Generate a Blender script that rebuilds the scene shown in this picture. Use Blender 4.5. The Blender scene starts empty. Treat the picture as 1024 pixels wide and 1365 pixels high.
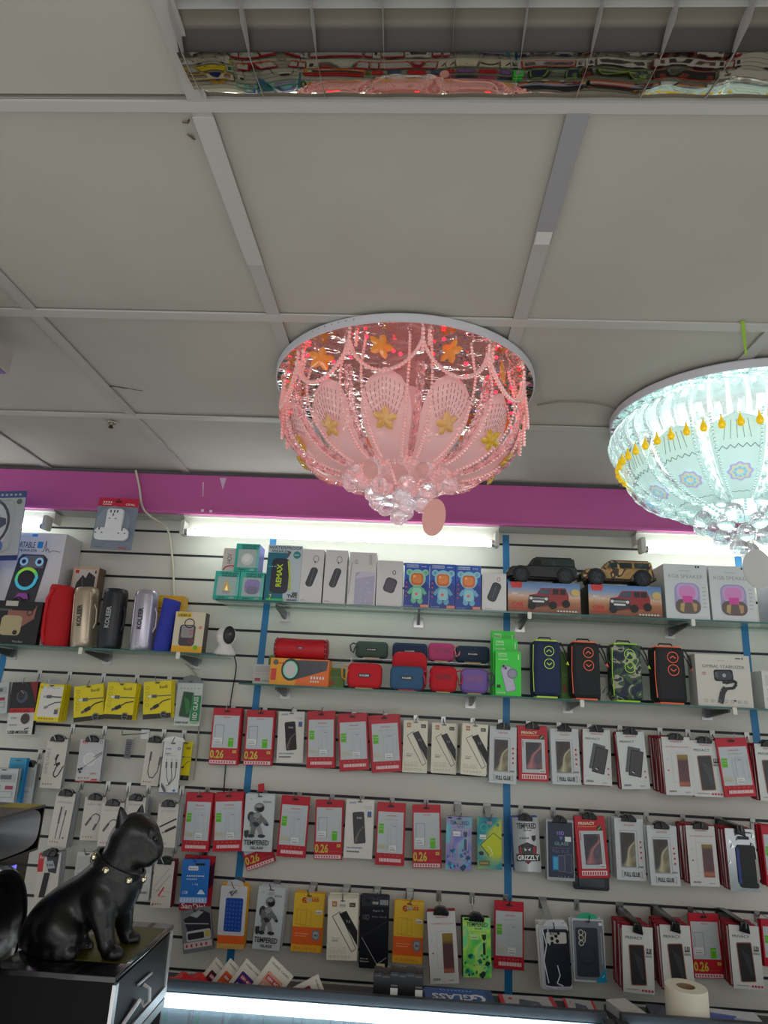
import bpy, math, random
from math import sin, cos, pi, radians, sqrt, hypot, atan2
from mathutils import Vector, Matrix
random.seed(7)
sc = bpy.context.scene
col = sc.collection
H = 1.55                     # eye height above the floor; the room is laid out around it and lifted at the end
WALL = 2.69                  # distance of the slatted wall
CEIL = 0.893                 # ceiling above eye height
FP = 883.69
PITCH, YAW, ROLL = radians(16.1668), radians(-3.0935), radians(2.9046)

# ------------------------------------------------------------------ camera
fwd = Vector((sin(YAW)*cos(PITCH), cos(YAW)*cos(PITCH), sin(PITCH)))
rt = Vector((cos(YAW), -sin(YAW), 0)); upv = rt.cross(fwd)
R_ = rt*cos(ROLL) + upv*sin(ROLL); U_ = -rt*sin(ROLL) + upv*cos(ROLL)
cam = bpy.data.objects.new('camera', bpy.data.cameras.new('camera'))
m3 = Matrix((R_, U_, -fwd)).transposed()
cam.matrix_world = m3.to_4x4()
cam.data.sensor_fit = 'HORIZONTAL'; cam.data.sensor_width = 36
cam.data.lens = FP/1024*36
cam.data.clip_start = 0.02
col.objects.link(cam); sc.camera = cam

def at(px, py, Y):
    """point of the vertical plane at distance Y that the photograph shows at px, py"""
    d = R_*(px-512)/FP - U_*(py-682.5)/FP + fwd
    return d*(Y/d.y)
def atz(px, py, z):
    d = R_*(px-512)/FP - U_*(py-682.5)/FP + fwd
    return d*(z/d.z)

# ------------------------------------------------------------------ materials
def lin(c):
    c = c/255.0
    return c/12.92 if c <= 0.04045 else ((c+0.055)/1.055)**2.4
_m = {}
def mat(rgb, rough=0.5, metal=0.0, emit=0.0, name=None, coat=0.0, spec=0.5, noise=0.0, scale=40.0, bump=0.0):
    key = (tuple(rgb), rough, metal, emit, coat, spec, noise, scale, bump)
    if key in _m: return _m[key]
    m = bpy.data.materials.new(name or 'mat_%d_%d_%d' % tuple(rgb)); m.use_nodes = True
    nt = m.node_tree; p = nt.nodes['Principled BSDF']
    c = (lin(rgb[0]), lin(rgb[1]), lin(rgb[2]), 1)
    p.inputs['Base Color'].default_value = c
    p.inputs['Roughness'].default_value = rough; p.inputs['Metallic'].default_value = metal
    p.inputs['Coat Weight'].default_value = coat; p.inputs['Specular IOR Level'].default_value = spec
    if emit:
        p.inputs['Emission Color'].default_value = c; p.inputs['Emission Strength'].default_value = emit
    if noise or bump:
        tc = nt.nodes.new('ShaderNodeTexCoord'); n = nt.nodes.new('ShaderNodeTexNoise')
        n.inputs['Scale'].default_value = scale; n.inputs['Detail'].default_value = 6
        nt.links.new(tc.outputs['Object'], n.inputs['Vector'])
        if noise:
            mr = nt.nodes.new('ShaderNodeMapRange'); mr.inputs['From Min'].default_value = .3; mr.inputs['From Max'].default_value = .7
            mr.inputs['To Min'].default_value = 1-noise; mr.inputs['To Max'].default_value = 1+noise*.4
            nt.links.new(n.outputs['Fac'], mr.inputs['Value'])
            mx = nt.nodes.new('ShaderNodeVectorMath'); mx.operation = 'SCALE'; mx.inputs[0].default_value = c[:3]
            nt.links.new(mr.outputs['Result'], mx.inputs['Scale']); nt.links.new(mx.outputs['Vector'], p.inputs['Base Color'])
        if bump:
            b = nt.nodes.new('ShaderNodeBump'); b.inputs['Strength'].default_value = bump; b.inputs['Distance'].default_value = .01
            nt.links.new(n.outputs['Fac'], b.inputs['Height']); nt.links.new(b.outputs['Normal'], p.inputs['Normal'])
    _m[key] = m
    return m

def clear_mat(name, tint, gloss=0.12, rough=0.02, diff=0.0, diffc=(1, 1, 1)):
    """thin clear sheet: mostly see-through, with a sheen"""
    m = bpy.data.materials.new(name); m.use_nodes = True; nt = m.node_tree
    for n in list(nt.nodes): nt.nodes.remove(n)
    o = nt.nodes.new('ShaderNodeOutputMaterial'); t = nt.nodes.new('ShaderNodeBsdfTransparent'); t.inputs[0].default_value = (*tint, 1)
    g = nt.nodes.new('ShaderNodeBsdfGlossy'); g.inputs['Roughness'].default_value = rough
    fr = nt.nodes.new('ShaderNodeLayerWeight'); fr.inputs['Blend'].default_value = .5
    pw = nt.nodes.new('ShaderNodeMath'); pw.operation = 'POWER'; pw.inputs[1].default_value = 4
    ml = nt.nodes.new('ShaderNodeMath'); ml.operation = 'MULTIPLY_ADD'; ml.inputs[1].default_value = .55; ml.inputs[2].default_value = gloss*.35
    nt.links.new(fr.outputs['Facing'], pw.inputs[0]); nt.links.new(pw.outputs[0], ml.inputs[0])
    mx = nt.nodes.new('ShaderNodeMixShader')
    nt.links.new(ml.outputs[0], mx.inputs[0]); nt.links.new(t.outputs[0], mx.inputs[1]); nt.links.new(g.outputs[0], mx.inputs[2])
    last = mx
    if diff:
        d = nt.nodes.new('ShaderNodeBsdfDiffuse'); d.inputs[0].default_value = (*diffc, 1)
        m2 = nt.nodes.new('ShaderNodeMixShader'); m2.inputs[0].default_value = diff
        nt.links.new(mx.outputs[0], m2.inputs[1]); nt.links.new(d.outputs[0], m2.inputs[2]); last = m2
    nt.links.new(last.outputs[0], o.inputs[0])
    return m
def crystal_mat(name, tint, glow=(0, 0, 0), gs=0.0, clearness=.45):
    """faceted crystal: refraction mixed with see-through and a sharp shine, plus a glow put in"""
    m = bpy.data.materials.new(name); m.use_nodes = True; nt = m.node_tree
    for n in list(nt.nodes): nt.nodes.remove(n)
    o = nt.nodes.new('ShaderNodeOutputMaterial')
    g = nt.nodes.new('ShaderNodeBsdfGlass'); g.inputs['Color'].default_value = (*tint, 1); g.inputs['IOR'].default_value = 1.5; g.inputs['Roughness'].default_value = 0.02
    t = nt.nodes.new('ShaderNodeBsdfTransparent'); t.inputs[0].default_value = (*tint, 1)
    mx = nt.nodes.new('ShaderNodeMixShader'); mx.inputs[0].default_value = clearness
    nt.links.new(g.outputs[0], mx.inputs[1]); nt.links.new(t.outputs[0], mx.inputs[2])
    e = nt.nodes.new('ShaderNodeEmission'); e.inputs[0].default_value = (*glow, 1); e.inputs[1].default_value = gs
    a = nt.nodes.new('ShaderNodeAddShader'); nt.links.new(mx.outputs[0], a.inputs[0]); nt.links.new(e.outputs[0], a.inputs[1])
    nt.links.new(a.outputs[0], o.inputs[0])
    return m
def frosted_mat(name, rgb, glow, gs, see=.12):
    m = bpy.data.materials.new(name); m.use_nodes = True; nt = m.node_tree
    for n in list(nt.nodes): nt.nodes.remove(n)
    c = tuple(lin(v) for v in rgb)
    o = nt.nodes.new('ShaderNodeOutputMaterial')
    d = nt.nodes.new('ShaderNodeBsdfPrincipled'); d.inputs['Base Color'].default_value = (*c, 1); d.inputs['Roughness'].default_value = .25
    d.inputs['Emission Color'].default_value = tuple(lin(v) for v in glow)+(1,); d.inputs['Emission Strength'].default_value = gs
    tl = nt.nodes.new('ShaderNodeBsdfTranslucent'); tl.inputs[0].default_value = (*c, 1)
    t = nt.nodes.new('ShaderNodeBsdfTransparent'); t.inputs[0].default_value = (1, .85, .85, 1)
    m1 = nt.nodes.new('ShaderNodeMixShader'); m1.inputs[0].default_value = .35
    m2 = nt.nodes.new('ShaderNodeMixShader'); m2.inputs[0].default_value = see
    nt.links.new(d.outputs[0], m1.inputs[1]); nt.links.new(tl.outputs[0], m1.inputs[2])
    nt.links.new(m1.outputs[0], m2.inputs[1]); nt.links.new(t.outputs[0], m2.inputs[2]); nt.links.new(m2.outputs[0], o.inputs[0])
    return m
def wavy_mirror(name, rgb, scale, strength, rough=.06, dist=.02, stretch=(1, 1, 1)):
    m = bpy.data.materials.new(name); m.use_nodes = True; nt = m.node_tree; p = nt.nodes['Principled BSDF']
    p.inputs['Base Color'].default_value = tuple(lin(v) for v in rgb)+(1,); p.inputs['Metallic'].default_value = 1; p.inputs['Roughness'].default_value = rough
    tc = nt.nodes.new('ShaderNodeTexCoord'); mp = nt.nodes.new('ShaderNodeMapping'); mp.inputs['Scale'].default_value = stretch
    n = nt.nodes.new('ShaderNodeTexNoise'); n.inputs['Scale'].default_value = scale; n.inputs['Detail'].default_value = 1.5
    b = nt.nodes.new('ShaderNodeBump'); b.inputs['Strength'].default_value = strength; b.inputs['Distance'].default_value = dist
    nt.links.new(tc.outputs['Object'], mp.inputs[0]); nt.links.new(mp.outputs[0], n.inputs['Vector'])
    nt.links.new(n.outputs['Fac'], b.inputs['Height']); nt.links.new(b.outputs['Normal'], p.inputs['Normal'])
    return m
def ramp_mat(name, stops, axis='Z', lo=0, hi=1, rough=.4, wave=None, metal=0.0):
    """colour changing along an object axis (printed gradients, one painted reflection)"""
    m = bpy.data.materials.new(name); m.use_nodes = True; nt = m.node_tree; p = nt.nodes['Principled BSDF']
    p.inputs['Roughness'].default_value = rough; p.inputs['Metallic'].default_value = metal
    tc = nt.nodes.new('ShaderNodeTexCoord'); r = nt.nodes.new('ShaderNodeValToRGB')
    if wave:
        n = nt.nodes.new('ShaderNodeTexNoise'); n.inputs['Scale'].default_value = wave[0]; n.inputs['Detail'].default_value = wave[1]; n.inputs['Distortion'].default_value = wave[2]
        nt.links.new(tc.outputs['Object'], n.inputs['Vector']); src = n.outputs['Fac']
    else:
        s = nt.nodes.new('ShaderNodeSeparateXYZ'); nt.links.new(tc.outputs['Object'], s.inputs[0])
        mr = nt.nodes.new('ShaderNodeMapRange'); mr.inputs['From Min'].default_value = lo; mr.inputs['From Max'].default_value = hi
        nt.links.new(s.outputs[axis], mr.inputs['Value']); src = mr.outputs['Result']
    nt.links.new(src, r.inputs[0])
    el = r.color_ramp.elements
    while len(el) < len(stops): el.new(.5)
    for e, (pos, c) in zip(el, stops): e.position = pos; e.color = tuple(lin(v) for v in c)+(1,)
    nt.links.new(r.outputs[0], p.inputs['Base Color'])
    return m

WHITE = mat((216, 214, 208), .45); PAPER = mat((222, 222, 220), .5); GREYW = mat((190, 196, 198), .45)
CREAM = mat((226, 220, 200), .5); RED = mat((186, 18, 40), .4); RED2 = mat((150, 14, 36), .45); DRED = mat((196, 26, 34), .35)
BLACK = mat((18, 18, 20), .45); DARK = mat((34, 34, 38), .4); GREY = mat((120, 122, 124), .5); LGREY = mat((165, 168, 170), .5)
GOLD = mat((206, 182, 70), .4); PGOLD = mat((205, 196, 140), .5); GREEN = mat((92, 184, 12), .45); YELLOW = mat((228, 208, 12), .4)
ORANGE = mat((232, 110, 30), .45); AMBER = mat((234, 172, 34), .45); BLUE = mat((32, 92, 176), .4); INK = mat((40, 40, 44), .5)
CHROME = mat((176, 176, 174), .32, 1.0); STEEL = mat((150, 150, 150), .3, 1.0); PLASTIC_BLACK = mat((14, 14, 16), .25)
TAPE = mat((26, 116, 168), .45); SKYBLUE = mat((40, 140, 205), .45)
GLASS = clear_mat('shelf_glass', (.86, .95, .92), .10); GLASS_EDGE = mat((60, 104, 98), .15, 0, 0)
FILM = clear_mat('clear_film', (.97, .98, .98), .22, .06, .04)
CLEAR = clear_mat('clear_plastic', (.93, .95, .96), .18, .05, .06)

# ------------------------------------------------------------------ mesh builder
_text = {}
def text_geo(s, bold=0.0):
    k = (s, bold)
    if k in _text: return _text[k]
    cu = bpy.data.curves.new('t', 'FONT'); cu.body = s; cu.size = 1; cu.resolution_u = 2; cu.offset = bold
    ob = bpy.data.objects.new('t', cu); col.objects.link(ob)
    dg = bpy.context.evaluated_depsgraph_get(); dg.update()
    me = bpy.data.meshes.new_from_object(ob.evaluated_get(dg))
    vs = [(v.co.x, v.co.y) for v in me.vertices]; fs = [tuple(p.vertices) for p in me.polygons]
    x0 = min(v[0] for v in vs); x1 = max(v[0] for v in vs); y0 = min(v[1] for v in vs); y1 = max(v[1] for v in vs)
    vs = [((x-x0)/(x1-x0), (y-y0)/(y1-y0)) for x, y in vs]
    bpy.data.objects.remove(ob); bpy.data.curves.remove(cu); bpy.data.meshes.remove(me)
    _text[k] = (vs, fs, (x1-x0)/(y1-y0)); return _text[k]

class B:
    def __init__(s): s.v = []; s.f = []; s.mi = []; s.ms = []; s.sm = []
    def add(s, vs, fs, m, smooth=False):
        if m not in s.ms: s.ms.append(m)
        i = s.ms.index(m); o = len(s.v); s.v += [tuple(v) for v in vs]
        for f in fs: s.f.append(tuple(o+k for k in f)); s.mi.append(i); s.sm.append(smooth)
        return s
    def box(s, x0, x1, y0, y1, z0, z1, m):
        v = [(x, y, z) for x in (x0, x1) for y in (y0, y1) for z in (z0, z1)]
        return s.add(v, [(0, 1, 3, 2), (4, 6, 7, 5), (0, 4, 5, 1), (2, 3, 7, 6), (0, 2, 6, 4), (1, 5, 7, 3)], m)
    def prism(s, pts, y0, y1, m, smooth=False, bev=0.0):
        """outline in x,z pushed from y0 (front) to y1, the edges eased by bev"""
        n = len(pts); cx = sum(p[0] for p in pts)/n; cz = sum(p[1] for p in pts)/n
        w = max(p[0] for p in pts)-min(p[0] for p in pts); h = max(p[1] for p in pts)-min(p[1] for p in pts)
        def ring(k, y):
            fx = 1-2*k/max(w, 1e-6); fz = 1-2*k/max(h, 1e-6)
            return [(cx+(p[0]-cx)*fx, y, cz+(p[1]-cz)*fz) for p in pts]
        if bev:
            rs = [ring(bev, y0), ring(bev*.3, y0+bev*.3), ring(0, y0+bev), ring(0, y1-bev), ring(bev*.3, y1-bev*.3), ring(bev, y1)]
        else: rs = [ring(0, y0), ring(0, y1)]
        v = [p for r in rs for p in r]; fs = []
        for k in range(len(rs)-1):
            for i in range(n):
                j = (i+1) % n; fs.append((k*n+i, k*n+j, (k+1)*n+j, (k+1)*n+i))
        s.add(v, fs, m, smooth or bool(bev)); 
        s.add(rs[0], [tuple(range(n))[::-1]], m); s.add(rs[-1], [tuple(range(n))], m)
        return s
    def flat(s, pts, y, m): return s.add([(x, y, z) for x, z in pts], [tuple(range(len(pts)))], m)
    def tube(s, pts, r, m, n=8, cap=True, rs=None, star=0, twist=0):
        pts = [Vector(p) for p in pts]; N = len(pts); v = []; fs = []
        up = Vector((0, 0, 1)); last = None
        for i, p in enumerate(pts):
            t = (pts[min(i+1, N-1)]-pts[max(i-1, 0)]).normalized()
            if last is None:
                a = up if abs(t.z) < .9 else Vector((1, 0, 0)); last = (a - t*a.dot(t)).normalized()
            else: last = (last - t*last.dot(t)).normalized()
            b = t.cross(last); rr = rs[i] if rs else r
            for k in range(n):
                an = 2*pi*k/n + twist*i; q = rr*(1+(star if k % 2 else -star))
                v.append(p+last*cos(an)*q+b*sin(an)*q)
        for i in range(N-1):
            for k in range(n):
                j = (k+1) % n; fs.append((i*n+k, i*n+j, (i+1)*n+j, (i+1)*n+k))
        if cap: fs += [tuple(range(n))[::-1], tuple(range((N-1)*n, N*n))]
        return s.add(v, fs, m, True)
    def lathe(s, prof, m, c=(0, 0, 0), n=24, axis='z', smooth=True, cap=True):
        """profile of (radius, height)"""
        v = []; fs = []
        for r, h in prof:
            for k in range(n):
                a = 2*pi*k/n
                if axis == 'z': v.append((c[0]+r*cos(a), c[1]+r*sin(a), c[2]+h))
                elif axis == 'y': v.append((c[0]+r*cos(a), c[1]+h, c[2]+r*sin(a)))
                else: v.append((c[0]+h, c[1]+r*cos(a), c[2]+r*sin(a)))
        for i in range(len(prof)-1):
            for k in range(n):
                j = (k+1) % n; fs.append((i*n+k, i*n+j, (i+1)*n+j, (i+1)*n+k))
        if cap and prof[0][0] > 1e-5: fs.append(tuple(range(n))[::-1])
        if cap and prof[-1][0] > 1e-5: fs.append(tuple(range((len(prof)-1)*n, len(prof)*n)))
        return s.add(v, fs, m, smooth)
    def ball(s, c, r, m, n=8, k=5, sx=1, sy=1, sz=1, smooth=True):
        v = [(c[0], c[1], c[2]-r*sz)]; fs = []
        for i in range(1, k):
            ph = -pi/2+pi*i/k
            for j in range(n):
                a = 2*pi*j/n; v.append((c[0]+r*sx*cos(ph)*cos(a), c[1]+r*sy*cos(ph)*sin(a), c[2]+r*sz*sin(ph)))
        v.append((c[0], c[1], c[2]+r*sz)); T = len(v)-1
        for j in range(n): fs.append((0, 1+(j+1) % n, 1+j)); fs.append((T, T-n+j, T-n+(j+1) % n))
        for i in range(k-2):
            for j in range(n):
                a = 1+i*n+j; b = 1+i*n+(j+1) % n; fs.append((a, b, b+n, a+n))
        return s.add(v, fs, m, smooth)
    def grid(s, fn, nu, nv, m, smooth=True):
        v = [fn(i/nu, j/nv) for j in range(nv+1) for i in range(nu+1)]
        fs = [(j*(nu+1)+i, j*(nu+1)+i+1, (j+1)*(nu+1)+i+1, (j+1)*(nu+1)+i) for j in range(nv) for i in range(nu)]
        return s.add(v, fs, m, smooth)
    def mesh(s, name):
        me = bpy.data.meshes.new(name); me.from_pydata(s.v, [], s.f)
        for m in s.ms: me.materials.append(m)
        me.polygons.foreach_set('material_index', s.mi); me.polygons.foreach_set('use_smooth', s.sm)
        me.update()
        if any(s.sm): me.set_sharp_from_angle(angle=radians(40))
        return me
    def build(s, name, parent=None, loc=None):
        o = bpy.data.objects.new(name, s.mesh(name)); col.objects.link(o)
        if parent: o.parent = parent
        if loc is not None: o.location = loc
        return o

def rrect(x0, x1, z0, z1, r, n=5):
    p = []
    for cx, cz, a0 in ((x1-r, z1-r, 0), (x0+r, z1-r, 90), (x0+r, z0+r, 180), (x1-r, z0+r, 270)):
        for k in range(n+1):
            a = radians(a0+90*k/n); p.append((cx+r*cos(a), cz+r*sin(a)))
    return p[::-1]
def ell(cx, cz, rx, rz, n=20): return [(cx+rx*cos(-2*pi*k/n), cz+rz*sin(-2*pi*k/n)) for k in range(n)]

class Art:
    """print on the front of a pack: u across 0..1, v up 0..1"""
    def __init__(s, b, w, h, y=0.0): s.b = b; s.w = w; s.h = h; s.y = y; s.n = 0
    def X(s, u): return (u-.5)*s.w
    def Z(s, v): return v*s.h
    def _y(s): s.n += 1; return s.y-.0003-.00022*s.n
    def poly(s, pts, m): s.b.flat([(s.X(u), s.Z(v)) for u, v in pts], s._y(), m); return s
    def rect(s, u0, u1, v0, v1, m): return s.poly([(u0, v0), (u1, v0), (u1, v1), (u0, v1)], m)
    def rr(s, u0, u1, v0, v1, r, m): s.b.flat(rrect(s.X(u0), s.X(u1), s.Z(v0), s.Z(v1), r*s.w), s._y(), m); return s
    def el(s, u, v, ru, m, rv=None, n=20):
        rx = ru*s.w; s.b.flat(ell(s.X(u), s.Z(v), rx, rx if rv is None else rv*s.h, n), s._y(), m); return s
    def ring(s, u, v, ru, th, m, rv=None, n=24):
        rx = ru*s.w; rz = rx if rv is None else rv*s.h; t = th*s.w; y = s._y()
        a = [(s.X(u)+rx*cos(2*pi*k/n), y, s.Z(v)+rz*sin(2*pi*k/n)) for k in range(n)]
        c = [(s.X(u)+(rx-t)*cos(2*pi*k/n), y, s.Z(v)+(rz-t)*sin(2*pi*k/n)) for k in range(n)]
        s.b.add(a+c, [(k, n+k, n+(k+1) % n, (k+1) % n) for k in range(n)], m); return s
    def line(s, pts, th, m):
        y = s._y(); P = [(s.X(u), s.Z(v)) for u, v in pts]; t = th*s.w/2
        for (a, b2), (c, d) in zip(P, P[1:]):
            L = hypot(c-a, d-b2) or 1; nx, nz = -(d-b2)/L*t, (c-a)/L*t
            s.b.add([(a+nx, y, b2+nz), (a-nx, y, b2-nz), (c-nx, y, d-nz), (c+nx, y, d+nz)], [(0, 1, 2, 3)], m)
        return s
    def outline(s, u0, u1, v0, v1, th, m): return s.line([(u0, v0), (u1, v0), (u1, v1), (u0, v1), (u0, v0)], th, m)
    def text(s, t, u0, u1, v, hv, m, bold=0.0, rot=0):
        """fits the words between u0 and u1, foot at v, height hv (fraction of pack height)"""
        vs, fs, ar = text_geo(t, bold); y = s._y()
        if rot == 0: V = [(s.X(u0+(u1-u0)*a), y, s.Z(v+hv*c)) for a, c in vs]
        else:       # runs upward: u0..u1 is the letter height, v..v+hv the run
            V = [(s.X(u1-(u1-u0)*c), y, s.Z(v+hv*a)) for a, c in vs]
        s.b.add(V, fs, m); return s
    def phone(s, cx, cz, w, h, ang, m, edge=None, r=.12):
        """a turned phone picture: centre, size in pack widths, angle"""
        def T(q): 
            a = radians(ang); return (s.X(cx)+q[0]*cos(a)-q[1]*sin(a), s.Z(cz)+q[0]*sin(a)+q[1]*cos(a))
        W = w*s.w; Hh = h*s.w
        if edge: s.b.flat([T(q) for q in rrect(-W/2-.025*s.w, W/2+.025*s.w, -Hh/2-.025*s.w, Hh/2+.025*s.w, r*W)], s._y(), edge)
        s.b.flat([T(q) for q in rrect(-W/2, W/2, -Hh/2, Hh/2, r*W)], s._y(), m); return s
    def bars(s, u0, u1, v0, v1, n, m, fill=.55):
        y = s._y()
        for k in range(n):
            a = u0+(u1-u0)*k/n; b2 = a+(u1-u0)/n*fill
            s.b.add([(s.X(a), y, s.Z(v0)), (s.X(b2), y, s.Z(v0)), (s.X(b2), y, s.Z(v1)), (s.X(a), y, s.Z(v1))], [(0, 1, 2, 3)], m)
        return s

# ------------------------------------------------------------------ tagging
def tag(o, label=None, cat=None, group=None, kind=None):
    if label: o['label'] = label
    if cat: o['category'] = cat
    if group: o['group'] = group
    if kind: o['kind'] = kind
    return o
def empty(name, loc, label=None, cat=None, group=None, rot=None):
    o = bpy.data.objects.new(name, None); col.objects.link(o); o.location = loc; o.empty_display_size = .02
    if rot: o.rotation_euler = rot
    return tag(o, label, cat, group)
def struct(o): o['kind'] = 'structure'; return o

# ================================================================== the room
CEILM = mat((176, 173, 163), .85, noise=.10, scale=2.2, bump=.08)
WALLM = mat((206, 205, 194), .6, noise=.05, scale=2.5)
BARM = mat((170, 167, 161), .55); BARM2 = mat((182, 180, 174), .5)
XL, XR = -2.6, 2.4
# slatted wall, one board between each pair of grooves
b = B()
gz = [0.56-0.1*k for k in range(-1, 17)]
zt = CEIL
for g in gz:
    b.box(XL, XR, WALL, WALL+.015, g+.005, zt, WALLM); zt = g-.005
b.box(XL, XR, WALL, WALL+.015, -H, zt, WALLM)
struct(b.build('wall_back'))
b = B()
for g in gz:
    b.box(XL, XR, WALL+.004, WALL+.014, g-.006, g+.006, mat((20, 20, 34), .5))
struct(b.build('trim_1'))
struct(B().box(XL, XR, -1.6, WALL+.015, -H-.02, -H, mat((120, 116, 110), .6, noise=.1, scale=6)).build('floor'))
# ceiling: tiles between the bars, the louvre light leaves a hole
ys = [-.4, .2, .80, 1.406, 2.02, 2.62]
xs = [-2.78, -2.18, -1.57, -.973, -.367, .224, .82, 1.42, 2.02, 2.4]
b = B(); rnd = random.Random(3)
FX0, FX1, FY0, FY1 = -.367, .83, .2, .80
for j in range(len(ys)-1):
    for i in range(len(xs)-1):
        x0, x1, y0, y1 = xs[i], xs[i+1], ys[j], ys[j+1]
        if j == 1 and x0 > -.4 and x1 < .9: continue
        if j == 1 and abs(x0-.224) < .01: continue
        b.box(x0+.004, x1-.004, y0+.004, y1-.004, CEIL+.002+rnd.random()*.003, CEIL+.014, CEILM)
b.box(XL, XR, 2.62, WALL+.02, CEIL, CEIL+.012, CEILM)
for (x0, x1, y0, y1) in ((XL, FX0-.02, -1.6, WALL+.02), (FX1+.1, XR, -1.6, WALL+.02), (FX0-.02, FX1+.1, FY1+.12, WALL+.02), (FX0-.02, FX1+.1, -1.6, FY0-.02)):
    b.box(x0, x1, y0, y1, CEIL+.016, CEIL+.02, mat((60, 58, 54), .9))
b.box(FX0-.02, FX1+.1, FY0-.02, FY1+.12, CEIL+.16, CEIL+.17, mat((60, 58, 54), .9))
for x0, x1, y0, y1 in ((XL, XR, -1.6, -.4),): b.box(x0, x1, y0, y1, CEIL, CEIL+.01, CEILM)
struct(b.build('ceiling'))
n = 2
for y, x0, x1 in ((.2, XL, XR), (.812, XL, XR), (1.406, XL, XR), (2.02, XL, XR)):
    w = .0095 if y < .9 and y > .5 else .015
    struct(B().box(x0, x1, y-w, y+w, CEIL-.004, CEIL+.001, BARM2).build('trim_%d' % n)); n += 1
for x in (-2.18, -1.57, -.973, -.367, .224, .82, 1.42):
    y0 = .82 if x > 0 and x < .9 else -.4
    bb = B().box(x-.016, x+.016, y0, 2.62, CEIL-.0035, CEIL+.001, BARM)
    if abs(x-.224) < .01:   # overlapped joint where one length of bar covers another
        bb.box(x-.0175, x+.0175, .82, 1.12, CEIL-.006, CEIL-.0035, mat((150, 148, 150), .4))
        bb.box(x-.015, x+.015, 1.085, 1.12, CEIL-.007, CEIL-.006, mat((205, 204, 198), .4))
    if abs(x+.367) < .01:
        bb.box(x-.0175, x+.0175, .83, 1.2, CEIL-.006, CEIL-.0035, BARM2)
    struct(bb.build('trim_%d' % n)); n += 1
# crack in the stained tile and chips beside the corner of the light
b = B(); cm = mat((60, 54, 46), .9)
p = [atz(*q, CEIL-.0005) for q in ((137, 512), (143, 515), (152, 515), (164, 517), (172, 518), (182, 520), (191, 521))]
b.tube(p, .0014, cm, 4, rs=[.002, .0022, .0014, .0018, .001, .001, .0005])
tag(b.build('ceiling_crack'), 'thin dark crack in the stained ceiling tile above the wall sockets', 'crack')
for nm, q, lab in (('paint_chip', ((250, 179), (256, 184), (260, 186), (254, 180)), 'small brown chip beside the long ceiling bar, near the louvred light'),
               ('paint_chip', ((250, 162), (252, 160), (250, 164), (243, 163)), 'tiny dark chip above the larger one on the ceiling bar')):
    b = B(); b.tube([atz(*k, CEIL-.001) for k in q], .0018, mat((96, 84, 60), .8), 4); tag(b.build(nm), lab, 'paint chip')
# sprinkler plate
c = atz(149, 563, CEIL-.001); o = empty('sprinkler', c, 'small round metal sprinkler plate on the ceiling tile left of the pink lamp', 'sprinkler')
B().lathe([(.016, 0), (.014, -.004), (.007, -.005), (.006, -.012), (.0, -.013)], mat((150, 146, 130), .3, .8), n=16).build('rosette', o)
B().lathe([(.006, -.014), (.009, -.020), (.0, -.022)], mat((70, 64, 50), .4, .8), n=10).build('nozzle', o)

# magenta fascia
FM = mat((186, 84, 150), .5, noise=.05, scale=3)
BT, BB_, BY = .873, .706, 2.56
b = B().box(XL, XR, BY, BY+.02, BB_, BT, FM)
b.box(XL, XR, BY-.006, BY, BB_, BB_+.010, mat((190, 96, 158), .5)).box(XL, XR, BY+.002, WALL, BB_+.002, BB_+.008, mat((190, 190, 184), .6))
struct(b.build('beam_front'))
struct(B().box(XL, XR, BY+.02, WALL, BT-.01, CEIL, mat((96, 96, 98), .8)).build('trim_30'))
for q, lab in ((((293, 637), (302, 637), (297, 653)), 'pale triangular scrape on the magenta fascia'), (((270, 643), (272, 643), (271, 662), (270, 662)), 'thin upright pale scratch on the magenta fascia')):
    b = B(); b.add([at(*k, BY-.0012) for k in q], [tuple(range(len(q)))], mat((205, 175, 200), .5)); tag(b.build('paint_scratch'), lab, 'paint mark')
for q, lab in (((270, 680), 'left one of two pale square marks on the lower edge of the fascia'), ((281, 681), 'right one of two pale square marks on the lower edge of the fascia')):
    a = at(*q, BY-.008); b = B(); b.box(a.x-.006, a.x+.006, BY-.0075, BY-.0065, a.z-.006, a.z+.004, mat((220, 200, 214), .5)); tag(b.build('paint_mark'), lab, 'paint mark')

# blue tape runs down the wall
def tape(x, z0, z1, lab, dx=0.0):
    b = B(); N = 24
    b.grid(lambda u, v: (x-.0135+.027*u+dx*v+.002*sin(v*9), WALL-.0012, z1+(z0-z1)*v), 1, N, TAPE, False)
    tag(b.build('blue_tape'), lab, 'tape')
tape(-.606, -.95, .70, 'long blue tape strip down the wall left of the red speaker', -.008)
tape(.366, -.95, .70, 'long blue tape strip down the wall behind the green boxes', .004)
tape(1.30, -.2, .70, 'short blue tape strip at the far side by the white speaker boxes')
tape(-1.665, -.1, .12, 'short blue tape strip under the shelf of tall bottle speakers')

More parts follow.
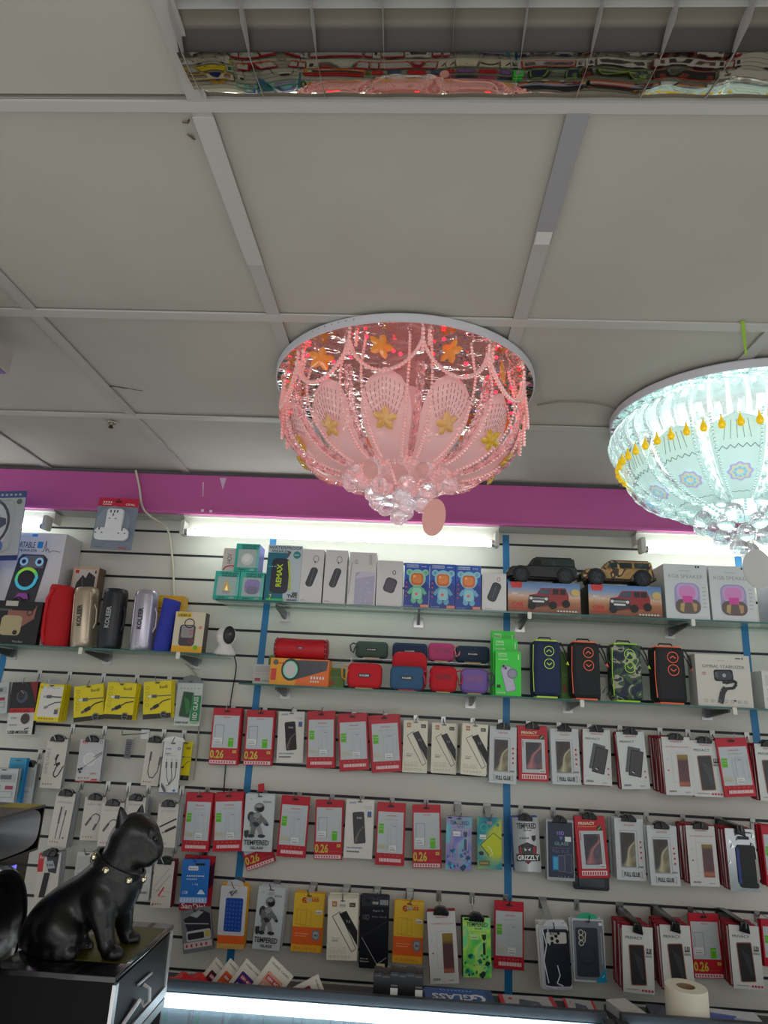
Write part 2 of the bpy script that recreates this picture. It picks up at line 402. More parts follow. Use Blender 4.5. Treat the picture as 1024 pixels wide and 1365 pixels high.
# ---- strip lights under the fascia
TUBE = mat((246, 255, 252), .5, emit=12.0, name='lit_tube'); FIT = mat((196, 196, 186), .45)
def batten(x0, x1, lab):
    o = empty('strip_light', (0, 0, 0), lab, 'strip light', 'strip lights under the magenta fascia')
    z = .640
    bb = B().box(x0-.012, x1+.012, 2.585, 2.64, z+.012, z+.062, FIT); bb.box(x0-.012, x1+.012, 2.57, 2.655, z+.058, z+.0655, FIT)
    bb.build('housing', o)
    for x, sg in ((x0, -1), (x1, 1)):
        h = B(); h.prism(rrect(x-.009, x+.009, z-.026, z+.034, .006), 2.536, 2.584, FIT, bev=.003); h.build('lamp_holder', o)
        c = B(); c.lathe([(.0125, 0), (.013, .012)], CHROME, (x+(.009 if sg < 0 else -.021), 2.555, z-.012), 16, 'x'); c.build('tube_cap', o)
    t = B(); t.lathe([(.0125, 0), (.0125, x1-x0-.042)], TUBE, (x0+.021, 2.555, z-.012), 20, 'x'); t.build('tube', o)
batten(-.945, .312, 'long lit strip light above the boxed speakers, behind the pink lamp')
batten(.875, 2.1, 'lit strip light above the two white lantern speaker boxes')
batten(-2.5, -1.515, 'lit strip light above the portable speaker box')

# ---- recessed louvre light
TR = wavy_mirror('louvre_mirror', (172, 164, 150), 5.5, .22, .03, .03, (1.0, .4, 1))
o = empty('louvre_light', (0, 0, 0), 'recessed mirrored ceiling light with a white metal louvre grid', 'ceiling light')
LM = mat((176, 174, 170), .4, .1)
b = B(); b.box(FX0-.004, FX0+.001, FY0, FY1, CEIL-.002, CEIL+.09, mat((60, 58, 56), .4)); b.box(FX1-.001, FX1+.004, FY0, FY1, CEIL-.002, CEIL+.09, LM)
b.box(FX0, FX1, FY1-.002, FY1+.003, CEIL-.003, CEIL+.004, LM); b.box(FX0, FX1, FY0-.003, FY0+.002, CEIL-.003, CEIL+.06, LM)
b.build('frame', o)
def blow(y):
    for a in (.71, .41): 
        if a <= y <= a+.09: return .022*(1-(y-a)/.09)
        if a-.05 <= y < a: return .022
        if a-.08 <= y < a-.05: return .022*(y-a+.08)/.03
    return 0
for x in [-.357+.0953*k for k in range(0, 13)]:
    B().grid(lambda u, v, x=x: (x, .205+.592*u, (CEIL-.003-blow(.205+.592*u)) if v < .5 else CEIL+.05), 48, 1, LM).build('cross_blade', o)
for y in (.355, .661):
    B().box(FX0+.001, FX1-.001, y-.001, y+.001, CEIL+.001, CEIL+.022, LM).build('long_blade', o)
def refl(y0):
    g = B(); NV = 12; hh = [0]
    for k in range(NV): hh.append(hh[-1]+.092/NV*math.tan(radians(8+13*(k+.5)/NV)))
    g.grid(lambda u, v: (FX0+.002+(FX1-FX0-.004)*u, y0+.092*v, CEIL+.002-hh[-1]+hh[int(round(v*NV))]+.0006*sin(u*75)), 160, NV, TR); g.build('reflector', o)
refl(.706); refl(.406)
CHN = ramp_mat('channel_reflection', [(0, (30, 26, 22)), (.45, (48, 42, 37)), (.6, (112, 106, 94)), (1, (128, 122, 108))], 'Y', .712, .664, .35)  # lit grey and dark reflection painted into the channel's colour
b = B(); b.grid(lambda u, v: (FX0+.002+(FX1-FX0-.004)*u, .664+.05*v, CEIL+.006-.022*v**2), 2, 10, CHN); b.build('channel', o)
b = B(); b.box(FX0-.003, FX0-.001, FY0, FY1+.12, CEIL+.02, CEIL+.16, mat((40, 38, 36), .6)); b.box(FX0, FX1, FY1+.11, FY1+.12, CEIL+.016, CEIL+.16, mat((40, 38, 36), .6)); b.build('side_plate', o)
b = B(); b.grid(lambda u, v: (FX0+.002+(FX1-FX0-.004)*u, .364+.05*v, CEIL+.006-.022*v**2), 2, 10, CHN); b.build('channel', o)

# ---- wires
def wire(name, lab, pts, r, m, cat='cable', parent=None):
    P = [Vector(p) for p in pts]; out = []
    for i in range(len(P)-1):
        p0, p1, p2, p3 = P[max(i-1, 0)], P[i], P[i+1], P[min(i+2, len(P)-1)]
        for k in range(6):
            t = k/6; out.append(.5*((2*p1)+(-p0+p2)*t+(2*p0-5*p1+4*p2-p3)*t*t+(-p0+3*p1-3*p2+p3)*t**3))
    out.append(P[-1]); o = B().tube(out, r, m, 6).build(name, parent)
    return tag(o, lab, cat) if lab else o
CW = mat((206, 202, 184), .5)
wire('hanging_cable', 'cream cable hanging down over the magenta fascia beside the boxed socket adapter',
     [at(181, 627, 2.55), at(186, 650, 2.55), at(190, 676, 2.55), at(203, 690, 2.56), at(222, 703, 2.62), at(228, 730, 2.675), at(231, 760, 2.68), at(232, 795, 2.682), at(236, 815, 2.682)], .0045, CW)
wire('hanging_cable', 'thin grey cable clipped under the fascia between two strip lights',
     [at(70, 690, 2.60), at(75, 680, 2.60), at(95, 683, 2.62), at(130, 683, 2.62), at(180, 688, 2.62), at(232, 691, 2.60)], .0022, mat((170, 168, 150), .5))
wire('hanging_cable', 'thin black cable trailing down the wall below the white camera',
     [at(311, 871, 2.60), at(315, 890, 2.66), at(309, 925, 2.682), at(306, 950, 2.684), at(303, 985, 2.684), at(301, 1020, 2.684), at(298, 1060, 2.684)], .0024, PLASTIC_BLACK)
wire('hanging_cable', 'pale cable loop on the wall under the yellow boxed speaker',
     [at(248, 885, 2.675), at(258, 895, 2.67), at(263, 905, 2.676), at(266, 940, 2.68), at(264, 990, 2.68), at(258, 1040, 2.68)], .0028, mat((165, 162, 150), .5))
wire('ceiling_cable', 'grey cable along the ceiling between the pink and the white lamp',
     [atz(716, 540, CEIL-.004), atz(745, 536, CEIL-.004), atz(775, 536, CEIL-.004), atz(800, 539, CEIL-.006), atz(822, 546, CEIL-.008)], .0028, mat((130, 126, 112), .5))
b = B(); p0, p1 = atz(990, 428, CEIL-.002), at(995, 474, 1.50)
b.add([p0+Vector((-.005, 0, 0)), p0+Vector((.005, 0, 0)), p1+Vector((.0025, 0, 0)), p1+Vector((-.0025, 0, 0))], [(0, 1, 2, 3)], mat((150, 190, 30), .5))
tag(b.build('ribbon'), 'short lime green ribbon hanging from the ceiling bar behind the white lamp', 'ribbon')
# corner of another ceiling fitting at the picture edge
c = atz(17, 460, .78)
o = empty('box_lamp', (c.x-.285, c.y-.02, .80), 'corner of a grey box shaped ceiling fitting with a purple underside', 'ceiling light')
B().prism(rrect(-.2, .2, -.03, .03, .004), -.15, .15, mat((165, 160, 152), .4), bev=.002).build('casing', o)
B().box(-.194, .194, -.145, .145, -.0325, -.0301, mat((120, 80, 160), .4)).build('diffuser', o)
B().box(-.012, .012, -.012, .012, .03, .0925, mat((150, 146, 140), .4)).build('stem', o)

def bead_mat(name, rgb, glow, gs):
    m = mat(rgb, .06, .55, name=name, coat=.4).copy(); p = m.node_tree.nodes['Principled BSDF']
    p.inputs['Emission Color'].default_value = tuple(lin(v) for v in glow)+(1,); p.inputs['Emission Strength'].default_value = gs
    return m

# ================================================================== the two crystal ceiling lamps
def pol(r, a, z): return (r*sin(a), -r*cos(a), z)     # azimuth 0 faces the camera
def bowl(t, r0, r1, z0, z1):                          # t 0 top .. 1 bottom
    a = t*pi/2
    return (r1+(r0-r1)*cos(a)**1.1 if a < pi/2 else r1, z0+(z1-z0)*sin(a))
def petal_mesh(n, shape, P, m, line, art=None):
    b = B(); half = pi/n
    def fn(u, v):
        w = shape(v); a = (u-.5)*2*half*w; r, z = bowl(v, *P); k = 1+.03*cos((u-.5)*pi)
        return pol(r*k, a, z)
    b.grid(fn, 10, 14, m)
    def pt(u, v, off=.0025):
        w = shape(v); a = (u-.5)*2*half*w; r, z = bowl(v, *P); k = 1+.03*cos((u-.5)*pi)
        return pol(r*k+off, a, z-off*.6)
    if line:    # engraved rays
        for du in (-.40, -.31, -.22, -.13, -.045, .045, .13, .22, .31, .40):
            v0 = .34+abs(du)*.2
            for k in range(5):
                va = v0-.055*k; vb = va-.036
                if vb < .03: break
                ua = .5+du*(.5+k*.13); ub = .5+du*(.5+(k+.7)*.13)
                b.tube([pt(ua, va), pt(ub, vb)], .0008, line, 3)
    if art: art(b, pt)
    return b
def star_mesh(r, m, th=.006):
    b = B(); n = 10; top = []
    v = [(0, -th, 0), (0, th, 0)]; out = []
    for k in range(20):
        a = 2*pi*k/20; rr = r*(.52+.48*((1+cos(5*a))/2)**.8); out.append((rr*sin(a), 0, rr*cos(a)))
    mid = [(x*.55, -th*.9, z*.55) for x, y, z in out]; mid2 = [(x*.55, th*.9, z*.55) for x, y, z in out]
    vs = v+out+mid+mid2; f = []
    for k in range(20):
        j = (k+1) % 20
        f += [(2+k, 2+j, 22+j, 22+k), (22+k, 22+j, 0), (2+j, 2+k, 42+k, 42+j), (42+j, 42+k, 1)]
    b.add(vs, f, m, True); return b
def strand(b, pts, r, m, gap=2.0):
    P = [Vector(p) for p in pts]; d = 0; acc = 0
    b.ball(P[0], r, m, 5, 4)
    for a, c in zip(P, P[1:]):
        L = (c-a).length
        while acc+gap*r <= L:
            acc += gap*r; b.ball(a.lerp(c, acc/L), r, m, 5, 4)
        acc -= L
    return b
def crystal_ball(b, c, r, m):
    b.ball(c, r, m, 12, 8, smooth=False); return b

MIR = wavy_mirror('rippled_mirror', (200, 186, 180), 20, .8, .05, .02)
MIR2 = wavy_mirror('rippled_mirror_white', (225, 245, 245), 30, .8, .05, .02)
RIMM = mat((196, 196, 202), .45)
def plate(o, R, z, MR):
    b = B(); b.lathe([(R*.95, CEIL-.0045-z), (R*.99, .024), (R, .020), (R, 0), (R-.004, -.001)], RIMM, (0, 0, z), 64, cap=False); 
    for k in range(7 if R > .35 else 0):
        a = radians(-38+k*3.2); q = pol(R*.998, a, z+.014); b.ball(q, .0024, mat((150, 150, 155), .5), 6, 4)
    b.build('ceiling_plate', o)
    B().lathe([(.0, .0005), (R-.004, .0005), (R-.006, .006), (.0, .006)], MR, (0, 0, z-.0012), 64, smooth=False).build('mirror', o)

def pink_lamp():
    R = .366; Zp = .863
    o = empty('ceiling_chandelier', (-.0525, 1.73, 0), 'round crystal ceiling lamp with pink frosted petals, amber stars and red lights', 'chandelier')
    plate(o, R, Zp, MIR)
    PK = frosted_mat('pink_frosted_glass', (236, 200, 198), (248, 180, 180), .21, .05)  # petals get a faint glow of their own so they look lit
    LN = mat((160, 96, 98), .5); AMB = mat((226, 140, 60), .12, 0, .10, coat=.5); AMB2 = mat((218, 160, 92), .15, 0, .06, coat=.5)
    YG = mat((206, 160, 30), .12, 0, .05, coat=.5)
    BEAD = bead_mat('pink_bead', (255, 222, 218), (255, 150, 150), .14)  # glow added to the beads for sparkle
    ROPE = crystal_mat('pink_rope_glass', (1, .88, .89), (1, .5, .5), .012, .35)
    CR = crystal_mat('clear_crystal', (.99, .98, .99), (1, .85, .85), .03, .35)  # small glow put into the crystals to brighten them
    LED = mat((255, 20, 40), .4, 0, 9.0, name='red_led')
    n = 12; P = (.312, .15, .768, .600); off = radians(-7)
    sh = lambda v: max(.04, .86*sqrt(max(0, 1-((.47-v)/.475)**2))) if v < .47 else .86*(1-.12*((v-.47)/.53)**1.5)
    pm = petal_mesh(n, sh, P, PK, LN)
    star = star_mesh(.033, AMB2).mesh('star'); stary = star_mesh(.030, YG).mesh('star'); starh = star_mesh(.035, AMB).mesh('star')
    pme = pm.mesh('petal')
    for k in range(n):
        a = off+2*pi*k/n
        q = bpy.data.objects.new('petal', pme); col.objects.link(q); q.parent = o; q.rotation_euler.z = a
        s = bpy.data.objects.new('star', stary if abs((k % n)-6) < 4.4 else star); col.objects.link(s); s.parent = q
        r, z = bowl(.46, *P); s.location = pol(r*1.045+.006, 0, z-.006); s.rotation_euler = (radians(42), radians([8, -24, 30, -12, 40, 14][k % 6]), 0)
        # star pendant on the outer ring
        s = bpy.data.objects.new('star_pendant', starh); col.objects.link(s); s.parent = o
        s.location = pol(.325, a-radians(2), .822); s.rotation_euler = (0, radians([12, 25, -14, 8, -22, 5][k % 6]), a+radians([35, -60, 20, -15, 10, 50][k % 6]))
        w = B(); 
        w.tube([(0, 0, .026), (0, 0, .04)], .0008, STEEL, 4)
        w = w.build('hanger', s)
    for k in range(n):
        a = off+2*pi*(k+.5)/n
        b = B(); pts = []
        for i in range(29):
            t = i/28; r, z = bowl(.02+t*.90, *P); pts.append(pol(r*1.07+.004, a, z+.010*(1-t)))
        b.tube(pts, .0095, ROPE, 8, True, [.0095-.003*(i/28) for i in range(29)], .22, .42); b.build('glass_rope', o)
        for da in (-.085, .085):
            b = B(); pts = []
            for i in range(15):
                t = i/14; r, z = bowl(-.02+t*.96, *P); pts.append(pol(r*1.05, a+da*(1+.3*t), z))
            strand(b, [pol(.31, a+da, Zp-.004)]+pts, .0043, BEAD, 2.15); b.build('bead_strand', o)
        # bead swag between this gap and the next
        b = B(); pts = []
        drop = .085
        for i in range(17):
            t = i/16; aa = a+t*2*pi/n; zz = .832-drop*(1-(2*t-1)**2)**.75
            pts.append(pol(.345, aa, zz))
        strand(b, pts, .0050, BEAD, 1.9)
        pts2 = [pol(.337, math.atan2(p[0], -p[1]), p[2]+.004) for p in pts]
        strand(b, pts2, .0045, BEAD, 1.9)
        strand(b, [pol(.345, a, .858), pol(.345, a, .80)], .0056, BEAD, 2.0)
        strand(b, [pol(.340, a+.05, .858), pol(.340, a+.05, .822)], .0056, BEAD, 2.0)
        b.build('bead_swag', o)
    # long loops that hang outside the rim on both sides
    for a in (radians(-84), radians(84), radians(97), radians(-97)):
        b = B(); pts = [pol(.335, a-.05+.10*i/12, .83-.135*(1-(2*i/12-1)**2)**.5) for i in range(13)]
        strand(b, pts, .0048, BEAD, 1.9); b.build('bead_swag', o)
    b = B(); b.ball(pol(.335, radians(82), .775), .010, mat((20, 150, 60), .1, 0, .1), 8, 6); b.ball(pol(.335, radians(88), .762), .012, mat((20, 140, 60), .1, 0, .1), 8, 6); b.build('green_bead', o)['label'] = 'green glass bead'
    # red lights
    rnd = random.Random(11)
    spots = [(radians(-10+30*i+d), rr, z) for i in range(n) for d, rr, z in ((-5, .33, .848), (9, .325, .80))]+[(radians(-36+33*i), .312, .775) for i in range(6)]+[(radians(-30+22*i), .26, .845) for i in range(8)]
    for a, rr, z in spots:
        if abs(((a+pi) % (2*pi))-pi) > radians(115) and rnd.random() < .6: continue
        B().ball(pol(rr, a+rnd.uniform(-.05, .05), z), .0042, LED, 8, 5).build('red_led', o)
    # frosted inner bowl and the column that carries the crystals
    B().lathe([(.05, Zp-.003), (.05, .70), (.10, .64), (.12, .615), (.0, .612)], PK, n=24).build('column', o)
    b = B()
    for k in range(12):
        a = 2*pi*k/12
        strand(b, [pol(.13, a, .640), pol(.115, a+.2, .615), pol(.085, a+.3, .585), pol(.05, a+.35, .56)], .0052, BEAD, 2.0)
        strand(b, [pol(.145, a+.2, .652), pol(.12, a+.25, .625)], .0058, CR, 2.0)
        strand(b, [pol(.16, a+.1, .62), pol(.10, a+.1, .60)], .0055, BEAD, 2.0)
        for da, m_ in ((0, CR), (.13, BEAD), (.26, BEAD), (.39, CR)): strand(b, [pol(.165, a+da, .628), pol(.14, a+da+.05, .606), pol(.13, a+da, .590)], .0058, m_, 2.05)
    b.build('bead_cluster', o)
    for ring, (r, z, c, ph) in enumerate(((.142, .612, 11, .1), (.112, .598, 8, .35), (.135, .582, 6, -.55), (.078, .560, 6, .25), (.060, .530, 4, .1), (.038, .515, 3, .6))):
        for k in range(c):
            a = ph+2*pi*k/c; p = pol(r, a, z)
            q = B(); crystal_ball(q, p, .0245, CR); q.tube([(p[0], p[1], z+.02), (p[0], p[1], z+.06)], .0008, STEEL, 4); q.build('crystal_ball', o)
    for z in (.528, .490):
        q = B(); crystal_ball(q, (0, 0, z), .0245, CR); q.tube([(0, 0, z+.02), (0, 0, z+.04)], .0008, STEEL, 4); q.build('crystal_ball', o)
    # hanging oval leaf and two small ones
    OV = frosted_mat('oval_leaf', (232, 186, 176), (255, 180, 170), .08, .05)
    def oval(x, y, z, rx, rz, lean, nm='oval_pendant'):
        b = B(); pts = [(x+rx*cos(t)*cos(lean)-rz*sin(t)*sin(lean), z+rx*cos(t)*sin(lean)+rz*sin(t)*cos(lean)) for t in [2*pi*k/28 for k in range(28)]][::-1]
        b.prism(pts, y-.0015, y+.0015, OV, True); b.tube([(x-rz*sin(lean), y, z+rz), (x-rz*sin(lean)-.004, y, z+rz+.05)], .0008, STEEL, 4); b.build(nm, o)
    oval(.094, -.03, .484, .031, .052, radians(-8)); oval(-.075, -.125, .577, .019, .026, .3); oval(.055, -.125, .580, .017, .022, -.3)
pink_lamp()

def white_lamp():
    R = .345; Zp = .863
    o = empty('ceiling_chandelier', (.925, 1.87, 0), 'bright white crystal ceiling lamp with yellow glass drops, lit, at the picture edge', 'chandelier')
    plate(o, R, Zp, MIR2)
    PG = frosted_mat('white_frosted_glass', (218, 238, 233), (215, 255, 246), .26, .03)
    LN = mat((120, 150, 150), .5); CRB = crystal_mat('lit_crystal', (.985, 1, 1), (.85, 1, .99), .03, .30); CR = crystal_mat('crystal_white', (.98, .99, 1), (.8, 1, 1), .01, .2)
    BEADW = bead_mat('white_bead', (225, 245, 245), (200, 255, 250), .12)
    YD = mat((240, 200, 0), .08, 0, .35, coat=.6); LIL = mat((190, 190, 235), .4, 0, .35); SK = mat((150, 210, 240), .4, 0, .35); CRM = mat((225, 232, 190), .4, 0, .35)
    n = 12; P = (.300, .115, .765, .585); off = radians(6)
    sh = lambda v: max(.05, .88*(min(1, v/.10))**.5) if v < .1 else .88*(1-.1*v)
    def art(b, pt):
        # zigzag border and a small flower
        zz = [(.06+.88*i/12, .30+(.035 if i % 2 else 0)) for i in range(13)]
        for (a, c), (d, e) in zip(zz, zz[1:]): b.tube([pt(a, c), pt(d, e)], .0010, LN, 3)
        zz = [(.2+.6*i/5, .80+(.02 if i % 2 else 0)) for i in range(6)]
        for (a, c), (d, e) in zip(zz, zz[1:]): b.tube([pt(a, c), pt(d, e)], .0009, LN, 3)
        for i in range(5): b.tube([pt(.25+.12*i, .25), pt(.3+.1*i, .08)], .0008, LN, 3)
        def disc(cu, cv, r, m, of, pet=0):
            c = pt(cu, cv, .003+of); c = Vector(c); e1 = (Vector(pt(cu+.02, cv, .003+of))-c).normalized(); e2 = (Vector(pt(cu, cv+.02, .003+of))-c).normalized()
            vs = [c]+[c+e1*cos(t)*r*(1+.10*cos(pet*t))+e2*sin(t)*r*(1+.10*cos(pet*t)) for t in [2*pi*k/32 for k in range(32)]]
            b.add(vs, [(0, 1+k, 1+(k+1) % 32) for k in range(32)], m)
        disc(.5, .56, .029, LIL, .000, 8); disc(.5, .56, .023, CRM, .001, 8)
        c = Vector(pt(.5, .56, .004)); e1 = (Vector(pt(.52, .56, .004))-c).normalized(); e2 = (Vector(pt(.5, .58, .004))-c).normalized()
        for k in range(8):
            t = 2*pi*k/8; q = c+e1*cos(t)*.013+e2*sin(t)*.013; b.ball(q, .005, SK, 6, 4)
    pme = petal_mesh(n, sh, P, PG, None, art).mesh('petal')
    for k in range(n):
        q = bpy.data.objects.new('petal', pme); col.objects.link(q); q.parent = o; q.rotation_euler.z = off+2*pi*k/n
        a = off+2*pi*(k+.5)/n; b = B(); pts = []
        for i in range(27):
            t = i/26; r, z = bowl(-.02+t*.94, *P); pts.append(pol(r*1.06+.004, a, z))
        b.tube(pts, .012, CRB, 8, True, [.013-.005*(i/26) for i in range(27)], .25, .42); b.build('glass_rope', o)
        for da in (-.075, .075):
            b = B(); pts = [pol(bowl(t/14, *P)[0]*1.05, a+da*(1+.4*t/14), bowl(t/14, *P)[1]) for t in range(14)]
            strand(b, pts, .0042, BEADW, 2.3); b.build('bead_strand', o)
    N = 48
    bar = B(); 
    pts = []
    for i in range(9):
        t = i/8; pts.append((0, -(.300+.036*sin(pi*t*.85)), .853-.098*t))
    bar.tube(pts, .0165, CRB, 6, True, [.015+.004*sin(pi*i/8) for i in range(9)], .1)
    bme = bar.mesh('crystal_bar')
    dr = B(); dr.lathe([(.0, -.020), (.0070, -.017), (.0098, -.010), (.0085, -.003), (.004, .006), (.002, .016), (.0, .020)], YD, (0, -.326, .733), 12)
    dr.tube([(0, -.326, .75), (0, -.322, .757)], .001, STEEL, 4)
    dme = dr.mesh('yellow_drop')
    for k in range(N):
        a = 2*pi*k/N
        q = bpy.data.objects.new('crystal_bar', bme); col.objects.link(q); q.parent = o; q.rotation_euler.z = a
        q = bpy.data.objects.new('yellow_drop', dme); col.objects.link(q); q.parent = o; q.rotation_euler.z = a
    B().lathe([(.22, Zp-.004), (.23, .80), (.20, .74), (.10, .66), (.11, .60), (.0, .598)], mat((240, 255, 252), .4, 0, 1.0, name='lit_core'), n=32).build('light_core', o)
    b = B()
    for k in range(12):
        a = 2*pi*k/12; strand(b, [pol(.14, a, .628), pol(.11, a+.2, .598), pol(.06, a+.3, .565)], .0055, BEADW, 2.0)
    b.build('bead_cluster', o)
    for (r, z, c, ph) in ((.130, .585, 8, .0), (.112, .553, 7, .3), (.082, .535, 6, .1), (.055, .507, 4, -.3), (.03, .47, 2, -.9)):
        for k in range(c):
            a = ph+2*pi*k/c; p = pol(r, a, z)
            q = B(); crystal_ball(q, p, .025, CR); q.tube([(p[0], p[1], z+.02), (p[0], p[1], z+.06)], .0008, STEEL, 4); q.build('crystal_ball', o)
    x, y, z = .006, -.05, .405
    b = B(); b.prism([(x+.040*cos(t), z+.055*sin(t)) for t in [2*pi*k/28 for k in range(28)]][::-1], y-.0015, y+.0015, frosted_mat('disc', (210, 210, 206), (255, 255, 255), .03, .04), True)
    b.tube([(x, y, z+.055), (x, y+.02, z+.10)], .0009, STEEL, 4); b.build('oval_pendant', o)
white_lamp()

# ================================================================== packs that hang on the slatted wall
HOLO1 = ramp_mat('foil_violet', [(0, (60, 120, 190)), (.35, (120, 120, 190)), (.5, (160, 150, 190)), (.62, (80, 190, 200)), (.8, (190, 170, 210)), (1, (120, 190, 140))], wave=(14, 1, .8), rough=.25)
HOLO2 = ramp_mat('foil_green', [(0, (60, 180, 140)), (.38, (110, 220, 90)), (.5, (200, 240, 110)), (.6, (120, 230, 160)), (.75, (230, 220, 120)), (1, (220, 160, 200))], wave=(14, 1, .8), rough=.25)
SILV = ramp_mat('foil_silver', [(0, (120, 122, 124)), (.45, (180, 182, 182)), (.55, (225, 226, 226)), (1, (150, 150, 152))], 'X', -.05, .05, .25)
YB = ramp_mat('yellow_blue', [(0, (20, 70, 150)), (.42, (40, 150, 150)), (.6, (196, 204, 40)), (1, (30, 120, 180))], wave=(9, 0, .6), rough=.3)
PH1 = ramp_mat('photo_gold', [(0, (40, 36, 34)), (.45, (80, 74, 70)), (.52, (196, 186, 150)), (.6, (120, 112, 90)), (1, (210, 205, 190))], wave=(11, 0, .9), rough=.3)
PH2 = ramp_mat('photo_night', [(0, (40, 40, 48)), (.42, (70, 66, 74)), (.52, (186, 120, 120)), (.6, (90, 80, 92)), (1, (150, 150, 162))], wave=(12, 0, .6), rough=.3)
PH3 = ramp_mat('photo_plum', [(0, (150, 124, 56)), (.14, (140, 116, 56)), (.24, (84, 62, 66)), (.6, (96, 66, 76)), (.84, (104, 66, 66)), (.92, (176, 104, 80)), (1, (150, 92, 74))], 'Z', .138, .03, .3)
PHD = ramp_mat('phone_dark', [(0, (34, 30, 32)), (.48, (52, 48, 50)), (.52, (120, 104, 98)), (.56, (56, 50, 52)), (1, (30, 28, 30))], wave=(12, 0, .5), rough=.2)
SCREEN = mat((48, 46, 50), .2); SCR2 = mat((70, 70, 76), .2); GRAPH = mat((86, 88, 92), .4); PALEL = mat((178, 184, 188), .5)
BRZ = mat((170, 112, 80), .4); TXT = mat((96, 98, 102), .5); TXL = mat((140, 142, 144), .5); LOGO = mat((196, 40, 50), .5)

def d_red_a(a):      # red card, clear window, big 0.26 on the red foot
    a.rect(0, 1, 0, 1, RED); a.rect(.05, .95, .29, .87, GREYW); a.text('XON-DATA', .38, .64, .825, .022, LOGO, .02)
    a.outline(.13, .43, .36, .70, .018, PALEL if a.w < 0 else TXL); a.rect(.10, .40, .36, .47, PAPER); a.bars(.14, .36, .38, .40, 7, TXT); a.bars(.14, .34, .42, .435, 4, TXL)
    a.rect(.62, .80, .31, .47, GREEN); a.text('Full', .65, .77, .42, .02, WHITE); a.text('0.26', .02, .50, .105, .15, GOLD, .03)
    a.rect(.80, .93, .205, .255, GOLD); a.text('9H', .83, .90, .215, .03, RED); a.text('Full Screen', .56, .90, .12, .02, BRZ)
    a.rect(.03, .95, .015, .075, mat((220, 196, 198), .5)); a.bars(.07, .9, .03, .06, 9, LOGO, .5)
def d_red_b(a, side=0):      # red card, green sticker on the left, lettered strip on the foot
    a.rect(0, 1, 0, 1, RED); a.rect(.05, .95, .19, .85, GREYW); a.text('XON-DATA', .36, .70, .775, .026, LOGO, .02); a.text('PREMIUM TEMPERED GLASS', .30, .78, .72, .014, TXL)
    a.rect(.08, .26, .50, .655, GREEN); a.text('Full', .10, .24, .60, .02, WHITE); a.text('Glue', .10, .24, .56, .018, WHITE)
    a.outline(.42, .74, .27, .63, .014, PALEL); a.outline(.52, .88, .30, .66, .014, PALEL); a.line([(.60, .62), (.70, .62)], .02, TXL)
    a.text('0.26', .09, .35, .26, .07, PGOLD, .02); a.rect(.46, .72, .22, .32, PAPER); a.bars(.50, .70, .235, .255, 7, TXT); a.bars(.50, .66, .275, .29, 4, TXL)
    for k in range(5): a.el(.18+.15*k, .155, .022, BRZ, n=8)
    a.rect(.14, .92, .055, .115, mat((206, 120, 128), .5)); a.bars(.15, .91, .06, .11, 14, mat((236, 214, 214), .5), .6)
def d_whitephone(a):
    a.rect(0, 1, 0, 1, mat((218, 214, 204), .5)); a.text('iSAFE', .12, .36, .925, .035, BLUE, .02); a.text('PREMIUM', .66, .92, .87, .018, TXL); a.text('GLASS', .72, .92, .845, .015, TXL)
    a.rect(.78, .92, .74, .80, BLUE); a.rect(.78, .92, .70, .74, TXT)
    a.phone(.50, .52, .36, .98, 6, PHD, BLACK, .16); a.text('9:41', .40, .58, .665, .04, mat((190, 180, 176), .4), .02)
    a.text('FULL TRANSPARENT', .10, .66, .165, .025, BLUE, .02); a.bars(.10, .55, .10, .125, 8, TXT, .75)
def d_cream(a):
    a.rect(0, 1, 0, 1, CREAM); a.rect(.14, .30, .86, .95, mat((180, 120, 60), .4)); a.text('5D', .17, .27, .885, .035, CREAM, .02); a.rect(.72, .92, .86, .93, mat((70, 60, 50), .4)); a.text('FULL', .75, .89, .88, .025, CREAM)
    a.line([(.16, .70), (.40, .78), (.96, .19), (.82, .14), (.16, .70)], .018, BLACK)
    a.poly([(.38, .745), (.62, .80), (1.0, .48), (1.0, .24)], BLACK); a.poly([(.42, .735), (.62, .78), (1.0, .45), (1.0, .30)], SCREEN)
    a.text('9:0', .62, .76, .60, .05, TXL); a.bars(.16, .36, .30, .33, 6, TXL); a.text('iPhone', .16, .40, .345, .022, TXL)
    a.text('GLASS', .10, .62, .12, .09, mat((190, 178, 140), .5), -.005); a.text('GLASS', .11, .61, .125, .08, mat((226, 220, 200), .5), -.02)
    for k in range(6): a.ring(.14+.12*k, .065, .035, .008, TXL, n=10)
def d_fullglue(a):
    a.rect(0, 1, 0, 1, mat((200, 203, 203), .45)); a.text('XON-DATA', .32, .68, .875, .028, LOGO, .02); a.outline(.17, .76, .20, .80, .014, TXL)
    a.rect(.19, .68, .215, .765, PH1); a.outline(.19, .68, .215, .765, .012, TXT)
    for k in range(4): a.el(.87, .62-.085*k, .035, LOGO, n=10)
    a.bars(.76, .93, .205, .235, 6, TXT); a.text('FULL GLUE', .25, .79, .058, .075, INK, .03); a.line([(.22, .145), (.18, .145), (.18, .045), (.22, .045)], .012, TXT); a.line([(.82, .145), (.86, .145), (.86, .045), (.82, .045)], .012, TXT)
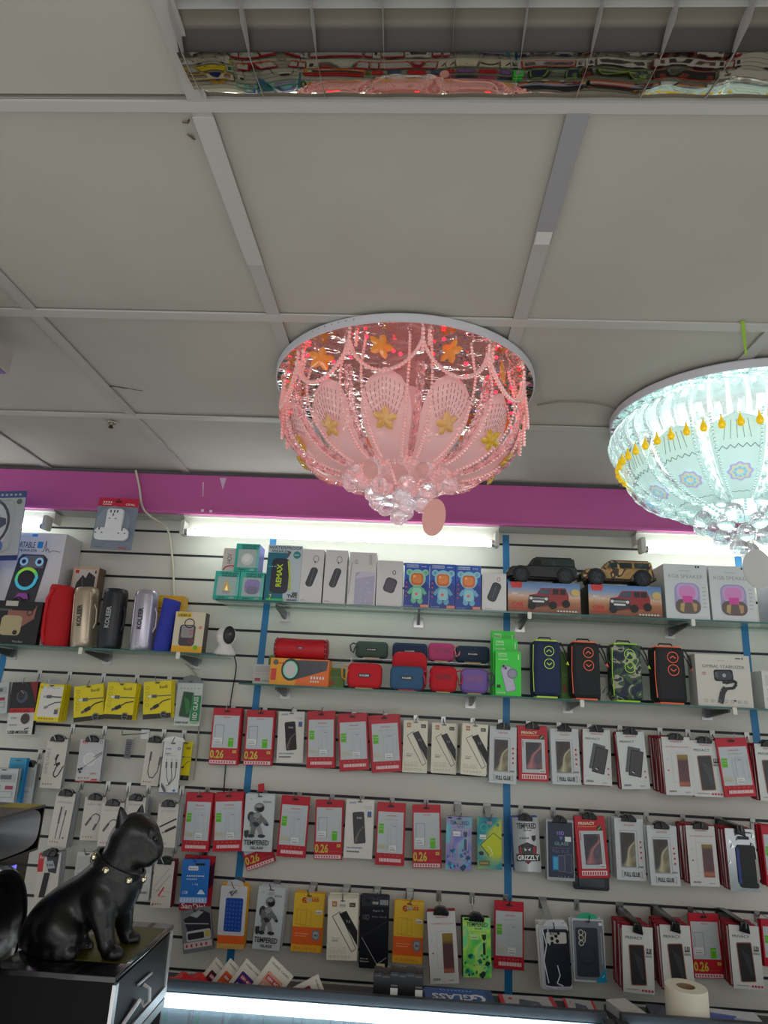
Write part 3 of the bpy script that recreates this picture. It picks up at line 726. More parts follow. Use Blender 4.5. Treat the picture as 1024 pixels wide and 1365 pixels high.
def d_privred(a):
    a.rect(0, 1, 0, 1, RED); a.rect(.36, .62, .945, .97, mat((220, 200, 200), .5)); a.text('PRIVACY', .12, .66, .855, .05, mat((232, 220, 190), .5), .03); a.bars(.10, .70, .825, .835, 16, GOLD, .7)
    a.el(.80, .80, .085, mat((40, 60, 50), .4)); a.line([(.75, .775), (.85, .825)], .03, mat((150, 190, 60), .4)); a.rect(.12, .90, .15, .76, GREYW)
    a.rect(.15, .17, .60, .74, RED2); a.rect(.26, .78, .22, .70, PH2); a.outline(.26, .78, .22, .70, .016, BLACK); a.rect(.70, .90, .16, .22, PAPER); a.bars(.72, .88, .17, .20, 6, TXT)
    a.rect(.10, .92, .045, .12, mat((230, 214, 212), .5)); a.bars(.13, .90, .055, .105, 10, LOGO, .6)
def d_priva(a):      # two tinted sheets, leaning
    a.rect(0, 1, 0, 1, mat((208, 210, 208), .45)); a.text('XON-DATA', .30, .72, .90, .026, LOGO, .02); a.text('PRIVACY', .10, .62, .805, .04, INK, .01)
    a.phone(.50, .50, .40, .84, -12, GRAPH, TXT, .06); a.phone(.60, .44, .40, .84, -12, mat((70, 70, 70), .3), BLACK, .06); a.poly([(.44, .30), (.50, .33), (.52, .26), (.42, .25)], BLACK); a.line([(.43, .30), (.50, .27)], .03, PAPER)
    a.bars(.10, .36, .05, .085, 6, TXT); a.bars(.66, .84, .04, .06, 5, TXL)
    for k in range(2): a.el(.88, .30-.10*k, .03, LOGO, n=8)
def d_privb(a):      # one dark phone and red dots on the foot
    a.rect(0, 1, 0, 1, mat((212, 213, 210), .45)); a.text('XON-DATA', .32, .72, .90, .026, LOGO, .02); a.text('PRIVACY', .10, .66, .80, .045, INK, .01)
    a.phone(.48, .42, .46, 1.12, 3, mat((58, 56, 58), .2), BRZ, .10); a.poly([(.34, .62), (.62, .52), (.68, .22), (.60, .20)], SCR2)
    a.rect(.76, .93, .60, .68, INK); a.bars(.78, .92, .62, .70, 3, PAPER, .4); a.bars(.74, .95, .545, .575, 7, TXT); a.text('BLACK', .76, .95, .585, .012, TXT)
    for k in range(4): a.el(.62+.10*k, .05, .035, LOGO, n=12)
    a.bars(.10, .50, .05, .065, 9, TXL, .7)
def d_redphone(a):
    a.rect(0, 1, 0, 1, mat((208, 208, 206), .45)); a.text('XON-DATA', .30, .72, .905, .028, LOGO, .02); a.text('HD TEMPERED GLASS FILM', .12, .92, .815, .022, LOGO)
    a.outline(.30, .80, .22, .72, .012, PALEL); a.rect(.50, .86, .15, .69, PH3); a.outline(.50, .86, .15, .69, .012, BRZ)
    a.el(.15, .42, .03, LOGO, n=8); a.el(.13, .60, .025, PALEL, n=8); a.bars(.12, .38, .05, .08, 6, TXT); a.bars(.66, .84, .045, .06, 5, TXL)
def d_astro(a):
    a.rect(0, 1, 0, 1, mat((198, 203, 204), .4)); a.text('iZOVO', .62, .90, .845, .035, INK, .02); a.text('iP', .14, .24, .90, .02, TXL)
    S = mat((110, 112, 116), .5); S2 = mat((150, 150, 150), .5); O = mat((130, 100, 80), .5); K = mat((50, 52, 58), .4)
    for (u, v, ru, m, rv) in ((.24, .60, .13, K, .09), (.28, .55, .10, S, .08), (.44, .56, .20, S, .12), (.46, .60, .14, S2, .07), (.38, .45, .16, K, .06), (.50, .76, .18, S, .085), (.53, .745, .13, BLACK, .058), (.48, .79, .11, S2, .03)):
        a.el(u, v, ru, m, rv)
    a.line([(.52, .60), (.68, .54), (.78, .47)], .14, S); a.el(.79, .47, .06, K, .025); a.line([(.34, .60), (.25, .48), (.32, .42)], .12, S); a.line([(.36, .44), (.30, .30)], .16, S); a.line([(.50, .44), (.58, .36), (.60, .29)], .15, S2)
    a.el(.28, .27, .12, K, .032); a.el(.63, .27, .13, K, .03); a.line([(.36, .36), (.40, .30)], .04, O); a.el(.46, .56, .04, O, .02); a.el(.22, .62, .03, O, .015)
    a.poly([(.04, .36), (.20, .37), (.19, .27), (.12, .225), (.05, .27)], K)
    a.text('TEMPERED', .05, .90, .115, .085, INK, .02); a.text('GLASS', .28, .72, .045, .045, INK, .03)
def d_yellow(a):
    a.rect(0, 1, 0, 1, AMBER); a.rect(0, 1, .42, 1, mat((226, 184, 50), .4)); a.rect(0, 1, .12, .42, mat((228, 98, 34), .4)); a.text('GLASS', .30, .82, .86, .06, DRED, .03); a.text('tempered', .50, .80, .925, .025, DRED, .01); a.text('G', .26, .42, .83, .10, DRED, .03)
    a.outline(.12, .44, .46, .72, .012, mat((180, 140, 40), .5)); a.outline(.26, .60, .44, .70, .012, mat((190, 150, 50), .5)); a.rect(.74, .96, .655, .72, PAPER); a.bars(.76, .94, .665, .69, 6, TXT)
    a.poly([(.66, .36), (.80, .39), (.93, .36), (.93, .24), (.80, .19), (.66, .24)], GREY); a.poly([(.70, .34), (.80, .36), (.89, .34), (.89, .26), (.80, .22), (.70, .26)], LGREY); a.text('9H', .73, .86, .27, .04, BLACK, .03)
    a.bars(.10, .55, .30, .315, 9, mat((240, 170, 120), .5), .75); a.bars(.10, .50, .26, .275, 9, mat((240, 170, 120), .5), .75)
    for k in range(6): a.ring(.14+.13*k, .06, .035, .012, BRZ, n=10)
def d_tri(a):        # black pack with a thin white outline of a phone corner
    a.rect(0, 1, 0, 1, mat((24, 26, 32), .3)); a.rect(.0, 1, .85, 1, mat((44, 48, 60), .3)); a.el(.22, .93, .10, BLACK, .03); a.rect(.66, .96, .88, .95, TXL); a.text('10D', .06, .30, .66, .08, GRAPH, .02); a.text('FULL GLUE', .40, .92, .70, .02, TXL); a.text('Super D', .42, .80, .775, .035, LGREY)
    a.line([(.05, .42), (.62, .06), (.95, .16)], .016, PALEL); a.line([(.05, .42), (.95, .66)], .008, GRAPH); a.text('Shenpa edge', .02, .30, .12, .02, PAPER); a.text('3D Curved', .02, .32, .085, .02, PAPER)
    a.rect(.60, .90, .0, .075, mat((206, 190, 150), .5))
def d_holo(a, m=None, c1=None):
    a.rect(0, 1, 0, 1, m or HOLO1); c1 = c1 or mat((60, 70, 100), .4)
    a.rect(.06, .22, .955, .985, BLACK); a.text('TEMPERED', .14, .90, .845, .075, c1, .02); a.text('GLASS', .42, .70, .80, .028, c1, .02); a.rr(.20, .86, .20, .77, .05, LGREY if m is None else mat((150, 210, 120), .3)); a.rr(.23, .83, .22, .755, .04, m or HOLO1); a.rect(.28, .56, .63, .72, PAPER if m is None else mat((190, 230, 160), .4)); a.bars(.32, .52, .655, .675, 6, TXT)
    a.line([(.76, .58), (.76, .38)], .09, c1); a.poly([(.68, .72), (.84, .72), (.83, .65), (.76, .61), (.69, .65)], c1)
    r = random.Random(5); cs = (mat((40, 110, 160), .3), mat((70, 180, 210), .3), mat((30, 60, 100), .3)) if m is None else (mat((30, 120, 100), .3), mat((60, 180, 150), .3), mat((30, 60, 60), .3))
    for k in range(26):
        u = .08+.84*r.random(); v = .04+.34*r.random()**1.3; w = .04+.08*r.random(); h = w*.5; t = r.random()*3
        a.poly([(u+w*cos(t), v+h*sin(t)), (u+w*.5*cos(t+1.6), v+h*sin(t+1.6)), (u+w*cos(t+3), v+h*sin(t+3)), (u+w*.5*cos(t+4.6), v+h*sin(t+4.6))], cs[k % 3])
def d_holog(a): d_holo(a, HOLO2, mat((36, 60, 44), .4))
def d_yb(a):
    a.rect(0, 1, 0, 1, YB); a.ring(.28, .80, .15, .03, mat((60, 190, 170), .4)); a.el(.84, .86, .07, mat((60, 150, 130), .4)); a.rect(.10, .36, .575, .66, PAPER); a.bars(.13, .33, .59, .61, 6, TXT)
    a.poly([(.14, .46), (.66, .70), (.98, .58), (.98, .28), (.60, .24)], mat((196, 204, 30), .3)); a.line([(.98, .58), (.66, .70), (.14, .46), (.48, .25)], .02, INK); a.line([(.48, .25), (.62, .30), (.56, .38), (.44, .44)], .03, mat((225, 235, 200), .3))
    a.el(.16, .30, .10, INK, .04); a.rect(.08, .50, .065, .165, mat((120, 110, 60), .4)); a.bars(.12, .45, .10, .13, 7, mat((200, 190, 120), .4))
def d_grizzly(a):
    a.rect(0, 1, 0, 1, SILV); a.rect(.20, .88, .915, .985, LGREY); a.text('TEMPERED', .16, .90, .79, .105, INK, .03); a.text('GLASS', .40, .72, .745, .032, INK, .03)
    a.rect(.22, .46, .56, .68, LGREY); a.bars(.26, .62, .60, .63, 5, INK, .6); a.poly([(.70, .66), (.86, .67), (.85, .59), (.78, .55), (.71, .59)], INK)
    a.poly([(.18, .46), (.34, .50), (.52, .54), (.70, .50), (.88, .46), (.84, .28), (.52, .135), (.22, .28)], INK); a.poly([(.22, .45), (.52, .51), (.84, .45), (.80, .29), (.52, .16), (.26, .29)], mat((176, 40, 40), .4)); a.poly([(.28, .43), (.42, .50), (.60, .50), (.76, .43), (.70, .26), (.52, .19), (.34, .26)], mat((60, 62, 68), .4))
    for u in (.34, .70): a.el(u, .475, .07, INK, .03)
    a.poly([(.40, .44), (.50, .40), (.42, .38)], PAPER); a.poly([(.64, .44), (.54, .40), (.62, .38)], PAPER); a.poly([(.44, .32), (.60, .32), (.56, .25), (.48, .25)], PAPER)
    a.rr(.10, .97, .195, .325, .03, INK); a.text('GRIZZLY', .13, .94, .215, .09, mat((230, 232, 232), .4), .03)
def d_10d(a):
    a.rect(0, 1, 0, 1, LGREY); a.rect(.06, .97, .05, .96, mat((40, 46, 66), .3)); a.text('10D', .40, .66, .745, .06, mat((150, 130, 210), .4), .02); a.poly([(.48, .72), (.60, .72), (.54, .65)], mat((90, 110, 200), .4)); a.rect(.68, .90, .64, .72, PAPER); a.text('GLASS', .30, .80, .575, .055, mat((120, 160, 170), .4), .02); a.line([(.16, .53), (.88, .53)], .008, TXL); a.text('FULL GLUE', .22, .82, .455, .05, mat((110, 110, 170), .4))
    a.rect(.20, .42, .16, .40, BLUE); a.rect(.24, .40, .18, .38, mat((60, 170, 200), .3)); a.rect(.42, .64, .15, .41, mat((60, 64, 96), .3)); a.outline(.42, .64, .15, .41, .01, TXL); a.rect(.66, .90, .14, .43, mat((52, 54, 80), .3)); a.outline(.66, .90, .14, .43, .01, TXL)
    for k in range(4): a.el(.40+.12*k, .07, .02, TXL, n=8)
def d_sleeve(a):     # blue dimpled sleeve in a clear bag over an orange card
    a.rect(0, 1, 0, 1, mat((214, 170, 90), .4)); a.rect(0, 1, .08, .22, mat((228, 98, 34), .4)); a.rr(-.02, .98, .21, .99, .06, mat((206, 206, 210), .25)); a.rr(.20, .86, .27, .80, .06, mat((34, 74, 160), .35))
    for i in range(5):
        for j in range(8): a.el(.28+.125*i, .31+.062*j, .035, mat((60, 104, 196), .35), n=8)
    for k in range(6): a.ring(.14+.13*k, .04, .03, .01, BRZ, n=8)
    a.poly([(.30, .90), (.46, .93), (.42, .86), (.60, .95), (.62, .93), (.43, .83), (.36, .89)], mat((90, 96, 104), .4))
def d_bagcase(a):    # black phone case in a crinkled clear bag
    a.rr(.02, .98, .0, 1, .04, mat((178, 180, 190), .25)); a.rr(.12, 1.0, .05, .95, .10, mat((30, 32, 44), .3)); a.rr(.22, .92, .72, .90, .06, mat((190, 186, 178), .4)); a.rr(.36, .70, .86, .91, .02, BLACK)
    for u, v in ((.42, .80), (.56, .84), (.42, .72), (.60, .76)): a.el(u, v, .06, mat((40, 44, 54), .2), n=12)
    for pts in (((.10, .95), (.22, .70), (.10, .45), (.22, .10)), ((.55, .38), (.62, .22), (.50, .10), (.70, .06)), ((.12, .06), (.34, .04), (.5, .02)), ((.30, .95), (.26, .82), (.34, .70))): a.line(pts, .035, mat((210, 214, 222), .15))
def d_casebox(a):    # clear box with a dark case and ring
    a.rect(0, 1, 0, 1, mat((196, 200, 204), .3)); a.rr(.03, .97, .03, .97, .04, mat((120, 126, 134), .3)); a.rr(.10, .80, .08, .86, .07, mat((52, 58, 68), .35)); a.ring(.44, .42, .27, .02, mat((30, 34, 40), .3))
    for k in range(3): a.ring(.27, .78-.085*k, .085, .028, mat((200, 196, 180), .3), n=16)
    a.line([(.38, .80), (.42, .77), (.38, .62)], .03, mat((200, 196, 180), .3)); a.rect(.84, .95, .90, .95, PAPER); a.poly([(.66, .0), (1, .0), (1, .24)], mat((30, 150, 190), .3)); a.line([(.88, .08), (.94, .12)], .02, PAPER); a.line([(.90, .30), (.90, .80)], .03, LGREY)
def d_foil(a):       # foil bag with a black phone case
    a.rr(0, 1, 0, 1, .03, mat((170, 172, 172), .18, .9)); r = random.Random(2)
    for k in range(16):
        u = r.random()*.9; v = r.random()*.9; a.poly([(u, v), (u+.08+.06*r.random(), v+.03), (u+.04, v+.07)], mat((230, 230, 228) if k % 2 else (96, 98, 100), .2, .8))
    a.rr(.34, .96, .06, .74, .08, BLACK); a.rr(.30, .40, .12, .70, .04, mat((40, 60, 130), .3)); a.line([(.93, .14), (.93, .52)], .03, mat((196, 176, 160), .3)); a.rr(.42, .78, .83, .88, .02, INK); a.line([(.40, .95), (.90, .94)], .03, INK)
def d_optical(a):
    a.rect(0, 1, .0, 1, mat((206, 204, 200), .5)); a.rect(0, 1, .42, 1, mat((30, 28, 30), .4)); a.poly([(.70, 1), (1, 1), (1, .60)], mat((130, 24, 28), .4)); a.el(.45, .72, .22, mat((70, 76, 92), .3), .12); a.el(.42, .74, .13, mat((36, 38, 48), .3), .09); a.line([(.38, .84), (.50, .78)], .02, mat((200, 150, 110), .4))
    a.rect(.04, .98, .415, .50, DRED); a.text('OPTICAL', .08, .82, .43, .05, BLACK, .02); a.text('iSAFE', .12, .34, .30, .035, TXT); a.el(.68, .30, .17, mat((60, 52, 52), .3), .10); a.text('USB MOUSE', .08, .86, .02, .06, INK, .03); a.bars(.10, .40, .17, .20, 5, TXL); a.line([(.70, .10), (.86, .13)], .04, INK)
def cable(a, pts, th, m): a.line(pts, th, m)
def plug(a, u, v, ang, m1, m2, s=1.0):
    c, n = cos(ang), sin(ang); k = a.w/a.h
    def P(x, y): return (u+(x*c-y*n)*s, v+(x*n+y*c)*s*k)
    a.poly([P(-.12, -.055), (P(.06, -.055)), P(.06, .055), P(-.12, .055)], m1); a.poly([P(-.24, -.035), P(-.12, -.035), P(-.12, .035), P(-.24, .035)], m2)
def d_whitecable(a):
    a.rect(0, 1, 0, 1, YELLOW); a.rect(.10, .98, .12, .94, mat((218, 216, 206), .45)); a.text('budi', .03, .17, .88, .06, BLACK); a.text('USB CHARGE CABLE', .30, .85, .89, .025, TXL); a.rect(.02, .16, .84, .98, YELLOW); a.text('budi', .04, .14, .9, .04, BLACK)
    plug(a, .50, .66, .05, GRAPH, LGREY, 1.1); a.line([(.56, .66), (.98, .66)], .05, GRAPH); plug(a, .44, .38, .35, TXL, PAPER, .9); a.line([(.50, .42), (.75, .51), (.98, .53)], .04, GRAPH); a.rect(.78, .92, .20, .33, TXT); a.rect(.84, .94, .34, .38, YELLOW); a.bars(.20, .85, .05, .09, 6, BRZ, .5)
def d_budi(a, top=True):
    a.rect(0, 1, 0, 1, YELLOW); a.rect(0, 1, 0, .13, mat((40, 40, 30), .4)); a.text('budi', .58, .86, .80, .09, mat((60, 60, 10), .4), .01)
    for k in range(4): a.ring(.14, .84-.155*k, .065, .012, mat((150, 140, 10), .4), n=14)
    plug(a, .42, .60, -.03, GRAPH, PAPER, 1.0); a.line([(.50, .60), (1.0, .60)], .035, GRAPH); plug(a, .50, .34, .45, INK, GRAPH, 1.1); a.line([(.56, .37), (.72, .46), (.98, .50)], .035, INK); a.el(.74, .09, .12, mat((20, 20, 20), .4)); a.ring(.74, .09, .105, .012, LGREY, n=16); a.text('2 YEAR', .67, .81, .08, .02, LGREY)
def d_greenglass(a):
    a.rect(0, 1, 0, 1, mat((196, 202, 198), .4)); a.rect(0, 1, .93, 1, mat((120, 126, 124), .4)); 
    for k in range(6): a.poly([(.14+.14*k, .83), (.18+.14*k, .80), (.10+.14*k, .80)], TXL)
    a.phone(.42, .46, .40, .92, -6, mat((24, 76, 40), .2), mat((150, 150, 150), .3), .10); a.poly([(.30, .64), (.54, .54), (.58, .30), (.46, .24)], mat((40, 120, 60), .2)); a.rect(.62, .98, .10, .66, mat((30, 128, 70), .4)); a.text('10D GLASS', .70, .88, .13, .50, PAPER, .01, rot=1); a.text('SUPER GLASS', .06, .56, .05, .04, INK, .03)
    a.bars(.66, .95, .05, .08, 5, GREEN)
def white_box(title, kind, red=True):
    def d(a):
        a.rect(0, 1, 0, 1, mat((204, 198, 188), .5)); a.text('MOXOM', .38, .64, .915, .02, TXL)
        if title and kind != 'game': a.text(title, .12, .88, .81, .035, TXL)
        if kind == 'game':
            a.text('GAME CABLE', .08, .24, .28, .52, TXL, .0, rot=1); plug(a, .62, .66, 1.1, INK, INK, .9); a.line([(.62, .66), (.58, .52), (.66, .45), (.80, .50)], .05, INK); plug(a, .74, .50, .3, INK, GRAPH, 1.0); a.line([(.74, .50), (.62, .40), (.55, .28), (.66, .22), (.80, .28), (.98, .46)], .045, INK)
        if kind == 'pens':
            a.line([(.40, .74), (.38, .55), (.37, .42)], .09, GRAPH); a.line([(.37, .42), (.36, .14)], .03, INK); a.line([(.66, .68), (.65, .58)], .07, GRAPH); a.line([(.65, .58), (.58, .14)], .03, INK); a.el(.76, .17, .04, INK); a.line([(.52, .76), (.52, .66)], .02, TXL)
        if kind == 'loop':
            a.line([(.18, .34), (.40, .52)], .10, GRAPH); a.line([(.36, .48), (.46, .58), (.62, .62), (.80, .57), (.78, .46), (.66, .34)], .035, INK); a.line([(.68, .38), (.56, .24)], .10, GRAPH)
        if kind == 'stick':
            a.line([(.16, .46), (.96, .66)], .07, INK); a.line([(.46, .36), (.96, .48)], .12, INK); a.line([(.30, .32), (.46, .36)], .05, GRAPH)
        if kind == 'usbloop':
            a.line([(.36, .74), (.34, .54)], .12, GRAPH); a.line([(.34, .54), (.30, .30), (.44, .18), (.66, .18), (.86, .32), (.90, .46)], .045, INK); a.line([(.90, .46), (.94, .64)], .12, GRAPH)
        if kind == 'mag':
            a.rect(0, 1, 0, 1, mat((190, 190, 190), .4)); a.rect(.10, .32, .90, .97, LOGO); a.text('XO', .13, .29, .915, .04, PAPER, .02); a.ring(.88, .93, .07, .015, TXT, n=12); a.ring(.48, .52, .26, .05, PAPER, n=24); a.el(.48, .52, .20, mat((206, 206, 204), .4)); a.line([(.04, .22), (.98, .66)], .02, TXT); a.line([(.66, .58), (.98, .70)], .03, GRAPH)
            for u, v in ((.10, .28), (.20, .30), (.16, .22)): a.el(u, v, .05, INK, n=12)
            a.text('15W', .58, .82, .16, .05, BRZ, .01); a.rect(.66, .90, .03, .065, LOGO); a.rect(.0, 1.0, .0, .02, LOGO)
        if kind == 'lines':
            a.line([(.20, .32), (.84, .70)], .03, TXL); a.line([(.14, .46), (.76, .84)], .02, TXL); a.line([(.36, .26), (.60, .44)], .07, LOGO); a.text('BELT CABLE', .34, .70, .23, .03, LOGO, .01); a.line([(.06, .38), (.98, .34)], .012, BRZ); a.poly([(.06, .05), (.16, .05), (.11, .10)], LOGO)
        if kind == 'usb':
            a.rect(0, .25, .60, 1, LOGO); a.text('XO', .04, .22, .88, .07, PAPER, .03); a.poly([(.34, .98), (.92, .98), (.86, .56), (.50, .60)], mat((24, 30, 48), .35)); a.poly([(.30, .82), (.66, .84), (.80, .68), (.44, .66)], LGREY); a.bars(.42, .74, .72, .77, 4, INK, .5); a.poly([(.34, .58), (.60, .58), (.46, .06), (.20, .06)], BLACK); a.rect(.60, .66, .10, .14, INK)
        if red: a.bars(.12, .62, .07, .10, 4, BRZ, .4)
    return d
def d_tri3(a):
    a.rect(0, 1, 0, 1, mat((212, 212, 206), .5)); a.rect(0, 1, 0, .012, BLUE); a.text('iSAFE', .12, .42, .84, .03, BLUE, .02); a.ring(.84, .86, .08, .03, BLUE, n=14); a.text('3-IN-1', .12, .46, .74, .035, INK, .02); a.bars(.12, .74, .71, .72, 9, TXL)
    for k, u in enumerate((.24, .52, .78)):
        a.line([(u, .60), (u+.02, .48)], .09, GRAPH); a.line([(u, .62), (u, .66)], .05, LGREY); a.line([(u+.02, .48), (u+.10-.1*(k == 2), .30), (.50-.1*k*0, .16), (.36, .14)], .03, INK)
    a.poly([(.10, .20), (.30, .10), (.40, .02), (.26, .02), (.10, .12)], GRAPH); a.el(.80, .05, .06, BLUE)
def d_blue(a):
    a.rr(0, 1, 0, 1, .05, mat((36, 110, 190), .35)); a.rr(.24, .60, .74, .84, .02, PAPER); a.text('hoco', .28, .56, .765, .05, BLUE, .02); a.bars(.20, .86, .60, .625, 8, PAPER, .7); a.bars(.20, .60, .53, .55, 6, PAPER, .7); a.text('1 TB', .42, .64, .40, .04, PAPER); a.text('128', .10, .28, .20, .07, PAPER); a.poly([(.62, .20), (.92, .20), (.80, .30), (.72, .30)], mat((200, 220, 240), .4)); a.rect(0, 1, .0, .13, mat((150, 180, 230), .4)); a.bars(.05, .95, .02, .10, 8, PAPER, .3)
    a.rr(.50, .84, .86, .91, .02, BLACK)
def d_sandisk(a):
    a.rect(0, 1, 0, 1, mat((176, 24, 40), .4)); a.poly([(.8, .35), (1, .5), (1, .9), (.84, .8)], mat((60, 16, 40), .4)); a.text('SanDisk', .06, .92, .035, .10, mat((225, 220, 220), .4), .02)
def d_stick(a):
    a.rect(0, 1, 0, 1, mat((120, 122, 126), .4)); a.poly([(.08, .80), (.70, .96), (.96, .84), (.96, .44), (.20, .46)], mat((40, 42, 48), .4)); a.poly([(.30, .86), (.52, .78), (.76, .90), (.54, .96)], LGREY); a.line([(.10, .70), (.90, .60)], .03, LGREY); a.rr(.14, .94, .26, .50, .06, mat((190, 192, 196), .3)); a.rr(.18, .72, .30, .45, .04, INK); a.rect(.76, .90, .32, .46, GOLD); a.rect(.04, .96, .10, .24, mat((200, 190, 190), .4)); a.bars(.10, .90, .13, .20, 5, LOGO, .4)
def d_plain(c):
    def d(a): a.rect(0, 1, 0, 1, mat(c, .5)); a.rect(.08, .92, .60, .90, mat(tuple(int(v*.92) for v in c), .5)); a.bars(.12, .80, .50, .53, 8, TXL); a.bars(.12, .60, .40, .42, 6, TXL); a.rect(.10, .40, .15, .30, mat((170, 60, 80), .4)); a.bars(.5, .9, .15, .2, 8, TXT)
    return d
def d_screenlist(a):
    a.rect(0, 1, 0, 1, mat((186, 188, 190), .4)); a.rr(.15, .95, .62, .86, .03, LGREY); a.rr(.40, .80, .70, .82, .02, TXT); a.rect(.05, .30, .90, 1, LOGO); a.rect(.62, .90, .42, .52, mat((150, 50, 80), .4)); a.bars(.10, .50, .50, .53, 5, TXT); a.bars(.10, .50, .44, .46, 5, TXT); a.outline(.15, .90, .20, .36, .02, TXL)

# look, category, card colour at the edges, thickness, hanging tab
D = {
 'reda': (d_red_a, 'red film pack lettered 0.26', RED2, None),
 'redb': (d_red_b, 'green-stickered red film pack', RED2, 'green'),
 'wphone': (d_whitephone, 'white glass pack with dark phone picture', PAPER, None),
 'cream': (d_cream, 'cream GLASS pack', CREAM, None),
 'full': (d_fullglue, 'white FULL GLUE pack', GREYW, None),
 'pred': (d_privred, 'red PRIVACY pack with dark window', RED2, None),
 'pa': (d_priva, 'two-sheet white PRIVACY pack', RED2, None),
 'pb': (d_privb, 'one-phone white PRIVACY pack', RED2, None),
 'rphone': (d_redphone, 'white pack with plum phone', RED2, None),
 'astro': (d_astro, 'pale grey TEMPERED GLASS pack with astronaut', GREYW, None),
 'yellow': (d_yellow, 'yellow and orange GLASS pack', AMBER, None),
 'tri': (d_tri, 'black glass film pack with a thin white corner outline', BLACK, None),
 'holo': (d_holo, 'violet foil TEMPERED pack with blue shards', INK, None),
 'holog': (d_holog, 'green foil TEMPERED pack with teal shards', INK, None),
 'yb': (d_yb, 'yellow and blue swirled film pack', BLUE, None),
 'grizzly': (d_grizzly, 'silver foil TEMPERED pack with a GRIZZLY bear badge', BLUE, None),
 '10d': (d_10d, 'dark blue 10D GLASS pack in a grey sleeve', LGREY, None),
 'sleeve': (d_sleeve, 'blue dimpled sleeve on orange card', AMBER, None),
 'bag': (d_bagcase, 'black phone case in a crinkled clear bag', PAPER, None),
 'case': (d_casebox, 'clear boxed dark phone case with ring and blue corner', GREYW, None),
 'foil': (d_foil, 'crinkled foil bag with a black phone case', RED2, None),
 'optical': (d_optical, 'black and red OPTICAL mouse pack with white lower half', INK, None),
 'wcable': (d_whitecable, 'yellow edged white charging cable pack', YELLOW, None),
 'budi': (d_budi, 'yellow budi charging cable pack', YELLOW, None),
 'ggl': (d_greenglass, 'grey 10D GLASS pack with a green phone', GREYW, None),
 'game': (white_box('', 'game'), 'white GAME CABLE box with a coiled black plug lead', LGREY, None),
 'mag': (white_box('', 'mag'), 'grey wireless charger box with a white round puck', LGREY, None),
 'usbl': (white_box('', 'usbloop'), 'grey adapter box with a U shaped black lead', LGREY, None),
 'tri3': (d_tri3, 'white 3-IN-1 cable box with three black leads', LGREY, None),
 'pens': (white_box('CHARGE CABLE', 'pens'), 'white cable box with two thin upright black plugs', LGREY, None),
 'loop': (white_box('AUDIO CABLE', 'loop'), 'white AUDIO CABLE box with an arched adapter lead', LGREY, None),
 'stick': (white_box('AUX ADAPTER', 'stick'), 'white adapter box with slanting black plugs', LGREY, None),
 'lines': (white_box('', 'lines'), 'pale box with slanting red and grey lines', mat((120, 40, 50), .5), None),
 'usb': (white_box('', 'usb', False), 'white and black cable box with a red corner', LGREY, None),
 'blue': (d_blue, 'bright blue memory card pack', BLUE, None),
 'sand': (d_sandisk, 'red memory pack lettered in white', RED2, None),
 'pstick': (d_stick, 'grey pack holding a small dark memory stick', GREY, None),
 'list': (d_screenlist, 'grey blister pack with small red corner', LGREY, None),
 'bluebox': (d_plain((60, 150, 190)), 'light blue flat box', SKYBLUE, None),
 'plainw': (d_plain((200, 200, 196)), 'plain white accessory box', LGREY, None),
}
SHORT = {'reda': 'red 0.26 pack', 'redb': 'green-stickered pack', 'wphone': 'white phone pack', 'cream': 'cream pack', 'full': 'FULL GLUE pack', 'pred': 'red PRIVACY pack', 'pa': 'two-sheet PRIVACY pack', 'pb': 'white PRIVACY pack',
 'rphone': 'plum phone pack', 'astro': 'astronaut pack', 'yellow': 'yellow GLASS pack', 'tri': 'black pack', 'holo': 'violet foil pack', 'holog': 'green foil pack', 'yb': 'yellow-blue pack', 'grizzly': 'GRIZZLY pack', '10d': 'dark 10D pack', 'sleeve': 'blue dimpled sleeve', 'bag': 'bagged phone case',
 'case': 'boxed phone case', 'foil': 'foil bag', 'optical': 'OPTICAL mouse pack', 'wcable': 'white-yellow cable pack', 'budi': 'yellow budi pack', 'ggl': 'green phone pack', 'game': 'GAME CABLE box', 'mag': 'charger box', 'usbl': 'grey adapter box', 'tri3': '3-IN-1 box', 'pens': 'plug cable box', 'loop': 'AUDIO CABLE box',
 'stick': 'adapter box', 'lines': 'red-lined box', 'usb': 'black-white cable box', 'blue': 'blue memory pack', 'sand': 'red memory pack', 'pstick': 'memory stick pack', 'list': 'grey blister pack', 'bluebox': 'light blue box', 'plainw': 'plain white box'}
def pname(t):
    if t in ('optical',): return 'hanging_mouse_pack'
    if t in ('wcable', 'budi', 'game', 'usbl', 'tri3', 'pens', 'loop', 'stick', 'lines', 'usb', 'mag'): return 'hanging_cable_box'
    if t in ('bag', 'case', 'foil', 'sleeve'): return 'hanging_phone_case'
    if t in ('blue', 'sand', 'pstick'): return 'hanging_memory_pack'
    if t in ('list', 'bluebox', 'plainw'): return 'hanging_accessory_pack'
    return 'hanging_film_pack'
CATS = {'hanging_mouse_pack': 'mouse pack', 'hanging_cable_box': 'cable box', 'hanging_phone_case': 'phone case', 'hanging_memory_pack': 'memory card pack', 'hanging_accessory_pack': 'accessory pack', 'hanging_film_pack': 'screen protector pack'}
TABM = {'bag': 'white', 'case': 'green', 'foil': None}
_back = {}
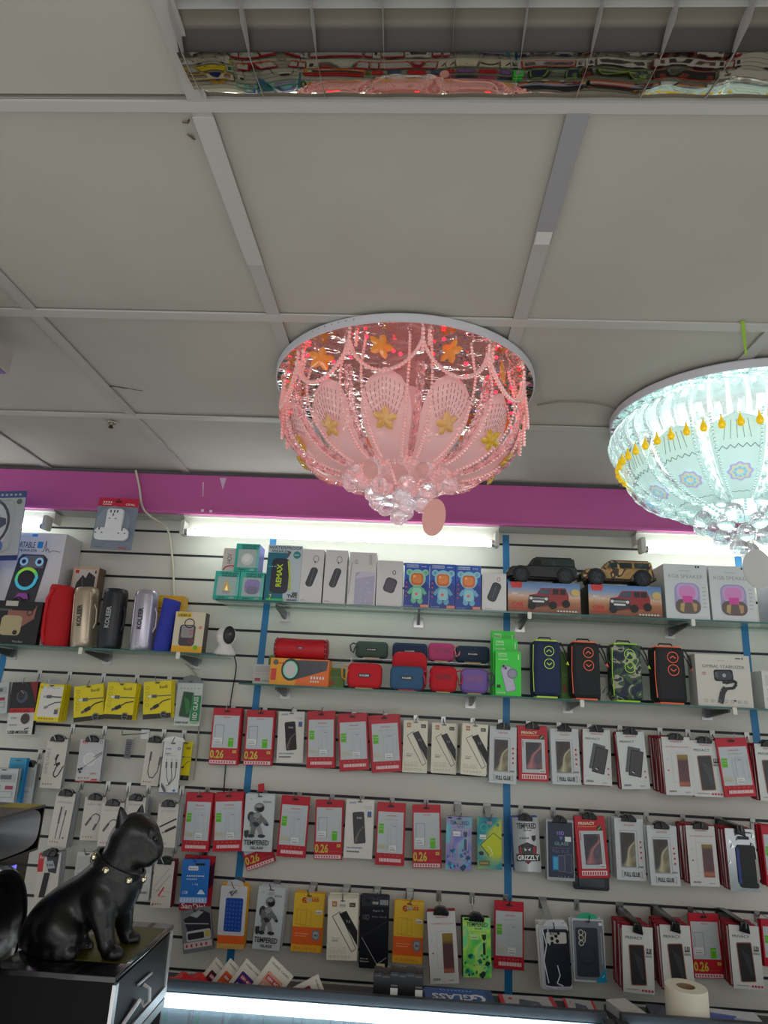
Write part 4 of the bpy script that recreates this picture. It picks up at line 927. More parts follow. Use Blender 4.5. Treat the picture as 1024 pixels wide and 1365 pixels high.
def pack(t, TL, TR, BL, where, Y=2.60, n=1, gap=None, hook='wire', label=None, hooklabel=None, zg=None):
    """one hook: a front pack measured from its corners, n-1 more behind it, and the hook itself"""
    art, look, edge, _ = D[t]
    A, Bq, C = at(*TL, Y), at(*TR, Y), at(*BL, Y)
    w = hypot(Bq.x-A.x, Bq.z-A.z); h = hypot(C.x-A.x, C.z-A.z)
    e = Vector(((Bq.x-A.x)/w+(A.z-C.z)/h, (Bq.z-A.z)/w-(A.x-C.x)/h)); ang = atan2(e.y, e.x)
    ex = Vector((cos(ang), 0, sin(ang))); ez = Vector((-sin(ang), 0, cos(ang)))
    base = A+ex*(w/2)-ez*h
    nm = pname(t); cat = CATS[nm]; th = .0055
    lab = label or '%s, %s' % (look, where)
    o = empty(nm, base, lab, cat, None, (0, -ang, 0))
    bb = B(); bag = t in ('bag', 'foil')
    bb.prism(rrect(-w/2, w/2, 0, h, .002 if not bag else .004, 2), 0, th, edge, bev=.0006); bb.build('carton', o)
    pb = B(); a = Art(pb, w, h); art(a)
    if t in ('reda', 'redb'):
        pb.flat(rrect(-.011, .011, h*.945-.003, h*.945+.003, .0028, 3), a._y(), BLACK)
    elif t not in ('bag', 'foil', 'sleeve', 'blue', 'sand'):
        pb.flat(rrect(-.009, .009, h*.962-.0022, h*.962+.0022, .002, 3), a._y(), GRAPH if t not in ('cream', 'wphone') else TXL)
    pb.build('printed_front', o)
    if t in ('bag', 'case', 'sleeve') or t in ('game', 'mag', 'usbl', 'tri3', 'pens', 'loop', 'stick', 'ggl', 'wcable'):
        tb = B(); tm = {'case': mat((40, 170, 130), .4), 'bag': mat((200, 202, 206), .3), 'sleeve': mat((190, 194, 198), .3), 'tri3': PAPER, 'ggl': GREY}.get(t, mat((150, 150, 150), .3))
        tw = w*(.34 if t != 'tri3' else .62)
        tb.prism([(-tw, h-.001), (tw, h-.001), (tw*.8, h+.012), (.006, h+.018), (-.006, h+.018), (-tw*.8, h+.012)][::-1], .001, .0024, tm); tb.build('hang_tab', o)
    # more of the same behind
    gap = gap or .010
    if n > 1:
        k = ('b', t, round(w, 3), round(h, 3))
        b2 = B(); b2.prism(rrect(-w/2, w/2, 0, h, .002, 1), 0, th, edge)
        if edge is RED2: b2.box(-w/2, w/2, -.0004, .0, 0, h, RED if t in ('reda', 'redb', 'pred') else RED2); t in ('reda', 'redb', 'pred') or b2.box(-w/2+.0022, w/2-.002, -.0008, -.0004, .004, h-.008, PAPER)
        elif t in ('budi', 'wcable'): b2.box(-w/2, w/2, -.0004, 0, 0, h, YELLOW)
        me = b2.mesh('spare_pack')
        r = random.Random(hash((TL[0], TL[1])) & 0xffff)
        for i in range(1, n):
            q = bpy.data.objects.new(nm, me); col.objects.link(q)
            q.location = base+Vector((r.uniform(-.0035, .0035), gap*i, r.uniform(-.0035, .002))); q.rotation_euler = (0, -ang+radians(r.uniform(-1.6, 1.6)), 0)
            tag(q, ('spare behind the %s, %s' if n == 2 else 'stacked behind the %s, %s') % (SHORT[t], where), cat, 'packs stacked behind the %s, %s' % (SHORT[t], where))
    # hook
    top = base+ez*(h-.010)
    if hook:
        zz = top.z; yb = WALL
        ho = empty('wall_hook', (top.x, yb, zz), 'hook of the %s, %s' % (SHORT[t], where), 'hook')
        g = min(gz, key=lambda q: abs(q-(zz+.012)))
        dz = g-zz
        pw_ = .009 if hook in ('wire', 'flap') else .014; pl = B(); pl.prism(rrect(-pw_, pw_, dz-.030, dz+.007, .002, 2), -.003, 0, CHROME if hook in ('wire', 'flap') else STEEL, bev=.0006); pl.build('back_plate', ho)
        L = yb-(Y-.022)
        pr = B(); pr.tube([(0, -.003, dz-.008), (0, -.012, min(dz-.008, .004)), (0, -.03, .002), (0, -L+.012, .002), (0, -L+.004, .006), (r_(TL)*.010, -L-.002, .026)], .0017, STEEL, 6); pr.build('prong', ho)
        if hook == 'flap':
            fl = B(); s = .020; yy = -L+.014
            fl.prism([(-.026, .000), (-.022, .016), (-.008, .024), (.012, .022), (.026, .010), (.024, .0)][::-1], yy-.005, yy+.030, PLASTIC_BLACK, bev=.003); fl.build('price_flap', ho)
        if hook == 'strip':
            fl = B(); fl.add([(-.011, -.005, dz-.004), (.011, -.005, dz-.004), (.011, -L*.6, .010), (-.011, -L*.6, .010), (.010, -L+.01, -.012), (-.010, -L+.01, -.012)], [(0, 1, 2, 3), (3, 2, 4, 5)], mat((170, 170, 168), .25)); fl.build('price_flap', ho)
        if hook == 'blackstrip':
            fl = B(); fl.prism([(-.015, -.005), (.015, -.012), (.013, .02), (-.013, .022)][::-1], -L+.008, -.02, PLASTIC_BLACK, bev=.003); fl.build('price_flap', ho)
    return o
def r_(q): return ((q[0]*7+q[1]*3) % 10)/5.0-1

ROW1 = 'upper row of packs'
pack('reda', (285, 943.7), (322.5, 944.5), (277.4, 1018.4), 'first on the left of the upper row', 2.61, 5)
pack('reda', (329.4, 946.4), (366.8, 947), (323.6, 1019.7), 'second from the left of the upper row', 2.62, 3)
pack('wphone', (371.8, 948.5), (406.4, 948.5), (368, 1016.5), 'third from the left of the upper row', 2.63, 1)
pack('redb', (410.4, 948.5), (447, 947.4), (407, 1023.7), 'fourth from the left in the upper row', 2.61, 4)
pack('redb', (450.7, 952.4), (489, 950), (452, 1027.6), 'fifth from the left of the upper row', 2.61, 4)
pack('redb', (493, 954.3), (531.2, 951.6), (495.6, 1030.3), 'left neighbour of the cream packs of the upper row', 2.61, 3)
pack('cream', (538.5, 959.5), (570.7, 960.3), (534.5, 1029), 'left one of the three cream packs of the upper row', 2.62, 2)
pack('cream', (576.2, 963), (608.4, 964.3), (573.6, 1029.7), 'middle one of the three cream packs of the upper row', 2.61, 3)
pack('cream', (617, 963.8), (650.6, 965.6), (612.3, 1031.6), 'right one of the three cream packs of the upper row', 2.58, 7)
pack('full', (653.2, 967.5), (688.9, 970), (652, 1043), 'left of the red PRIVACY pack, upper row', 2.60, 3, hook='flap')
pack('pred', (690.2, 967.5), (729.2, 969.6), (693.4, 1040.8), 'of the upper row beside the blue tape', 2.60, 2, hook='flap')
pack('full', (733.2, 971), (770.7, 971.7), (736.4, 1045.3), 'right of the red PRIVACY pack, upper row', 2.60, 2, hook='flap')
pack('pa', (776.7, 971.1), (813.5, 973.7), (779.2, 1045.5), 'left one of the pair of the upper row', 2.59, 3, hook='flap')
pack('pa', (821.1, 975.7), (858, 976.5), (832, 1052), 'tilted right one of the upper row', 2.57, 6, hook='flap')
pack('rphone', (881.3, 982), (918.9, 982), (887.2, 1059.5), 'before the thickest stack of the upper row', 2.54, 10, .014, hook='flap')
pack('pb', (919.4, 986.4), (957, 987), (925.8, 1061.5), 'beside the tilted red pack of the upper row', 2.55, 3, hook='flap')
pack('redb', (953.2, 984.6), (994.6, 983.8), (968, 1062.8), 'last red pack on the right of the upper row', 2.54, 3)
pack('pb', (1005.2, 991), (1042, 992), (1014, 1067), 'cut by the picture edge of the upper row', 2.54, 8, hook='flap')

pack('redb', (249.5, 1056.8), (284.5, 1057.4), (240.6, 1134.6), 'first red pack on the left of the middle row', 2.60, 3)
pack('redb', (286.4, 1057.4), (324.9, 1055.9), (282.4, 1135.3), 'left neighbour of the astronaut pack in the middle row', 2.61, 3)
pack('reda', (312, 1091), (350, 1079), (332, 1161), 'tilted, peeking out under the astronaut pack', 2.645, 1, hook=None)
pack('astro', (328, 1058), (366.8, 1058.5), (321.5, 1134.5), 'in the middle row', 2.61, 2)
pack('redb', (376, 1059.8), (413.8, 1062), (367.6, 1141), 'right neighbour of the astronaut pack in the middle row', 2.61, 2)
pack('reda', (421.2, 1065.9), (458.1, 1067.2), (419.6, 1145), 'middle row, left of a white phone pack', 2.61, 2)
pack('wphone', (462, 1065), (499, 1065.9), (456.5, 1143.2), 'in the middle row between two red packs', 2.60, 3)
pack('redb', (503.5, 1069), (540.6, 1070.6), (499, 1152.4), 'right of the white phone pack in the middle row', 2.60, 3)
pack('reda', (549.6, 1072.5), (587.3, 1073.3), (551, 1157), 'middle row, left of the violet foil pack', 2.62, 1)
pack('holo', (595.2, 1087.5), (629, 1089), (593, 1159), 'in the middle row', 2.60, 2, hook='strip')
pack('yb', (636, 1089), (668.5, 1089.6), (635.3, 1158), 'in the middle row beside the blue tape', 2.61, 1, hook='strip')
pack('grizzly', (682.3, 1089.6), (717.4, 1089), (685, 1162), 'in the middle row', 2.59, 4, hook='flap')
pack('10d', (727.7, 1091.5), (764, 1093), (728.4, 1172.7), 'in the middle row', 2.58, 3, hook='flap')
pack('pred', (765.3, 1088), (805.4, 1088), (773, 1170.7), 'in the middle row', 2.58, 2, hook='flap')
pack('full', (818.6, 1090), (856.7, 1093), (825, 1172.5), 'in the middle row right of the red PRIVACY pack', 2.56, 6, .013, hook='flap')
pack('full', (861.8, 1100), (900.4, 1100.6), (867.4, 1180), 'lower hung one at the right of the middle row', 2.54, 3, hook='flap')
pack('rphone', (913.8, 1100), (952, 1101.4), (920.7, 1180.6), 'in front of a stack in the middle row', 2.54, 8, .014, hook='flap')
pack('foil', (965.9, 1104), (1005, 1106.5), (976, 1187.7), 'at the right of the middle row', 2.53, 7, .014, hook='blackstrip')
pack('redb', (1014, 1100), (1053, 1101), (1021, 1182), 'cut by the picture edge in the middle row', 2.53, 5)

pack('sleeve', (296, 1179.5), (331, 1180), (286.7, 1264), 'first on the left of the lowest row', 2.60, 5, hook='strip')
pack('astro', (345.5, 1181), (381, 1183), (333.6, 1264), 'in the lowest row', 2.60, 4, hook='strip')
pack('yellow', (393.4, 1189.5), (433, 1191), (385.5, 1267.3), 'in the lowest row left of a cream pack', 2.59, 4, hook='strip')
pack('cream', (437.7, 1197), (477.3, 1198), (435.6, 1279.7), 'in the lowest row', 2.55, 7, hook='strip')
pack('tri', (482.6, 1193.5), (519.5, 1195.4), (478.7, 1290), 'in the lowest row', 2.56, 4, hook='strip')
pack('yellow', (527, 1200), (565.7, 1204), (524.8, 1282.6), 'in the lowest row right of the black pack', 2.57, 3, hook='strip')
pack('rphone', (569, 1215.4), (606.6, 1215.4), (576.2, 1312), 'in the lowest row', 2.50, 4, hook='flap')
pack('holog', (616.6, 1222.5), (653.5, 1222.5), (615.8, 1302.4), 'in the lowest row', 2.52, 4, hook='flap')
pack('redb', (659.3, 1200), (698.3, 1203.5), (660, 1291), 'in the lowest row beside the blue tape', 2.60, 1)
pack('bag', (718.6, 1234), (757, 1233), (721, 1318.7), 'in the lowest row', 2.50, 6, .014, hook='strip')
pack('case', (762, 1224), (804, 1225), (764.5, 1308), 'in the lowest row', 2.54, 3, hook='wire')
pack('pb', (829, 1233), (870, 1236.5), (830.5, 1322), 'left one of the three in the lowest row', 2.50, 8, .014, hook='blackstrip')
pack('pb', (879.2, 1232.3), (919.3, 1233.9), (885.8, 1321), 'behind the paper roll in the lowest row', 2.50, 8, .014, hook='blackstrip')
pack('reda', (917, 1217), (957, 1218), (925.4, 1303.7), 'at the right of the lowest row', 2.58, 2)
pack('pb', (971, 1232.3), (1011, 1234), (976.8, 1317), 'rightmost one in the lowest row', 2.51, 6, .013, hook='blackstrip')
pack('redb', (1013.7, 1225), (1054, 1226), (1018, 1288), 'cut by the picture edge in the lowest row', 2.56, 2)

# ---- cables and small accessories on the left part
pack('list', (-25, 912), (12, 912.5), (-26, 953), 'at the picture edge left of the mouse pack', 2.60, 2, hook=None)
pack('optical', (17, 909.5), (51, 910.3), (10, 979.7), 'under the left shelf', 2.60, 2)
pack('wcable', (54, 911), (86.5, 912), (43, 960.4), 'right of the mouse pack', 2.57, 5, .013)
pack('budi', (99, 915.6), (138.4, 912), (99, 963), 'left one of the three under the shelf', 2.58, 2)
pack('budi', (144.5, 909.5), (182.7, 910), (136, 958), 'middle one of the three, with a stack behind', 2.56, 5, .013)
pack('budi', (192, 909.5), (228.8, 908), (191.7, 959), 'right one of the three under the shelf', 2.57, 3)
pack('ggl', (238, 906), (271.6, 906), (230, 967), 'right of the yellow cable packs', 2.60, 1)
pack('list', (-12, 1024), (25, 1025), (-20, 1072), 'above the black loudspeaker at the picture edge', 2.52, 2, hook=None)
pack('bluebox', (14, 1010), (36.5, 1010.5), (-2, 1092), 'behind the grey blister pack', 2.57, 2, hook=None)
pack('plainw', (26, 1018), (50, 1019), (14, 1095), 'behind the light blue box', 2.62, 3, hook='flap')
pack('game', (64, 984), (91.5, 984.7), (51, 1050), 'second row on the left', 2.59, 3, hook='flap')
pack('mag', (108, 985), (139.7, 985.5), (100, 1041.4), 'right of the GAME CABLE box', 2.60, 3, hook='flap')
pack('usbl', (196.4, 985.5), (219, 986), (185.3, 1046.6), 'left of the 3-IN-1 box', 2.61, 1, hook='flap')
pack('budi', (240, 988), (257.5, 988.6), (232, 1039.5), 'half hidden behind the 3-IN-1 box', 2.64, 1, hook=None)
pack('tri3', (219.4, 988), (243.9, 988.4), (211, 1056.6), 'in front of a yellow pack', 2.58, 2)
pack('pens', (76.5, 1056), (101.5, 1057), (59.3, 1127), 'above the black loudspeaker', 2.58, 5, hook='flap')
pack('loop', (114, 1062), (142.4, 1062.4), (105, 1120), 'left and higher one of the pair', 2.60, 1, hook='flap')
pack('loop', (136.6, 1069.8), (166, 1070), (128.7, 1128), 'right and lower one of the pair', 2.57, 2, hook='flap')
pack('stick', (168.7, 1063), (195, 1064), (163.5, 1120), 'behind the ears of the dog statue', 2.58, 6, hook='flap')
pack('stick', (212, 1071), (238.6, 1072.5), (207, 1129), 'right of the head of the dog statue', 2.56, 5, hook='flap')
pack('usb', (52.7, 1137), (81.7, 1138.5), (47.5, 1200), 'behind the black loudspeaker', 2.56, 5, hook='flap')
pack('plainw', (104, 1135), (130.5, 1136), (93, 1195), 'behind the back of the dog statue', 2.60, 2, hook='wire')
pack('plainw', (178, 1140), (204, 1141), (172, 1200), 'behind the chest of the dog statue', 2.60, 2, hook='wire')
pack('lines', (207, 1147), (233.3, 1147.7), (199, 1209.7), 'right of the dog statue', 2.60, 4, hook='flap')
pack('sand', (247, 1139), (288, 1140), (236, 1213), 'behind the bright blue pack', 2.63, 1)
pack('blue', (243.9, 1145), (280, 1144), (236.8, 1203), 'right of the dog statue', 2.60, 1, hook='wire')
pack('pstick', (241, 1214.6), (281, 1212), (249, 1271), 'under the red memory pack', 2.62, 2)
# bare hooks, a red tag, a blister under the red pack
def bare_hook(px, py, Y, lab):
    p = at(px, py, Y); ho = empty('wall_hook', (p.x, WALL, p.z), lab, 'hook')
    pl = B(); pl.prism(rrect(-.017, .017, -.022, .014, .002, 2), -.003, 0, CHROME, bev=.0006); pl.build('back_plate', ho)
    B().tube([(0, -.003, 0), (0, -.02, 0), (-.02, Y-WALL, 0), (-.022, Y-WALL-.004, .02)], .0022, STEEL, 6).build('prong', ho)
bare_hook(170, 980, 2.52, 'bare chrome hook right of the wireless charger box'); bare_hook(128, 1150, 2.55, 'bare black tipped hook behind the dog statue')
p = at(349, 1050, 2.63); b = B(); b.prism([(-.012, -.015), (.012, -.013), (.007, .016), (-.015, .011)][::-1], 0, .001, RED); tag(b.build('hanging_tag', None, p), 'small blank red tag sticking up above the astronaut pack', 'tag')
p = at(789, 1187, 2.60); b = B(); b.prism(rrect(-.062, .062, 0, .05, .008), 0, .02, mat((40, 46, 52), .2), bev=.004); b.prism(rrect(-.045, .045, .01, .04, .006), -.006, 0, mat((60, 66, 74), .15), bev=.002)
tag(b.build('hanging_blister', None, p), 'dark blister pack peeking out under the red PRIVACY pack', 'blister pack')
p = at(171, 998, 2.66); b = B(); b.prism(rrect(-.012, .012, -.035, .035, .002), 0, .001, mat((110, 110, 118), .3)); 
for k in range(8): b.box(-.008, .008, -.0006, 0, -.028+.007*k, -.0255+.007*k, INK)
tag(b.build('hanging_price_strip', None, p), 'narrow grey barcode strip on the wall between the hooks', 'price strip')

# ================================================================== glass shelves
def shelf(z, y0, x0, x1, lab, brs):
    o = empty('glass_shelf', ((x0+x1)/2, WALL, z), lab, 'shelf')
    cx = (x0+x1)/2
    B().box(x0-cx, x1-cx, y0-WALL, -.002, -.006, -.0004, GLASS).build('glass_pane', o)
    B().box(x0-cx, x1-cx, y0-WALL-.0012, y0-WALL+.0004, -.0062, -.0002, GLASS_EDGE).build('glass_edge', o)
    for x, white in brs:
        b = B(); q = x-cx
        b.prism(rrect(q-.020, q+.020, -.050, .012-.02, .002, 2), -.004, -.0005, CHROME, bev=.0008)
        b.add([(q-.006, -.004, -.040), (q+.006, -.004, -.040), (q+.006, -.004, -.008), (q-.006, -.004, -.008), (q-.004, y0-WALL+.035, -.018), (q+.004, y0-WALL+.035, -.018), (q+.004, y0-WALL+.035, -.008), (q-.004, y0-WALL+.035, -.008)],
              [(0, 1, 5, 4), (1, 2, 6, 5), (2, 3, 7, 6), (3, 0, 4, 7), (4, 5, 6, 7)], mat((70, 72, 76), .3, .6))
        if white: b.prism(rrect(q-.007, q+.007, -.026, -.0005, .003, 2), y0-WALL-.010, y0-WALL-.0016, mat((225, 222, 210), .3), bev=.001)
        b.build('bracket', o)
ZA, ZB, ZC, YF = .352, .0505, .149, 2.465
shelf(ZA, YF, -.752, 2.2, 'long upper glass shelf carrying boxed speakers and the two toy cars', [(-.526, 0), (.016, 0), (.42, 1), (1.007, 1), (1.42, 0)])
shelf(ZB, YF, -.63, 2.2, 'lower glass shelf carrying the small fabric speakers and four tall ones', [(-.498, 0), (.227, 0), (.60, 1), (1.125, 1)])
shelf(ZC, YF, -2.4, -.727, 'left glass shelf carrying bottle shaped speakers and the white camera', [(-1.629, 0), (-1.233, 1), (-.865, 1)])

def sbox(nm, lab, cat, TL, TR, Y, z0, depth, side, art, group=None, front=None, ang=0, cartn='carton', topm=None, z1=None, H_=None):
    """a box standing on a surface at z0; top corners measured in the photo, front at Y"""
    A, C = at(*TL, Y), at(*TR, Y); w = C.x-A.x; h = (z1 if z1 is not None else (A.z+C.z)/2)-z0
    if H_: h = H_
    o = empty(nm, ((A.x+C.x)/2, Y, z0+.0002), lab, cat, group, (0, 0, radians(ang)))
    b = B(); b.prism(rrect(-w/2, w/2, 0, h, .0012, 1), 0, depth, side)
    b.build(cartn, o)
    p = B(); a = Art(p, w, h); 
    if art: art(a); p.build('printed_front', o)
    return o
WB = mat((214, 214, 212), .4); WS = mat((196, 196, 200), .45)
TEAL = mat((60, 190, 170), .35)
# ---- upper shelf
def wsp(glow, shape):
    def d(a):
        a.rect(0, 1, 0, 1, mat((120, 200, 190), .35)); a.rect(.12, .88, .14, .80, mat((176, 196, 190), .3)); a.rect(0, 1, .80, 1, TEAL); a.text('WIRELESS', .22, .96, .88, .08, INK, .02); a.text('SPEAKER', .26, .90, .80, .07, INK, .02)
        if shape == 'egg': a.el(.52, .44, .26, mat((216, 222, 220), .3)); a.el(.5, .48, .16, mat((235, 238, 238), .3))
        elif shape == 'pine': a.poly([(.36, .30), (.66, .30), (.58, .55), (.50, .66), (.42, .55)], glow); a.poly([(.44, .30), (.58, .30), (.52, .52)], mat((255, 235, 170), .3, 0, .4)); a.el(.5, .26, .17, LGREY, .06)
        else: a.rr(.22, .86, .24, .74, .2, glow); a.rr(.30, .78, .22, .50, .15, mat((130, 124, 150), .3))
        a.rect(0, 1, 0, .14, mat((40, 170, 150), .35)); a.bars(.20, .5, .04, .09, 5, INK); a.rect(0, .10, .14, .80, mat((60, 180, 165), .35)); a.text('LED', .66, .86, .04, .06, PAPER)
    return d
z2 = at(310, 761, 2.48).z
sbox('speaker_box', 'teal windowed speaker box with a glowing yellow cone, lower left of three', 'speaker box', (288, 761), (320.5, 762), 2.48, ZA, .085, TEAL, wsp(mat((230, 190, 100), .3), 'pine'))
sbox('speaker_box', 'teal windowed speaker box with a lilac lamp, lower right of three', 'speaker box', (321.3, 762), (353, 763.5), 2.48, ZA, .085, mat((70, 170, 180), .35), wsp(mat((150, 140, 190), .3), 'x'))
def dv(a):
    a.rect(0, 1, 0, 1, mat((214, 208, 200), .5)); a.text('HOV', .35, .75, .35, .42, TXT, .01, rot=1); a.line([(.1, .06), (.3, .20), (.7, .26), (1, .24)], .10, DRED)
sbox('earphone_box', 'white box with a red cable lying on the teal speaker boxes', 'earphone box', (299, 731), (315, 731), 2.50, z2, .05, WS, dv)
sbox('speaker_box', 'teal windowed speaker box with a white globe, on top of two others', 'speaker box', (316, 724), (347, 726), 2.485, z2, .085, mat((90, 100, 190), .35), wsp(None, 'egg'))
def remax(a):
    a.rect(0, 1, 0, 1, mat((190, 202, 206), .35)); a.poly([(0, 0), (.55, 0), (.46, .5), (.60, .86), (.0, .86)], mat((24, 110, 130), .35)); a.text('WATERPROOF', .02, .98, .925, .055, mat((70, 96, 120), .4), .02); a.text('SPEAKER', .10, .62, .865, .045, mat((70, 96, 120), .4), .02); a.el(.85, .83, .11, mat((30, 140, 140), .4)); a.bars(.78, .92, .82, .84, 4, PAPER)
    a.rr(.14, .66, .14, .76, .14, mat((44, 46, 60), .3)); a.line([(.62, .72), (.70, .40), (.72, .20)], .05, mat((190, 210, 50), .3)); a.poly([(.54, .76), (.60, .90), (.68, .88), (.60, .78)], GRAPH); a.text('REMAX', .30, .46, .26, .40, mat((200, 225, 50), .3), .03, rot=1)
    a.text('TWS', .66, .95, .07, .06, INK, .03); a.bars(.66, .96, .02, .05, 6, INK); a.rect(.06, .58, .015, .05, mat((60, 200, 120), .4)); a.text('7', .14, .22, .03, .09, mat((190, 225, 60), .3), .02); a.bars(.06, .30, .60, .62, 5, mat((120, 200, 210), .4)); a.rect(.80, .95, .12, .17, TXT)
sbox('speaker_box', 'tall grey and teal WATERPROOF SPEAKER box right of the teal boxes', 'speaker box', (359, 725), (404, 729), 2.475, ZA, .085, WS, remax)
def whitebag(kind):
    def d(a):
        a.rect(0, 1, 0, 1, WB); L = mat((60, 62, 70), .35)
        if kind == 'long':
            a.phone(.50, .48, .34, .92, -18, L, None, .45); a.line([(.42, .30), (.60, .66)], .02, mat((110, 112, 120), .3)); a.ring(.64, .82, .13, .02, INK, rv=.065)
            a.line([(.60, .74), (.62, .78)], .04, INK); a.bars(.08, .3, .04, .055, 4, TXL)
        if kind == 'lilac':
            a.rr(.24, .96, -.0, .62, .10, mat((176, 174, 196), .4)); a.poly([(.24, .52), (.50, .64), (.96, .62), (.96, .56), (.3, .50)], mat((200, 198, 214), .4))
            r = random.Random(3)
            for k in range(22): a.el(.34+.5*r.random(), .05+.42*r.random(), .016, mat((210, 208, 224), .4), n=6)
            a.text('JKR', .20, .34, .76, .10, TXL, rot=1); a.line([(.04, .20), (.10, .80)], .03, mat((170, 170, 170), .4)); a.bars(.74, .84, .76, .95, 3, mat((180, 180, 176), .5))
        if kind == 'small':
            a.phone(.52, .46, .46, .58, -18, mat((70, 68, 80), .4), None, .30); a.phone(.52, .46, .34, .46, -18, mat((86, 84, 98), .4), None, .30); a.ring(.66, .74, .07, .025, INK, rv=.05)
        if kind == 'blackcord':
            a.phone(.50, .50, .34, .78, -22, mat((52, 56, 66), .35), BLACK, .45); a.line([(.42, .36), (.60, .66)], .02, mat((90, 120, 150), .3)); a.ring(.68, .84, .07, .02, DRED, rv=.06); a.bars(.12, .4, .05, .065, 5, TXL)
    return d
sbox('speaker_box', 'narrow white box with a black bottle speaker, beside the WATERPROOF box', 'speaker box', (404, 732), (433, 733), 2.475, ZA, .08, WS, whitebag('long'))
sbox('speaker_box', 'narrow white box with a black bottle speaker, left of the lilac one', 'speaker box', (435, 733), (464, 734), 2.475, ZA, .08, WS, whitebag('long'))
sbox('speaker_box', 'white box with a lilac speckled speaker picture', 'speaker box', (467, 736), (503, 737), 2.475, ZA, .07, WS, whitebag('lilac'))
sbox('speaker_box', 'shorter white box with a small square purple speaker picture', 'speaker box', (504, 747.5), (538, 748), 2.475, ZA, .06, WS, whitebag('small'))
def bear(bc, hc):
    def d(a):
        a.rect(0, 1, 0, 1, mat((24, 60, 150), .35)); a.poly([(0, .6), (.5, .8), (1, .5), (1, 1), (0, 1)], mat((34, 90, 190), .35)); a.rect(.08, .56, .90, .97, mat((170, 190, 220), .4)); a.text('MUSIC BEAR', .10, .54, .915, .035, BLUE, .02); a.bars(.68, .9, .92, .94, 3, PAPER)
        T_ = mat(bc, .35); Hh = mat(hc, .35)
        for u in (.20, .84): a.el(u, .79, .13, Hh); a.el(u, .79, .075, T_)
        a.el(.52, .66, .34, Hh, .20); a.rr(.27, .76, .50, .77, .14, mat((214, 104, 50), .3)); a.rr(.33, .70, .55, .74, .12, mat((230, 140, 70), .3)); a.el(.40, .70, .05, mat((250, 190, 110), .3)); a.rr(.30, .74, .17, .48, .12, T_)
        a.line([(.32, .42), (.18, .30)], .13, T_); a.line([(.72, .42), (.86, .30)], .13, T_); a.el(.40, .16, .11, T_, .07); a.el(.65, .15, .11, T_, .07); a.rr(.34, .70, .18, .44, .12, Hh); a.el(.50, .30, .055, mat((230, 90, 50), .3)); a.line([(.48, .18), (.60, .17)], .03, TXT)
        for k in range(4): a.el(.10, .55-.10*k, .03, ORANGE, n=8)
        a.rect(.66, 1, 0, .07, mat((220, 110, 70), .4)); a.text('4.3CM', .70, .96, .012, .045, PAPER, .01); a.bars(.06, .4, .015, .04, 5, mat((120, 150, 210), .4))
    return d
sbox('speaker_box', 'left of three deep blue boxes, the bear speaker pictured green', 'speaker box', (540, 750), (573, 752), 2.475, ZA, .07, mat((30, 80, 170), .35), bear((110, 190, 150), (150, 214, 190)))
sbox('speaker_box', 'middle of three deep blue boxes with a helmeted bear speaker', 'speaker box', (574, 751.5), (607.5, 753), 2.475, ZA, .07, mat((30, 80, 170), .35), bear((100, 170, 200), (150, 206, 216)))
sbox('speaker_box', 'right of three deep blue boxes with a helmeted bear speaker', 'speaker box', (608, 753.5), (641.5, 755), 2.475, ZA, .07, mat((30, 80, 170), .35), bear((110, 180, 210), (150, 206, 216)))
sbox('speaker_box', 'white box with black speaker and red cord, left of the black toy car', 'speaker box', (643, 764), (675, 765), 2.475, ZA, .06, WS, whitebag('blackcord'))
def carbox(a):
    a.rect(0, 1, 0, 1, ramp_m); a.rect(.04, .20, .86, 1, mat((200, 50, 50), .4)); a.rect(.05, .19, .80, .86, mat((200, 60, 60), .4)); a.text('9V', .06, .14, .56, .09, PAPER, .02); a.text('2.4G', .14, .22, .53, .05, PAPER, .02); a.text('CAR', .05, .22, .20, .12, DRED, .04); a.rect(.05, .26, .12, .16, DRED)
    K = mat((50, 44, 46), .4); Rr = mat((150, 40, 44), .35)
    a.poly([(.28, .36), (.30, .58), (.40, .62), (.46, .82), (.80, .84), (.84, .60), (.84, .30), (.70, .24), (.40, .18), (.30, .22)], Rr); a.poly([(.28, .36), (.30, .58), (.56, .54), (.58, .28), (.40, .18), (.30, .22)], K); a.poly([(.42, .62), (.46, .78), (.60, .80), (.58, .60)], mat((70, 74, 90), .3)); a.rect(.62, .70, .62, .80, INK); a.rect(.72, .80, .62, .80, INK)
    a.rect(.32, .52, .44, .50, LGREY); a.text('BAJA', .34, .50, .45, .035, INK); a.el(.32, .47, .022, PAPER); a.el(.53, .46, .022, PAPER); a.rect(.34, .50, .34, .40, PAPER)
    for u, v in ((.62, .26), (.80, .32), (.33, .22)): a.el(u, v, .055, BLACK, .13)
    a.rect(.66, .97, .05, .09, mat((150, 130, 110), .4)); a.bars(.68, .96, .05, .10, 7, PAPER, .5); a.el(.93, .70, .06, mat((206, 176, 110), .5), .12)
ramp_m = ramp_mat('desert_print', [(0, (120, 70, 52)), (.32, (176, 112, 72)), (.5, (210, 176, 150)), (.72, (120, 150, 190)), (1, (60, 100, 160))], 'Z', 0, .125, .35)
SIDEK = mat((28, 24, 26), .4)
bx1 = sbox('toy_car_box', 'desert printed toy car box under the black toy car', 'toy box', (677, 775.5), (773, 778.5), 2.475, ZA, .12, SIDEK, carbox)
bx2 = sbox('toy_car_box', 'desert printed toy car box under the camouflage toy car', 'toy box', (784, 779), (881, 782.5), 2.475, ZA, .12, SIDEK, carbox)
